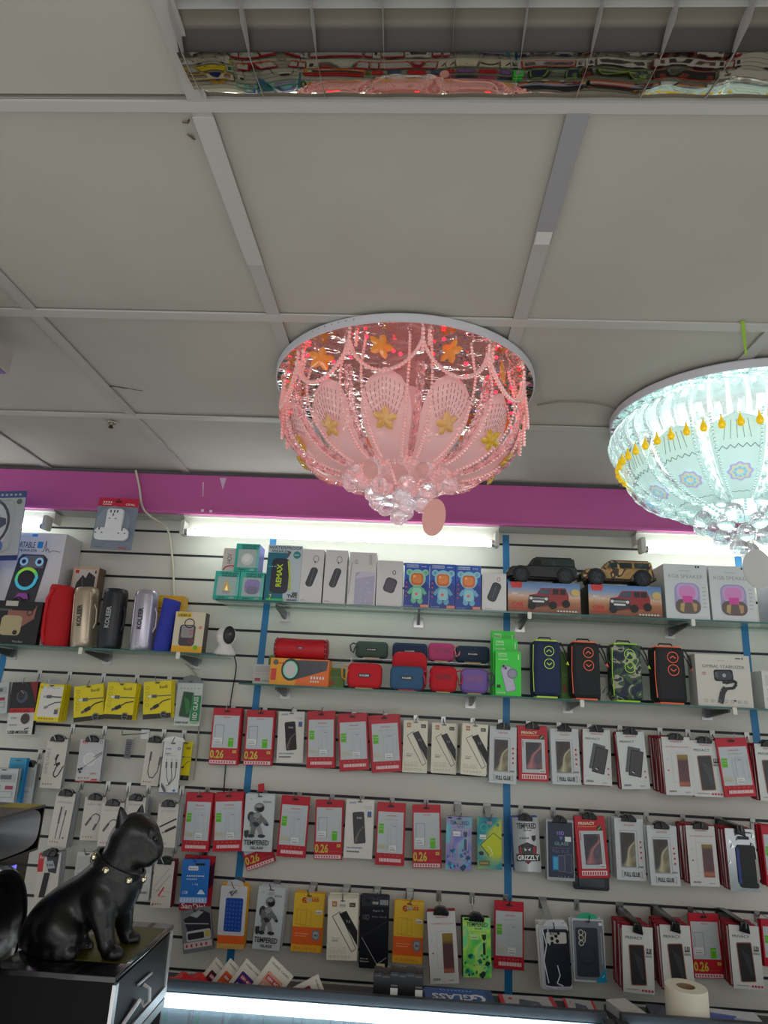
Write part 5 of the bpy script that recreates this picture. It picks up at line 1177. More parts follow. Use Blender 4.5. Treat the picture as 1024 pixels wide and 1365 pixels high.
def rgb(a):
    a.rect(0, 1, 0, 1, mat((210, 212, 214), .35)); a.text('MOXOM', .36, .60, .87, .02, TXL); a.text('RGB SPEAKER', .10, .90, .745, .065, TXL, -.01); a.bars(.74, .86, .94, .98, 2, INK)
    a.rr(.22, .80, .10, .66, .18, mat((166, 158, 200), .3)); a.rr(.26, .76, .34, .64, .15, mat((200, 170, 214), .3)); a.rr(.32, .70, .36, .60, .12, mat((216, 140, 200), .3)); a.rr(.22, .80, .10, .36, .16, mat((110, 96, 90), .3)); a.rect(.40, .62, .30, .42, mat((214, 80, 160), .3)); a.poly([(.34, .28), (.44, .30), (.40, .12), (.32, .16)], mat((190, 160, 110), .3)); a.poly([(.60, .30), (.72, .28), (.70, .16), (.64, .13)], mat((190, 150, 110), .3))
    for k in range(6): a.bars(.86, .94, .22+.07*k, .235+.07*k, 2, TXL)
sbox('speaker_box', 'left of two white RGB SPEAKER boxes with a pink glowing lantern', 'speaker box', (884, 752), (941, 753), 2.475, ZA, .16, WS, rgb)
sbox('speaker_box', 'right of two white RGB SPEAKER boxes with a pink glowing lantern', 'speaker box', (944, 754), (1002.5, 756), 2.475, ZA, .17, WS, rgb)
sbox('speaker_box', 'plain white box at the far end behind the hanging pale disc', 'speaker box', (1028, 762), (1085, 764), 2.475, ZA, .12, WS, d_plain((210, 212, 214)))

# ---- toy off-road cars
def car(px0, px1, ptop, z0, Y, body, panel, lab):
    A, C = at(px0, ptop, Y), at(px1, ptop, Y); L = C.x-A.x; hh = A.z-z0-.004
    o = empty('toy_car', ((A.x+C.x)/2, Y+.045, z0+.0003), lab, 'toy car'); W = .042
    X = lambda u: (u-.5)*L
    Zz = lambda v: v*hh
    b = B(); b.prism([(X(u), Zz(v)) for u, v in ((.02, .30), (.05, .26), (.30, .24), (.70, .22), (.96, .26), (1.0, .34), (1.0, .62), (.94, .68), (.34, .68), (.30, .66), (.08, .62), (.02, .52))], -W, W, panel, bev=.004); b.build('body', o)
    c = B(); c.prism([(X(u), Zz(v)) for u, v in ((.30, .66), (.38, .95), (.42, .985), (.92, .985), (.97, .95), (.985, .66))], -W*.90, W*.90, body, bev=.005); c.build('cabin', o)
    g = B(); GL = mat((20, 22, 26), .1)
    for u0, u1, l in ((.36, .50, .04), (.53, .70, 0), (.73, .93, 0)):
        g.prism([(X(u0), Zz(.70)), (X(u0+l), Zz(.91)), (X(u1), Zz(.91)), (X(u1), Zz(.70))], -W*.905, -W*.90, GL)
    g.build('window', o)
    r = B(); 
    for u in (.55, .82): r.prism([(X(u-.02), Zz(.98)), (X(u-.02), Zz(1.03)), (X(u+.03), Zz(1.04)), (X(u+.04), Zz(.98))], -W*.5, W*.5, BLACK, bev=.002)
    r.box(X(.42), X(.93), -W*.8, -W*.75, Zz(.985), Zz(1.01), BLACK); r.build('roof_rack', o)
    m = B(); m.prism([(X(-.0), Zz(.22)), (X(-.01), Zz(.38)), (X(.04), Zz(.44)), (X(.05), Zz(.24))], -W*.95, W*.95, BLACK, bev=.003); m.build('bumper', o)
    m = B(); m.prism([(X(.95), Zz(.24)), (X(.95), Zz(.36)), (X(1.02), Zz(.38)), (X(1.02), Zz(.26))], -W*.95, W*.95, BLACK, bev=.003); m.build('bumper', o)
    s = B(); s.box(X(.30), X(.72), -W*1.08, -W*.98, Zz(.24), Zz(.28), BLACK); s.build('side_step', o)
    for u in (.20, .83):
        f = B(); pts = [(X(u)+hh*.36*cos(t), Zz(.30)+hh*.36*sin(t)) for t in [pi*k/10 for k in range(11)]]
        f.prism(pts+[(X(u)-hh*.30, Zz(.30)), (X(u)+hh*.30, Zz(.30))][::1], -W*1.02, -W*.7, BLACK); f.build('wheel_arch', o)
        for sy in (-1, 1):
            w = B(); rr = hh*.31
            w.lathe([(rr*.5, -.011), (rr*.9, -.011), (rr, -.006), (rr, .006), (rr*.9, .011), (rr*.5, .011)], mat((24, 24, 26), .7), (X(u), sy*W*.86, rr), 24, 'y')
            for k in range(16):
                a = 2*pi*k/16; w.box(X(u)+rr*cos(a)*.99-.002, X(u)+rr*cos(a)*.99+.002, sy*W*.86-.010, sy*W*.86+.010, rr+rr*.99*sin(a)-.002, rr+rr*.99*sin(a)+.002, BLACK)
            w = w.build('wheel', o)
            q = B(); q.lathe([(0, -.0115), (rr*.62, -.0115), (rr*.62, -.008)], mat((50, 52, 56), .3, .5), (X(u), sy*W*.86, rr), 20, 'y')
            for k in range(6):
                a = 2*pi*k/6; q.tube([(X(u), sy*W*.86-.013, rr), (X(u)+rr*.6*cos(a), sy*W*.86-.013, rr+rr*.6*sin(a))], .0018, mat((60, 62, 66), .3, .5), 5)
            q.build('rim', w)
    B().box(X(.10), X(.90), -W*.7, W*.7, hh*.2, hh*.32, BLACK).build('chassis', o)
    return o
zt1 = at(725, 777, 2.475).z; zt2 = at(832, 781, 2.475).z
# car stands on its box: use the box heights
def top_of(o): return o.location.z+max(v.co.z for v in o.children[0].data.vertices)
CAMO = ramp_mat('camo_tan', [(0, (90, 70, 44)), (.44, (176, 130, 70)), (.46, (190, 150, 90)), (.47, (50, 38, 30)), (.60, (60, 46, 36)), (.61, (196, 150, 90)), (1, (150, 110, 60))], wave=(16, 0, 1.6), rough=.4)
CAMOG = ramp_mat('camo_green', [(0, (20, 26, 44)), (.44, (30, 38, 60)), (.46, (60, 92, 60)), (.54, (50, 76, 56)), (.56, (150, 150, 130)), (.62, (176, 172, 150)), (.64, (34, 44, 60)), (1, (24, 30, 48))], wave=(24, 1, 1.0), rough=.6)
car(676, 769, 739, top_of(bx1), 2.485, mat((14, 15, 18), .35), mat((16, 17, 20), .3), 'black toy off-road car standing on a desert printed box')
car(775, 872, 743, top_of(bx2), 2.485, CAMO, CAMO, 'tan camouflage toy off-road car standing on a desert printed box')

# ---- lower shelf
def orange(a):
    a.rect(0, 1, 0, 1, ORANGE); a.rect(0, .60, 0, 1, mat((232, 160, 30), .4)); a.poly([(.44, .0), (.66, .0), (1, .60), (1, 1), (.50, 1)], mat((226, 110, 34), .4)); a.poly([(.32, .94), (.98, .96), (.96, .60), (.42, .20)], mat((54, 56, 64), .3)); a.phone(.36, .56, .30, .30, 0, mat((40, 40, 46), .3), None, .45)
    a.el(.35, .58, .16, mat((36, 36, 42), .3), .42); a.el(.345, .58, .125, mat((120, 200, 170), .3, 0, .1), .33); a.el(.345, .58, .095, mat((200, 196, 196), .3), .27); a.el(.09, .84, .045, TXT); a.rect(.02, .11, .16, .60, mat((206, 60, 50), .4)); a.bars(.12, .28, .78, .84, 4, DRED); a.bars(.70, .95, .26, .36, 5, PAPER, .6); a.bars(.70, .86, .14, .2, 4, PAPER)
ob = sbox('speaker_box', 'orange speaker box lying under the red cylinder speaker', 'speaker box', (361.6, 877.3), (439.5, 879.6), 2.48, ZB, .09, mat((226, 130, 40), .4), orange)
sbox('accessory_box', 'plain greyish box half behind the orange speaker box', 'box', (339, 885.5), (364, 886), 2.55, ZB, .05, LGREY, d_plain((190, 190, 186)))
sbox('accessory_box', 'small olive green box behind the orange loop, right of the orange box', 'box', (440, 890), (459, 891), 2.56, ZB, .05, mat((90, 130, 50), .4), d_plain((96, 136, 56)))
zo = top_of(ob)
def cyl_speaker():
    A, C = at(365, 862, 2.50), at(437, 866, 2.50); L = C.x-A.x; r = .0385; m = mat((190, 20, 34), .55)
    o = empty('portable_speaker', ((A.x+C.x)/2, 2.525, zo+.0003), 'glossy red barrel speaker lying on the orange box', 'speaker')
    b = B(); b.lathe([(r*.94, -L*.44), (r, -L*.38), (r*.97, -L*.2), (r*.95, 0), (r*.97, L*.2), (r, L*.38), (r*.94, L*.44)], m, (0, 0, r*1.02), 28, 'x'); b.build('body', o)
    for s in (-1, 1):
        q = B(); q.lathe([(r*.94, s*L*.44), (r*1.02, s*L*.455), (r*1.02, s*L*.47), (r*.9, s*L*.49), (r*.6, s*L*.5), (0, s*L*.5)], mat((150, 16, 30), .35), (0, 0, r*1.02), 28, 'x')
        for k in range(14):
            a = 2*pi*k/14; q.ball((s*L*.463, r*1.02*cos(a), r*1.02+r*1.02*sin(a)), .0022, CHROME, 6, 4)
        q.build('end_cap', o)
    q = B(); q.prism(rrect(-.010, .010, r*.93, r*1.13, .002, 2), -r*.98, -r*.90, BLACK); q.prism(rrect(-.007, .007, r*.98, r*1.08, .001, 2), -r*.99, -r*.975, LGREY); q.build('badge', o)
    q = B(); q.box(-L*.3, L*.3, -.01, .01, 0, .003, BLACK); q.build('foot', o)
cyl_speaker()
tag(B().prism(rrect(-.02, .02, 0, .112, .008), 0, .03, mat((96, 128, 50), .5), bev=.003).build('accessory_pouch', None, (at(364, 890, 2.60).x, 2.60, ZB+.0003)), 'small olive pouch peeking out left of the red barrel speaker', 'pouch')

def soft(px0, px1, ptop, pbot, Y, z0, rgb_, logo, lab, strap=None, depth=.045, side='r', logoc=None, sole=(190, 150, 90)):
    A, C = at(px0, (ptop+pbot)/2, Y), at(px1, (ptop+pbot)/2, Y); w = C.x-A.x; h = at((px0+px1)/2, ptop, Y).z-z0
    o = empty('fabric_speaker', ((A.x+C.x)/2, Y, z0+.0003), lab, 'speaker'); m = mat(rgb_, .75, bump=.25, scale=420)
    b = B(); r = min(w, h)*.22; b.prism(rrect(-w/2, w/2, .003, h, r, 6), 0, depth, m, bev=.010); b.build('body', o)
    p = B(); p.tube([(x*.995, .004, z) for x, z in rrect(-w/2+.008, w/2-.008, .011, h-.008, r*.8, 6)]+[(rrect(-w/2+.008, w/2-.008, .011, h-.008, r*.8, 6)[0][0]*.995, .004, rrect(-w/2+.008, w/2-.008, .011, h-.008, r*.8, 6)[0][1])], .0012, mat(tuple(int(v*.8) for v in rgb_), .6), 5); p.build('piping', o)
    q = B(); a = Art(q, w, h, -.0004)
    if logo == 'KOLEER': a.rr(.32, .68, .44, .60, .05, BLACK); a.text('KOLEER', .36, .64, .485, .07, PAPER, .03)
    else: a.text(logo, .20, .82, .48, .22, logoc or mat(tuple(int(min(255, v*1.35)) for v in rgb_), .5), .03)
    q.build('logo', o)
    B().box(-w*.25, w*.25, .001, depth*.8, 0, .0045, mat(sole, .5)).build('foot', o)
    if strap:
        s = side == 'r'; e = 1 if s else -1; x = e*w/2; sm = mat(strap, .5); sb = B()
        sb.tube([(x-e*.004, .012, h*.80), (x+e*.012, .008, h*.86), (x+e*.022, .004, h*.72), (x+e*.018, .0, h*.42), (x+e*.006, -.003, h*.30), (x+e*.004, -.004, h*.5), (x-e*.002, .004, h*.7)], .0028, sm, 6); sb.build('strap', o)
    return o
# clear riser under the back row
zr = at(560, 881, 2.60).z
o = empty('display_riser', (.0, 2.64, ZB+.0003), 'clear plastic riser that lifts the back row of small fabric speakers', 'display riser')
hr = zr-ZB-.0006
xa, xb = at(468, 880, 2.60).x, at(655, 880, 2.60).x
B().box(xa, xb, -.045, .03, hr-.003, hr, CLEAR).build('top', o); B().box(xa, xa+.003, -.045, .03, 0, hr-.003, CLEAR).build('side_panel', o); B().box(xb-.003, xb, -.045, .03, 0, hr-.003, CLEAR).build('side_panel', o)
soft(474, 517, 855, 879, 2.60, zr, (64, 84, 76), 'KOLEER', 'dark green fabric speaker on the riser, above a bright red one', (50, 60, 56), side='l')
soft(523, 570, 857, 881, 2.60, zr, (34, 52, 84), 'KOLEER', 'navy fabric speaker, hindmost of the stack of three')
soft(571, 606, 857, 882, 2.60, zr, (190, 70, 120), 'WSTER', 'pink fabric speaker on the riser, above the deep red one', (226, 120, 120), logoc=mat((150, 60, 90), .5))
soft(608, 653, 861, 884, 2.60, zr, (36, 54, 76), 'KOLEER', 'navy fabric speaker on the riser, above the purple one')
soft(463, 509, 884, 914, 2.50, ZB, (206, 24, 38), 'KOLEER', 'bright red fabric speaker in front, with an orange cord loop', (226, 150, 40), side='l')
zb3 = .1105
o3 = soft(520, 565, 888, 917, 2.485, ZB, (52, 92, 128), 'KOLEER', 'steel blue fabric speaker in front of two others', (200, 60, 90), .040, sole=(200, 50, 50))
soft(523, 569.5, 869, 890, 2.542, ZB, (200, 26, 40), 'KOLEER', 'red fabric speaker in the middle of the stack of three', None, .05)
soft(573, 609.4, 888, 918, 2.50, ZB, (196, 20, 40), 'WSTER', 'deep red fabric speaker between a blue and a purple one', (190, 30, 40), logoc=mat((120, 20, 36), .5))
soft(614.5, 651, 891, 920, 2.50, ZB, (124, 96, 168), 'WSTER', 'purple fabric speaker left of the green boxes', (96, 76, 130), logoc=mat((150, 100, 130), .5))
def greenbox(a):
    a.rect(0, 1, 0, 1, mat((40, 210, 50), .4)); a.rect(.12, .44, .88, .96, mat((150, 230, 150), .4)); a.text('hoco', .15, .40, .895, .045, mat((40, 150, 50), .4), .02); a.bars(.12, .52, .80, .83, 8, mat((190, 240, 180), .4)); a.bars(.88, .96, .82, .94, 1, mat((190, 240, 180), .4))
    a.phone(.50, .38, .36, .92, 14, mat((178, 176, 196), .3), mat((120, 120, 140), .3), .16); a.rr(.28, .44, .58, .70, .04, mat((150, 150, 170), .3)); a.el(.32, .66, .05, INK); a.el(.40, .62, .045, INK); a.ring(.66, .50, .20, .05, mat((110, 110, 130), .3)); a.el(.66, .50, .145, mat((140, 140, 160), .3)); a.rect(.06, .20, .17, .24, INK)
    a.bars(.08, .4, .05, .08, 5, PAPER)
GS = mat((30, 180, 44), .4)
sbox('holder_box', 'front green phone holder box of three', 'phone holder box', (660.5, 868), (694.5, 869), 2.475, ZB, .022, GS, greenbox)
sbox('holder_box', 'middle green phone holder box of three, rising above the front one', 'phone holder box', (657, 851), (690, 852), 2.515, ZB, .022, GS, greenbox)
sbox('holder_box', 'rearmost and tallest looking green phone holder box of three', 'phone holder box', (655, 840.4), (686, 842), 2.555, ZB, .022, GS, greenbox)
def tall(px0, px1, ptop, body, trim, lab, rest=(96, 140, 50)):
    Y = 2.49; A, C = at(px0, 890, Y), at(px1, 890, Y); w = C.x-A.x; h = at((px0+px1)/2, ptop, Y).z-ZB; d = .085
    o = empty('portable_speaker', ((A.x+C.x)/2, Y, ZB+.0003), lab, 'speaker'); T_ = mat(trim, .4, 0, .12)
    b = B(); b.prism(rrect(-w/2, w/2, .004, h-.004, .016, 6), 0, d, body, bev=.014); b.build('body', o)
    q = B(); q.prism(rrect(-w/2+.010, w/2-.010, h-.008, h, .004, 3), .012, d-.012, T_, bev=.002); q.build('top_trim', o)
    q = B(); q.prism(rrect(-w/2+.012, w/2-.012, 0, .006, .003, 3), .008, d-.012, T_, bev=.001); q.build('base_trim', o)
    q = B(); q.tube([(-w/2+.003, .006, .02), (-w/2+.001, .010, h*.5), (-w/2+.003, .006, h-.02)], .0018, T_, 5); q.build('side_piping', o)
    for k, zc in enumerate((h*.80, h*.58)):
        q = B(); a = Art(q, w, h, -.0008); a.ring(.58, zc/h, .185, .022, T_); s = 1 if k == 0 else -1; a.line([(.49, zc/h-s*.018), (.58, zc/h+s*.022), (.67, zc/h-s*.018)], .026, T_); q.build('button', o)
    q = B(); q.tube([(-w*.25, d*.5, h-.004), (-w*.2, d*.5, h+.010), (w*.2, d*.5, h+.010), (w*.27, d*.5, h-.004)], .003, BLACK, 6); q.build('handle', o)
    q = B(); q.tube([(w/2-.012, d*.35, h-.012), (w/2+.006, d*.3, h-.008), (w/2+.020, d*.2, h*.80), (w/2+.026, d*.16, h*.62)], .0026, BLACK, 6); q.tube([(w/2+.026, d*.16, h*.63), (w/2+.030, d*.14, h*.58), (w/2+.022, d*.14, h*.60)], .003, T_, 6); q.tube([(w/2+.022, d*.14, h*.62), (w/2+.010, d*.25, h*.78), (w/2-.004, d*.3, h*.92)], .002, BLACK, 6); q.build('strap', o)
tall(711, 748, 852.5, mat((26, 40, 78), .7, bump=.2, scale=500), (190, 220, 60), 'tall navy fabric speaker with lime rings')
tall(763, 801, 854.5, mat((26, 28, 32), .7, bump=.2, scale=500), (240, 100, 60), 'tall black fabric speaker with orange rings, left of the camouflage one')
tall(817, 857, 857, CAMOG, (160, 210, 50), 'tall camouflage fabric speaker with lime rings')
tall(874, 915, 861, mat((30, 30, 34), .7, bump=.2, scale=500), (240, 100, 60), 'tall black fabric speaker with orange rings, beside the GIMBAL STABILIZER box')
sbox('accessory_box', 'small green box glimpsed behind the navy and black tall speakers', 'box', (748, 869), (762, 870), 2.60, ZB, .04, mat((96, 140, 50), .4), d_plain((96, 140, 50)))
sbox('accessory_box', 'grey cable box glimpsed between the black and camouflage tall speakers', 'box', (800, 903), (814, 904), 2.60, ZB, .03, LGREY, white_box('', 'loop'))
def gimbal(a):
    a.rect(0, 1, 0, 1, mat((206, 202, 192), .4)); a.text('MOXOM', .40, .54, .875, .02, TXL); a.text('GIMBAL STABILIZER', .12, .90, .74, .06, TXT, 0); a.rect(.74, .84, .93, .95, INK); a.rect(.86, .88, .92, .96, INK)
    a.phone(.50, .60, .30, .16, 2, mat((60, 62, 70), .3), BLACK, .15); a.el(.51, .60, .035, LGREY); a.rr(.34, .40, .56, .66, .01, mat((90, 92, 104), .3)); a.line([(.50, .50), (.51, .44)], .07, INK); a.line([(.52, .45), (.70, .50), (.72, .44), (.66, .36), (.50, .34)], .05, INK); a.line([(.52, .36), (.46, .28), (.40, .06)], .10, mat((44, 44, 50), .3))
    a.el(.67, .12, .018, INK)
    for k in range(7): a.ring(.14+.12*k, .10, .03, .008, TXL, n=10)
    a.ring(.14, .62, .03, .01, LOGO, n=10)
sbox('gimbal_box', 'white GIMBAL STABILIZER box at the right end of the lower shelf', 'gimbal box', (926, 872.7), (998, 873.5), 2.475, ZB, .07, mat((196, 194, 190), .4), gimbal)
sbox('accessory_box', 'white box cut by the picture edge, right of the gimbal box', 'box', (1015, 895), (1062, 896), 2.475, ZB, .12, mat((206, 206, 206), .4), d_plain((214, 212, 208)))

# ---- left shelf
def portable(a):
    a.rect(0, 1, 0, 1, mat((214, 210, 212), .4)); a.text('PORTABLE', .35, .62, .86, .055, INK, .01); a.text('SPEAKER', .37, .66, .825, .022, TXT, .02); a.rr(.65, .72, .86, .92, .01, SKYBLUE); a.line([(.72, .83), (.74, .83), (.76, .93), (.77, .83), (.79, .86), (.82, .825), (.86, .84), (.96, .83)], .008, TXT); a.rect(.44, .60, .965, .99, mat((190, 196, 214), .4)); a.rect(.56, .63, .963, .99, SKYBLUE)
    a.poly([(.36, .30), (.74, .30), (.82, .76), (.76, .80), (.48, .80), (.44, .76)], mat((60, 60, 66), .3)); a.poly([(.48, .68), (.78, .68), (.76, .79), (.52, .79)], mat((120, 116, 120), .3))
    for u in (.52, .72): a.el(u, .735, .055, mat((190, 170, 215), .3)); a.ring(u, .735, .05, .016, mat((120, 200, 220), .3, 0, .3)); a.el(u, .735, .026, INK)
    for k in range(24):
        t = 2*pi*k/24; cc = (150, 210, 60) if sin(t) > .5 else (90, 200, 130) if sin(t) > 0 else (70, 180, 210)
        a.line([(.60+.125*cos(t), .58+.125*sin(t)*a.w/a.h), (.60+.125*cos(t+.28), .58+.125*sin(t+.28)*a.w/a.h)], .04, mat(cc, .3, 0, .25))
    a.el(.60, .58, .105, mat((40, 36, 42), .3)); a.poly([(.50, .40), (.68, .40), (.65, .45), (.54, .45)], mat((170, 80, 180), .3)); a.ring(.56, .37, .07, .02, BLACK)
sbox('speaker_box', 'big white PORTABLE SPEAKER box with a rainbow ring speaker picture', 'speaker box', (-12, 706), (89, 714), 2.553, ZC, .13, mat((206, 204, 208), .45), portable)
sbox('speaker_box', 'white box with a glowing blue ring at the picture edge', 'speaker box', (-60, 745), (-8, 752), 2.50, ZC, .04, WS, None)
def copper(a):
    a.rect(0, 1, 0, 1, mat((196, 160, 130), .35)); a.rect(.06, .94, .0, .97, mat((200, 190, 182), .4)); a.poly([(.12, 0), (.90, 0), (.90, .88), (.62, .94), (.52, .86), (.40, .90), (.20, .80), (.12, .60)], mat((40, 38, 42), .3)); a.rect(.10, .24, .92, .96, DRED); a.line([(.40, .86), (.50, .66), (.74, .60)], .04, GRAPH); a.el(.5, .42, .24, BLACK, .18); a.rect(.86, .92, .92, .96, INK)
sbox('speaker_box', 'small copper edged box with a black window, behind the red speaker', 'speaker box', (99, 755), (133, 757), 2.60, ZC, .06, mat((90, 66, 50), .4), copper)
def beige(a):
    a.rect(0, 1, 0, 1, mat((26, 26, 28), .4)); a.rect(.28, .52, .88, 1.0, mat((190, 186, 176), .4)); a.text('MOXOM', .14, .42, .76, .05, TXL); a.poly([(.34, .52), (.36, .78), (.84, .78), (.90, .92), (.88, .60), (.66, .40)], mat((150, 96, 84), .4)); a.rr(.26, .66, .20, .66, .08, mat((178, 164, 124), .5)); a.ring(.78, .74, .06, .02, INK); a.el(.56, .27, .045, INK); a.bars(.06, .2, .10, .13, 3, TXL); a.text('MusicBox', .55, .75, .04, .05, LGREY)
sbox('speaker_box', 'low black box with a beige square speaker, in front of the big white box', 'speaker box', (-10, 800), (58, 802.5), 2.472, ZC, .025, BLACK, beige)
def yellowbox(a):
    a.rect(0, 1, 0, 1, mat((214, 204, 176), .4)); a.rect(0, 1, 0, .16, AMBER); a.rect(.06, .54, .86, .98, mat((224, 190, 40), .4)); a.text('LIKBIUS', .10, .50, .885, .06, INK, .03); a.rr(.20, .72, .16, .68, .10, mat((70, 64, 70), .35)); a.rr(.26, .66, .36, .66, .06, mat((150, 144, 144), .3)); a.ring(.50, .72, .17, .03, INK, rv=.12); a.ring(.60, .50, .07, .015, DRED, n=14); a.ring(.60, .28, .07, .015, DRED, n=14); a.rect(.72, .84, .08, .18, GREEN); a.ring(.88, .62, .05, .02, DRED, n=10)
def city(a): a.rect(0, 1, 0, 1, mat((60, 44, 40), .4))
yb = sbox('speaker_box', 'cream and yellow LIKBIUS speaker box left of the white camera', 'speaker box', (235, 815.5), (275, 816.5), 2.48, ZC, .05, mat((70, 48, 40), .4), yellowbox)
sbox('speaker_box', 'yellow box standing behind the blue leaning speaker', 'speaker box', (212, 793), (245, 795), 2.60, ZC, .06, mat((206, 160, 50), .4), lambda a: (a.rect(0, 1, 0, 1, AMBER), a.rect(.05, .30, .88, .97, YELLOW), a.ring(.12, .74, .10, .03, INK)))

def bottle(pt, pb, w, body, cap, lab, text=None, lean=0.0, tc=INK):
    """tall speaker: top and foot of its axis in the photo"""
    Y = 2.515; T_, F = at(*pt, Y), at(*pb, Y); h = T_.z-ZC; r = w*at(101, 0, Y).length*0+w/2
    dx = T_.x-F.x; ang = atan2(dx, h)
    rot = ang
    o = empty('portable_speaker', (F.x, Y, ZC+.0003+abs(sin(rot))*r*.8), lab, 'speaker', None, (0, rot, 0)); hh = h/cos(rot)-abs(sin(rot))*r
    b = B(); b.lathe([(r*.90, 0), (r*.97, .006), (r, .016), (r*1.0, hh*.5), (r, hh-.016), (r*.97, hh-.007), (r*.90, hh)], body, n=32); b.build('body', o)
    q = B(); q.lathe([(r*.90, hh), (r*.82, hh+.003), (r*.78, hh-.002), (0, hh-.002)], cap, n=32); q.build('top_cap', o)
    q = B(); P = []
    for x, z in rrect(-r*.72, r*.72, hh*.10, hh*.93, r*.2, 3): P.append((x, -sqrt(max(0, r*r-x*x))-.0006, z))
    q.tube(P+[P[0]], .0011, cap, 5); q.build('front_frame', o)
    q = B(); q.tube([(r*.92, -r*.25, hh*.30), (r*1.14, -r*.25, hh*.40), (r*1.14, -r*.25, hh*.62), (r*.92, -r*.25, hh*.72)], .004, cap, 6); q.build('carry_loop', o)
    if text:
        q = B(); vs, fs, ar = text_geo(text, .03); V = []
        for a, c in vs:
            x = r*.42*(.5-c)*1.0; z = hh*(.34+.36*a); V.append((x, -sqrt(r*r-x*x)-.0022, z))
        q.add(V, fs, tc); q.build('logo', o)
    return o
GOLDB = mat((176, 162, 140), .3, .55); SILVB = mat((176, 172, 184), .28, .55)
bottle((116, 785), (110, 862), .089, GOLDB, mat((196, 184, 160), .25, .6), 'champagne bottle speaker lettered KOLEER, right of the red cloth one', 'KOLEER')
bottle((156, 787), (145, 864), .089, mat((24, 28, 34), .4), mat((34, 38, 46), .3), 'black bottle speaker lettered KOLEER', 'KOLEER', tc=LGREY)
bottle((197, 789), (188, 866), .089, SILVB, mat((200, 196, 206), .25, .6), 'silver bottle speaker lettered KOLEER', 'KOLEER')
def red_cloth():
    Y = 2.51; T_, F = at(84, 781, Y), at(74, 861, Y); h = T_.z-ZC; w = .092; m = mat((186, 20, 30), .8, bump=.15, scale=300)
    o = empty('portable_speaker', (F.x, Y, ZC+.0003), 'bright red cloth covered speaker with a raised side ridge', 'speaker', None, (0, atan2(T_.x-F.x, h), 0))
    b = B(); b.grid(lambda u, v: ((w/2+(.004*sin(pi*v)))*cos(2*pi*u)*(1-.10*(v > .97)), (.036)*sin(2*pi*u)*(1-.1*(v > .97)), h*(v+.0*u)-.006*cos(2*pi*u)*(v > .9)*1.0), 28, 16, m)
    b.lathe([(.0, h-.002), (.03, h-.002)], m, n=16, cap=False); b.build('cover', o)
    q = B(); q.tube([(-w*.36, -.028, .012), (-w*.46, -.026, h*.22), (-w*.48, -.024, h*.5), (-w*.40, -.030, h*.78), (-w*.16, -.036, h*.92)], .007, mat((206, 26, 36), .75), 8); q.build('side_ridge', o)
red_cloth()
def blue_lean():
    Y = 2.51; T_, F = at(230, 800, Y), at(215, 866, Y); h = T_.z-ZC; w = .068; m = mat((40, 56, 170), .55, bump=.4, scale=600)
    o = empty('portable_speaker', (F.x, Y, ZC+.0003), 'royal blue mesh speaker leaning between the silver one and the yellow box', 'speaker')
    sh = T_.x-F.x
    b = B(); b.grid(lambda u, v: (sh*v+w/2*cos(2*pi*u), .030*sin(2*pi*u), h*v-.007*cos(2*pi*u)*v+.0005), 24, 12, m); b.build('body', o)
    c = B(); c.add([(sh, 0, h)]+[(sh+w/2*cos(2*pi*k/24), .030*sin(2*pi*k/24), h-.007*cos(2*pi*k/24)) for k in range(24)], [(0, 1+k, 1+(k+1) % 24) for k in range(24)], mat((30, 42, 130), .4)); c.build('top_cap', o)
blue_lean()
def ipcam():
    Y = 2.52; F = at(297, 872, Y); o = empty('security_camera', (F.x+.006, Y, ZC+.0003), 'white round headed camera standing at the right end of the left shelf', 'camera')
    Wm = mat((226, 224, 218), .35)
    B().lathe([(.040, 0), (.042, .004), (.038, .016), (.028, .030), (.024, .040)], Wm, n=32).build('base', o)
    B().ball((0, 0, .068), .040, Wm, 28, 18, 1, .95, 1.0).build('head', o)
    f = B(); f.lathe([(.0, -.0135), (.018, -.0125), (.026, -.008), (.027, -.004)], BLACK, (0, 0, 0), 28, 'y', True); f = f.build('lens_face', o)
    f.location = (.016, -.026, .072); f.rotation_euler = (radians(0), 0, radians(32)); f.scale = (.85, 1, 1.25)
    q = B(); q.lathe([(.0, -.015), (.006, -.0145), (.008, -.012)], mat((50, 52, 60), .1), (0, 0, .004), 16, 'y'); q.build('lens', f)
ipcam()
# ---- things hanging at the upper left
def hp(a):
    a.rect(0, 1, 0, 1, mat((176, 178, 182), .35)); a.rect(0, 1, .90, 1, mat((60, 80, 130), .4)); a.bars(.55, .95, .93, .96, 5, LGREY); a.el(.34, .52, .46, mat((200, 202, 210), .25), .40); a.el(.30, .58, .30, mat((150, 156, 166), .3), .26)
    a.poly([(-.2, .12), (.30, .26), (.72, .52), (.70, .60), (.20, .70), (-.2, .66)], mat((30, 40, 90), .35)); a.ring(.34, .54, .44, .05, mat((36, 40, 60), .3), rv=.38); a.el(.58, .20, .13, BLUE); a.rect(.50, .66, .19, .21, PAPER); a.rect(0, 1, .0, .07, mat((30, 50, 110), .4)); a.el(.90, .84, .05, TXT)
def bigpack(nm, lab, cat, TL, TR, BL, Y, art, edge, hookto):
    A, Bq, C = at(*TL, Y), at(*TR, Y), at(*BL, Y); w = hypot(Bq.x-A.x, Bq.z-A.z); h = hypot(C.x-A.x, C.z-A.z); ang = atan2((Bq.z-A.z)/w-(A.x-C.x)/h, (Bq.x-A.x)/w+(A.z-C.z)/h)
    ex = Vector((cos(ang), 0, sin(ang))); ez = Vector((-sin(ang), 0, cos(ang))); base = A+ex*(w/2)-ez*h
    o = empty(nm, base, lab, cat, None, (0, -ang, 0)); B().prism(rrect(-w/2, w/2, 0, h, .004, 3), 0, .003, edge).build('backing_card', o)
    p = B(); a = Art(p, w, h); art(a); p.build('printed_front', o); return o, w, h
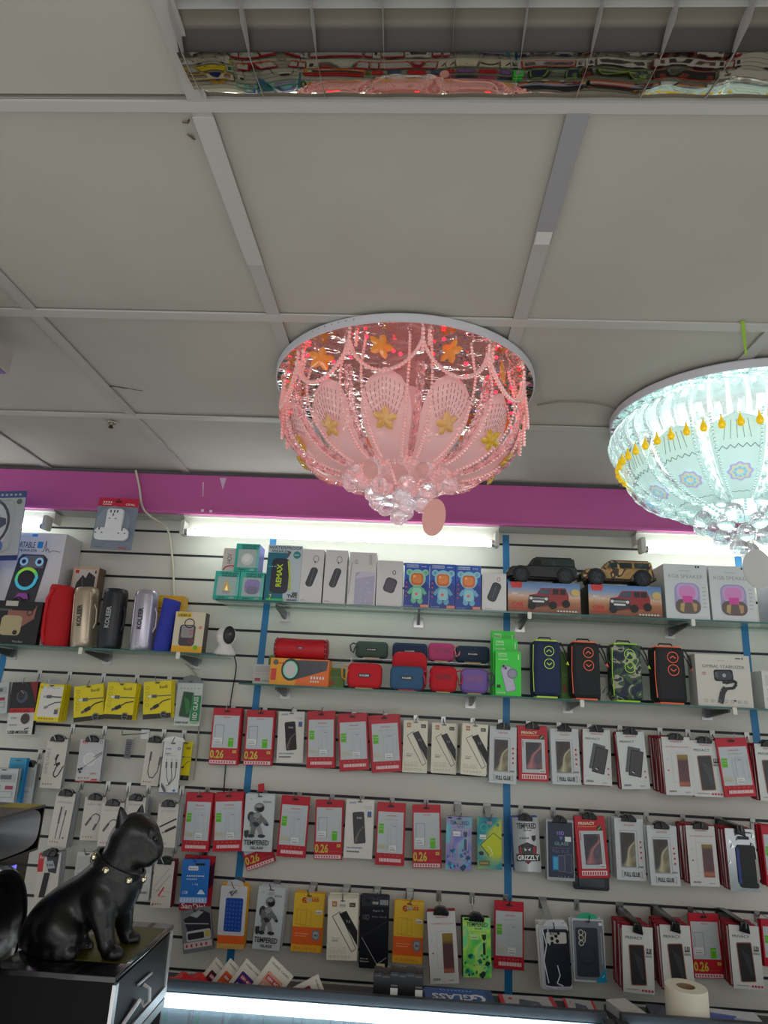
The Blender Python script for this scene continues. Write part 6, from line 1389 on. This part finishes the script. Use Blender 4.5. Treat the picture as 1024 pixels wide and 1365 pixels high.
o, w, h = bigpack('hanging_headphone_pack', 'blue headphones in a clear blister, hanging at the upper left edge', 'headphone pack', (-38, 656), (35, 660), (-46, 748), 2.42, hp, BLUE, None)
bb = B(); bb.prism(rrect(-w*.40, w*.36, h*.10, h*.86, .03, 6), -.028, 0, FILM, bev=.012); bb.build('blister', o)
bb = B(); bb.tube([(0, 0, h*.96), (0, .02, h*.99), (.0, .14, h*1.0)], .002, STEEL, 6); bb.build('hook_wire', o)
def sock(a):
    a.rect(0, 1, 0, 1, mat((124, 134, 148), .35)); a.rect(0, 1, .83, 1, mat((190, 26, 60), .4)); a.bars(.12, .36, .90, .93, 4, PAPER); a.bars(.12, .34, .86, .88, 6, PAPER); a.text('OPAL', .68, .92, .86, .04, PAPER, .02); a.poly([(.42, .96), (.50, .93), (.58, .96), (.56, .91), (.44, .91)], BLACK); a.el(.44, .50, .42, mat((138, 150, 162), .3), .34); a.bars(.68, .90, .02, .05, 4, LOGO); a.bars(.08, .30, .03, .05, 4, TXT)
o, w, h = bigpack('hanging_adapter_pack', 'white three way socket adapter in a grey pack with red top, hanging under the fascia', 'adapter pack', (133, 663), (186.5, 664.6), (119, 730.7), 2.50, sock, mat((150, 156, 166), .4), None)
so = B(); Wp = mat((224, 226, 228), .3)
so.prism(rrect(-w*.19, w*.21, h*.30, h*.77, .012, 4), -.022, -.002, Wp, bev=.004); so = so.build('adapter_body', o)
so2 = B(); so2.prism(rrect(-w*.42, w*.40, h*.15, h*.40, .020, 5), -.0225, -.0022, Wp, bev=.005); so2.build('adapter_wing', o)
q = B()
for cx, cz in ((-.02, .60), (-.30, .32), (.26, .32)):
    for dx, dz, ww, hh in ((0, .045, .006, .016), (-.075, -.03, .010, .005), (.075, -.03, .010, .005)):
        x = (cx+dx)*w; z = (cz+dz)*h; q.box(x-ww/2*.7, x+ww/2*.7, -.0232, -.0226, z-hh/2*.7, z+hh/2*.7, INK)
for dx in (-.09, .0, .075): q.box(dx*w-.0022, dx*w+.0022, -.0232, -.0218, h*.685, h*.735, INK)
q.build('socket_hole', o)
bb = B(); bb.tube([(0, 0, h*.95), (0, -.012, h*.97), (-.0, .06, h*.965)], .0018, STEEL, 6); bb.build('hook_wire', o)

# ================================================================== the lit glass counters
ALU = mat((58, 62, 68), .35, .3); ALUL = mat((200, 202, 204), .3, .6); LEDW = mat((236, 246, 255), .5, emit=6.0, name='led_strip')
CG = clear_mat('counter_glass', (.80, .86, .87), .16, .03)
ZT = -.738
def counter(x0, x1, lab):
    cx = (x0+x1)/2; o = empty('glass_counter', (cx, 1.55, -H), lab, 'counter', 'lit glass counters in front of the wall'); h0 = H; L = (x1-x0)/2
    y0, y1 = 1.02-1.55, 1.985-1.55
    Z = lambda z: z+H
    B().box(-L, L, y0, y1+.16, 0, Z(-1.35), mat((60, 62, 66), .5)).build('cabinet_base', o)
    B().box(-L, L, y1+.005, y1+.018, Z(-1.35), Z(-.722), ALU).build('back_frame', o)
    B().box(-L, L, y1+.018, y1+.165, Z(-.775), Z(-.760), mat((48, 50, 54), .5)).build('back_ledge', o)
    B().box(-L, L, y0, y1+.004, Z(ZT-.006), Z(ZT), CG).build('glass_top', o)
    B().box(-L, L, y1-.004, y1+.004, Z(ZT-.004), Z(-.720), ALU).build('back_rail', o)
    b = B(); b.box(-L+.03, L-.03, y1-.022, y1-.004, Z(-.772), Z(-.746), LEDW); b.build('light_strip', o)
    B().box(-L, L, y1-.003, y1+.003, Z(-1.35), Z(-.7455), mat((150, 166, 176), .25)).build('inner_back', o)
    B().box(-L+.01, L-.01, y0+.01, y1-.004, Z(-.935), Z(-.930), clear_mat('inner_glass', (.8, .85, .86), .2, .05, .25, (.6, .7, .75))).build('inner_shelf', o)
    for s in (-1, 1):
        B().box(s*L-.014, s*L+.014, y0, y1+.004, Z(ZT-.018), Z(ZT+.004), ALU).build('side_frame', o)
        B().box(s*L-.012, s*L+.012, y0, y0+.02, Z(-1.35), Z(ZT-.018), ALU).build('corner_post', o)
    B().box(-L, L, y0-.004, y0, Z(-1.35), Z(ZT-.006), CG).build('front_glass', o)
    return o
counter(-1.30, .520, 'long glass counter with a bright light strip, below the phone packs')
counter(.556, 1.9, 'second glass counter beginning under the paper roll at the right')
rnd = random.Random(21)
cc = [((210, 214, 220), 'white'), ((150, 190, 210), 'pale blue'), ((200, 170, 175), 'pinkish'), ((180, 200, 190), 'pale green'), ((90, 100, 120), 'slate')]
for k in range(14):
    x = -.56+.078*k+(.06 if k > 12 else 0); c, nm = cc[k % 5]; y = 1.865+rnd.uniform(-.02, .02)
    b = B(); b.box(-.034, .034, -.05, .05, 0, .012, mat(c, .35)); b.box(-.024, .024, -.03, .02, .012, .0125, mat(tuple(int(v*.7) for v in c), .35)); b.box(-.02, .02, .03, .042, .012, .0125, mat((60, 64, 76), .4))
    if x > .47: continue
    o = b.build('counter_box', None, (x, y, -.9295)); o.rotation_euler.z = rnd.uniform(-.35, .35)
    tag(o, 'small flat %s box under the counter glass, one of a loose row' % nm, 'box', 'flat %s boxes under the counter glass' % nm)

ZL = -.7598
def flat_pack(nm, lab, cat, cx, cy, w, h, rz, art, edge, th=.008, z=ZL, flip=True):
    o = empty(nm, (cx, cy, z+th+.0004), lab, cat, None, (radians(-90), 0, radians(rz)))
    B().prism(rrect(-w/2, w/2, 0, h, .003, 2), 0, th, edge).build('carton', o)
    p = B(); a = Art(p, w, h); art(a); p.build('printed_front', o); return o
# leaning SIM card packs
def sim(c1, c2):
    def d(a): a.rect(0, 1, 0, 1, mat((214, 206, 190), .45)); a.text('THREE CARD', .10, .90, .86, .05, INK, .01); a.rr(.18, .86, .20, .68, .06, mat(c1, .4)); a.rect(.24, .80, .46, .60, mat(c2, .4)); a.text('SIM 4G', .28, .76, .49, .08, PAPER, .03); a.ring(.32, .30, .05, .02, PAPER); a.ring(.60, .30, .06, .02, GOLD); a.bars(.2, .8, .08, .11, 9, TXL)
    return d
for k, (px, py, c1, c2, nm) in enumerate(((276, 1299, (50, 30, 40), (160, 40, 60), 'dark'), (295, 1300, (214, 90, 40), (190, 60, 40), 'orange'), (318, 1301, (60, 46, 120), (170, 40, 80), 'violet'), (352, 1305, (206, 150, 130), (200, 60, 60), 'pale pink'), (395, 1318, (140, 30, 70), (190, 120, 40), 'wine red'))):
    Y = 2.075-.009*k; p = at(px, py, Y); w, h = (.062, .085) if k < 3 else (.075, .095)
    o = empty('sim_card_pack', (p.x, Y, ZL+.002), 'white SIM card pack with a %s card, leaning on the counter ledge' % nm, 'SIM card pack', None, (radians(0), radians([38, 38, 36, 36, 62][k]), 0))
    o.location.z = p.z-.035
    q = B(); q.box(-w/2, w/2, 0, .0015, -.012, h-.012, PAPER); q.build('card', o); q = B(); a = Art(q, w, h); sim(c1, c2)(a); q = q.build('printed_front', o); q.location.z = -.012
# row of little black boxes
for k in range(6):
    px = 504+11*k; Y = 2.03; p = at(px, 1300, Y); top = [1297, 1299, 1296, 1298, 1297, 1299][k]; h = at(px, top, Y).z-ZL-.0004
    o = empty('battery_box', (p.x, Y, ZL+.0003), '%s small black box of the row on the counter ledge' % ['first', 'second', 'third', 'fourth', 'fifth', 'sixth'][k], 'box')
    B().prism(rrect(-.0115, .0115, 0, h, .0015, 2), 0, .05, mat((26, 26, 30), .35), bev=.001).build('carton', o)
    q = B(); a = Art(q, .023, h); a.rect(.1, .9, .90, .95, mat((90, 92, 100), .4)); 
    if k in (2, 5): a.rect(.08, .92, .10, .55, PAPER); a.rect(.12, .88, .6, .64, GREY)
    q.build('printed_front', o)
def blueglass(a):
    a.rect(0, 1, 0, 1, mat((24, 80, 150), .35)); a.rect(0, .10, 0, 1, mat((18, 50, 110), .35)); a.text('PREMIUM', .20, .88, .84, .07, mat((170, 200, 230), .4)); a.text('TEMPERED', .30, .92, .66, .12, PAPER, .01); a.text('GLASS', .30, .90, .30, .28, PAPER, .02); a.text('G', .12, .34, .28, .40, PAPER, .03); a.bars(.3, .8, .12, .16, 9, mat((140, 180, 220), .4))
flat_pack('glass_pack', 'blue TEMPERED GLASS pack lying upside down on the counter ledge', 'screen protector pack', .155, 2.145, .185, .135, 182, blueglass, BLUE, .012)
def lyingphone(a): a.rect(0, 1, 0, 1, mat((170, 168, 168), .4)); a.rect(0, .08, 0, 1, LOGO); a.rect(.92, 1, 0, 1, DRED); a.poly([(.26, .10), (.80, .06), (.70, .70), (.36, .80)], mat((70, 76, 96), .3)); a.poly([(.40, .40), (.60, .3), (.62, .6)], mat((150, 130, 160), .3)); a.el(.2, .8, .04, LOGO)
flat_pack('glass_pack', 'grey pack with a dark phone picture lying right of the blue one', 'screen protector pack', .345, 2.012, .15, .13, 2, lyingphone, RED2, .008)
flat_pack('glass_pack', 'grey and red pack lying under the bagged phone case', 'screen protector pack', .475, 2.012, .08, .13, -4, lyingphone, RED2, .008)
flat_pack('accessory_box', 'flat cream box lying at the seam of the two counters', 'box', .612, 2.03, .06, .10, 18, lambda a: (a.rect(0, 1, 0, 1, mat((190, 188, 180), .5)), a.bars(.2, .8, .2, .24, 5, TXL)), LGREY, .022)
flat_pack('accessory_box', 'flat dark violet pack lying left of the paper roll', 'box', .69, 2.03, .07, .11, -6, lambda a: (a.rect(0, 1, 0, 1, mat((50, 50, 72), .4)), a.poly([(.1, .2), (.9, .5), (.6, .9)], mat((80, 80, 110), .4))), INK, .01)
def prn(a): a.rect(0, 1, 0, 1, mat((196, 196, 198), .4)); a.poly([(.10, .20), (.46, .16), (.66, .74), (.24, .80)], mat((70, 90, 160), .4)); a.poly([(.5, .2), (.92, .3), (.8, .6), (.6, .66)], mat((150, 160, 200), .4)); a.el(.68, .42, .03, INK); a.bars(.1, .3, .86, .92, 5, TXL)
flat_pack('phone_leaflet', 'white pack with blue phones lying right of the paper roll', 'leaflet pack', .86, 2.012, .17, .14, -5, prn, RED2, .006)
# paper roll
p = at(915, 1325, 2.062); o = empty('paper_roll', (p.x, 2.062, ZL+.0003), 'roll of white label paper standing on the counter', 'paper roll')
B().lathe([(.024, 0), (.052, 0), (.053, .004), (.053, .082), (.052, .085), (.024, .085), (.024, 0)], mat((226, 216, 196), .7, noise=.03, scale=30), n=48).build('paper', o)
B().lathe([(.0215, .002), (.0238, .002), (.0238, .084), (.0215, .084), (.0215, .002)], mat((150, 120, 90), .7), n=36).build('cardboard_core', o)
# red plastic bag on the ledge
b = B(); b.grid(lambda u, v: (-.07+.14*u, -.03+.06*v, .012+.022*sin(pi*u)*sin(pi*v)+.006*sin(17*u+5*v)*sin(pi*v)), 22, 10, mat((190, 14, 24), .25)); p = at(256, 1300, 2.07)
tag(b.build('red_wrapper', None, (p.x+.0, 2.07, ZL-.004)), 'crumpled red plastic wrapper on the left end of the counter ledge', 'wrapper')

# ================================================================== black box, dog statue and loudspeaker at the left
GB = mat((12, 12, 13), .18, coat=.5); MB = mat((7, 7, 8), .75, spec=.2)
xl, xr, yf, yr, zt_ = -.632, -.437, 1.158, 1.413, -.42
o = empty('display_case', ((xl+xr)/2, (yf+yr)/2, ZT+.0006), 'black box with glossy top and silver edged side, under the dog statue', 'display case')
hx = (xr-xl)/2; hy = (yr-yf)/2; hz = zt_-ZT-.0006
B().box(-hx, hx-.004, -hy, hy, 0, hz-.008, MB).build('body', o)
b = B(); b.prism(rrect(-hx-.002, hx+.001, hz-.008, hz, .002, 2), -hy-.003, hy, GB, bev=.001); b.build('lid', o)
B().box(-.02, hx-.006, -hy+.05, hy-.03, hz, hz+.0006, mat((70, 64, 8), .3)).build('yellow_sheet', o)['label'] = 'olive yellow sheet'
b = B()
b.box(hx-.004, hx+.0015, -hy, -hy+.012, hz-.10, hz-.012, ALUL); b.box(hx-.004, hx+.0015, hy-.010, hy, hz-.10, hz-.012, ALUL); b.box(hx-.004, hx+.002, -hy, hy, hz-.116, hz-.100, ALUL); b.box(hx-.004, hx+.001, -hy, hy, hz-.135, hz-.120, mat((150, 154, 158), .3, .4)); b.build('side_trim', o)
B().box(hx-.003, hx-.001, -hy+.012, hy-.010, hz-.10, hz-.012, mat((6, 6, 8), .4, spec=.2)).build('side_glass', o)
b = B(); b.tube([(hx+.001, .0, hz-.055), (hx+.012, .0, hz-.06), (hx+.014, .0, hz-.078), (hx+.006, 0, hz-.086), (hx+.001, 0, hz-.078)], .003, ALUL, 6); b.tube([(hx+.001, -.09, hz-.085), (hx+.004, -.02, hz-.07)], .0035, ALUL, 6); b.tube([(hx+.002, -.03, hz-.045), (hx+.002, .03, hz-.048)], .002, ALUL, 6); b.build('latch', o)

# dog
DOGM = mat((8, 9, 10), .38, coat=.06, spec=.4)
def dog():
    mb = bpy.data.metaballs.new('mb'); mb.resolution = .0045; mb.render_resolution = .0045; mb.threshold = .6
    E = [(180, 1110, 1.262, .034), (170, 1122, 1.262, .034), (193, 1114, 1.258, .026), (203, 1122, 1.252, .017), (207, 1130, 1.250, .014), (208, 1138, 1.251, .011), (197, 1141, 1.256, .018), (186, 1134, 1.256, .026), (197, 1127, 1.262, .020),
         (166, 1142, 1.262, .034), (157, 1155, 1.262, .037), (150, 1168, 1.262, .040), (160, 1180, 1.262, .036), (166, 1174, 1.262, .030), (155, 1194, 1.262, .035),
         (135, 1180, 1.262, .040), (120, 1196, 1.262, .042), (103, 1208, 1.262, .045), (86, 1220, 1.262, .046), (70, 1234, 1.262, .045), (58, 1248, 1.262, .038), (130, 1205, 1.262, .034),
         (78, 1238, 1.228, .036), (88, 1250, 1.222, .028), (60, 1258, 1.235, .030), (80, 1240, 1.298, .036), (92, 1252, 1.300, .026),
         (66, 1270, 1.212, .016), (80, 1272, 1.210, .016), (92, 1272, 1.208, .014), (72, 1266, 1.222, .022),
         (101, 1262, 1.255, .016), (110, 1259, 1.262, .015), (117, 1262, 1.262, .010), (96, 1256, 1.27, .018),
         (134, 1200, 1.236, .027), (136, 1215, 1.230, .023), (138, 1230, 1.228, .0185), (140, 1245, 1.226, .0155), (142, 1258, 1.225, .0145), (147, 1269, 1.223, .0145), (155, 1272, 1.221, .012), (150, 1272, 1.213, .009), (156, 1274, 1.229, .009),
         (160, 1204, 1.290, .024), (163, 1217, 1.294, .019), (165, 1229, 1.298, .0155), (166, 1240, 1.300, .0135), (170, 1249, 1.303, .0135), (178, 1252, 1.304, .012), (173, 1253, 1.296, .009), (180, 1253, 1.311, .009),
         (46, 1262, 1.262, .018), (40, 1268, 1.262, .010)]
    for px, py, Y, r in E:
        e = mb.elements.new(); e.co = at(px, py, Y); e.radius = r/.77; e.stiffness = 8
    ob = bpy.data.objects.new('mb', mb); col.objects.link(ob); dg = bpy.context.evaluated_depsgraph_get(); dg.update()
    me = bpy.data.meshes.new_from_object(ob.evaluated_get(dg)); bpy.data.objects.remove(ob)
    vs = [v.co.copy() for v in me.vertices]; fs = [tuple(p.vertices) for p in me.polygons]; bpy.data.meshes.remove(me)
    base = Vector((-.53, 1.262, zt_+.0012))
    zmin = min(v.z for v in vs); 
    b = B(); b.add([v-base+Vector((0, 0, max(0, base.z-v.z)*1.0 if v.z < base.z else 0)) for v in vs], fs, DOGM, True)
    def ear(p0, p1, p2, w, y0, y1, th):
        """cupped triangular ear between two base points and a tip"""
        a, c, t = at(*p0, y0), at(*p1, y1), at(*p2, (y0+y1)/2)
        m_ = (a+c)/2
        for sg in (-1, 1):
            b.grid(lambda u, v: m_.lerp(t, v)+(c-a)*(u-.5)*(1-v)**.65-base+Vector((.0, sg*th*sin(pi*u)*(1-v)**.5, 0)), 10, 10, DOGM)
    ear((151, 1124), (175, 1098), (160, 1075), .02, 1.240, 1.244, .007)
    ear((174, 1098), (192, 1104), (190, 1072), .02, 1.282, 1.288, .005)
    # brow fold and toes
    q = at(201, 1114, 1.243)-base; b.ball(q, .013, DOGM, 14, 10, .75, .6, 1.2)
    o = b.build('dog_statue', None, base); tag(o, 'seated black dog statue with pricked ears and studded collar, facing right', 'dog statue')
    e = B(); q = at(207, 1118, 1.238)-base; e.ball(q, .0045, mat((6, 6, 7), .08), 10, 8); e.build('eye', o)
    e = B(); q = at(212, 1127, 1.248)-base; e.ball(q, .0065, mat((8, 8, 9), .15), 10, 8, .8, 1.2, .8); e.build('nose', o)
    c0 = at(159, 1154, 1.262)-base; ax = (at(170, 1136, 1.262)-at(150, 1172, 1.262)).normalized(); e1 = Vector((0, 1, 0)); e2 = ax.cross(e1)
    ring = lambda t, r=1.0: c0+e1*cos(t)*.0385*r+e2*sin(t)*.0435*r
    cb = B(); n = 40; prof = ((-.0085, 0), (-.0085, .004), (.0085, .004), (.0085, 0)); V = []
    for k in range(n):
        t = 2*pi*k/n; out = (ring(t)-c0).normalized()
        for h, d in prof: V.append(ring(t)+ax*h+out*d)
    F = [(k*4+i, ((k+1) % n)*4+i, ((k+1) % n)*4+(i+1) % 4, k*4+(i+1) % 4) for k in range(n) for i in range(4)]
    cb.add(V, F, mat((10, 10, 11), .4)); co = cb.build('collar', o)
    for t in [2*pi*k/7+.35 for k in range(7)]:
        s = B(); out = (ring(t)-c0).normalized(); s.ball(ring(t)+out*.005, .0064, mat((210, 200, 170), .2, 1.0), 10, 6); s.build('stud', co)
    # long toes on the paws
    for px, py, Y in ((154, 1274, 1.214), (158, 1275, 1.222), (157, 1275, 1.231), (177, 1254, 1.296), (182, 1255, 1.304), (180, 1255, 1.312), (96, 1273, 1.203), (99, 1273, 1.211), (118, 1263, 1.256), (119, 1263, 1.265)):
        tb = B(); q_ = at(px-4, py-2, Y)-base; q_.z = max(q_.z, .0052); tb.ball(q_, .0062, DOGM, 10, 8, 1.3, .8, .8); tb.build('toe', o)
dog()

# loudspeaker, its front turned to the right
xs_, ya, yb_ = -.665, .90, 1.295
ztop = -.207
o = empty('loudspeaker', (xs_, (ya+yb_)/2, ZT+.0006), 'glossy black party loudspeaker with round woofer, left of the dog statue', 'loudspeaker')
Zs = lambda z: z-ZT-.0006; hy = (yb_-ya)/2
b = B(); b.box(-.30, -.012, -hy+.004, hy-.004, 0, Zs(-.285), GB); b.build('cabinet', o)
b = B()
# horn box: open on its right face
b.box(-.30, 0, -hy, hy, Zs(ztop-.004), Zs(ztop), mat((60, 60, 62), .3)); b.box(-.30, 0, -hy, hy, Zs(-.282), Zs(-.278), GB); b.box(-.30, 0, hy-.004, hy, Zs(-.278), Zs(ztop-.004), GB); b.box(-.30, 0, -hy, -hy+.004, Zs(-.278), Zs(ztop-.004), GB); b.build('horn_box', o)
hn = B(); yc = (hy-.09)
def horn(u, v):
    t = u*2*pi; r1y, r1z, r0 = .085, .033, .016; k = v**.6
    cy, sy = cos(t), sin(t); q = (abs(cy)**4+abs(sy)**4)**-.25
    return (-.002-.10*k, yc+(r1y*(1-k)+r0*k)*cy*(q*(1-k)+k), Zs(-.243)+(r1z*(1-k)+r0*k)*sy*(q*(1-k)+k))
hn.grid(horn, 40, 12, mat((110, 112, 116), .35)); hn.lathe([(.0, -.102), (.018, -.102)], BLACK, (0, yc, Zs(-.243)), 16, 'x', cap=False); hn.build('horn', o)
wf = B(); R0 = .112; cz = Zs(-.395); cy0 = hy-.135
wf.lathe([(R0, -.012), (R0, .006), (R0*.96, .014), (R0*.90, .012), (R0*.86, .004), (R0*.80, -.004), (R0*.74, .004), (R0*.68, -.004), (R0*.40, -.03), (.0, -.034)], GB, (0, cy0, cz), 56, 'x'); wf.build('woofer', o)
dc = B(); dc.lathe([(.042, -.028), (.036, -.012), (.020, -.002), (.0, .002)], mat((26, 26, 30), .12), (0, cy0, cz), 32, 'x'); dc.build('dust_cap', o)
tr = B(); tr.lathe([(R0*.99, .006), (R0*1.01, .010), (R0*.965, .016), (R0*.95, .013)], mat((120, 124, 130), .12, .9), (0, cy0, cz), 56, 'x', cap=False); tr.build('chrome_ring', o)
lt = B(); lt.box(-.011, -.009, hy-.06, hy-.045, Zs(-.315), Zs(-.298), mat((110, 110, 230), .4, 0, 1.0)); lt.build('display_light', o)
st = B(); st.box(-.06, -.004, hy-.05, hy-.004, Zs(ztop), Zs(ztop)+.0006, mat((150, 140, 20), .4)); st.build('sticker', o)['label'] = 'yellow sticker'

# ================================================================== light
w = bpy.data.worlds.new('world'); sc.world = w; w.use_nodes = True
nt = w.node_tree; bg = nt.nodes['Background']
tc = nt.nodes.new('ShaderNodeTexCoord'); nz = nt.nodes.new('ShaderNodeTexNoise'); nz.inputs['Scale'].default_value = 3.2; nz.inputs['Detail'].default_value = 3  # invented patchy surroundings; bright spots give crystals and mirrors something to reflect
cr = nt.nodes.new('ShaderNodeValToRGB'); nt.links.new(tc.outputs['Generated'], nz.inputs['Vector']); nt.links.new(nz.outputs['Fac'], cr.inputs[0])
el = cr.color_ramp.elements; el.new(.5); el.new(.56); el.new(.62)
for e, (q, c) in zip(el, ((.36, (.05, .045, .04)), (.47, (.30, .28, .26)), (.53, (.85, .86, .85)), (.60, (1.5, 1.55, 1.6)), (.66, (2.6, 2.7, 2.8)))): e.position = q; e.color = (*c, 1)
nt.links.new(cr.outputs[0], bg.inputs[0]); bg.inputs[1].default_value = .86
def area(name, loc, target, sx, sy, power, colr=(1, 1, 1)):
    l = bpy.data.lights.new(name, 'AREA'); l.shape = 'RECTANGLE'; l.size = sx; l.size_y = sy; l.energy = power; l.color = colr
    o = bpy.data.objects.new(name, l); col.objects.link(o); o.location = loc
    o.rotation_euler = (Vector(target)-Vector(loc)).to_track_quat('-Z', 'Y').to_euler()
area('front_fill', (.2, -1.3, .7), (0, 2.6, .5), 2.4, .8, 17, (1, .99, .97))  # added unseen lamp behind the camera, stands in for other shop lamps
area('bounce_fill', (0, .3, -1.4), (0, 1.0, .9), 2.6, 2.6, 23, (1, .97, .92))  # added lamp near the floor, brightens the ceiling in place of bounced light
# ---- lift the whole place onto its floor
for o in list(sc.objects):
    if o.parent is None: o.location.z += H
sc.view_settings.view_transform = 'Standard'
sc.view_settings.look = 'None'
sc.view_settings.exposure = 0.0
sc.cycles.use_denoising = True
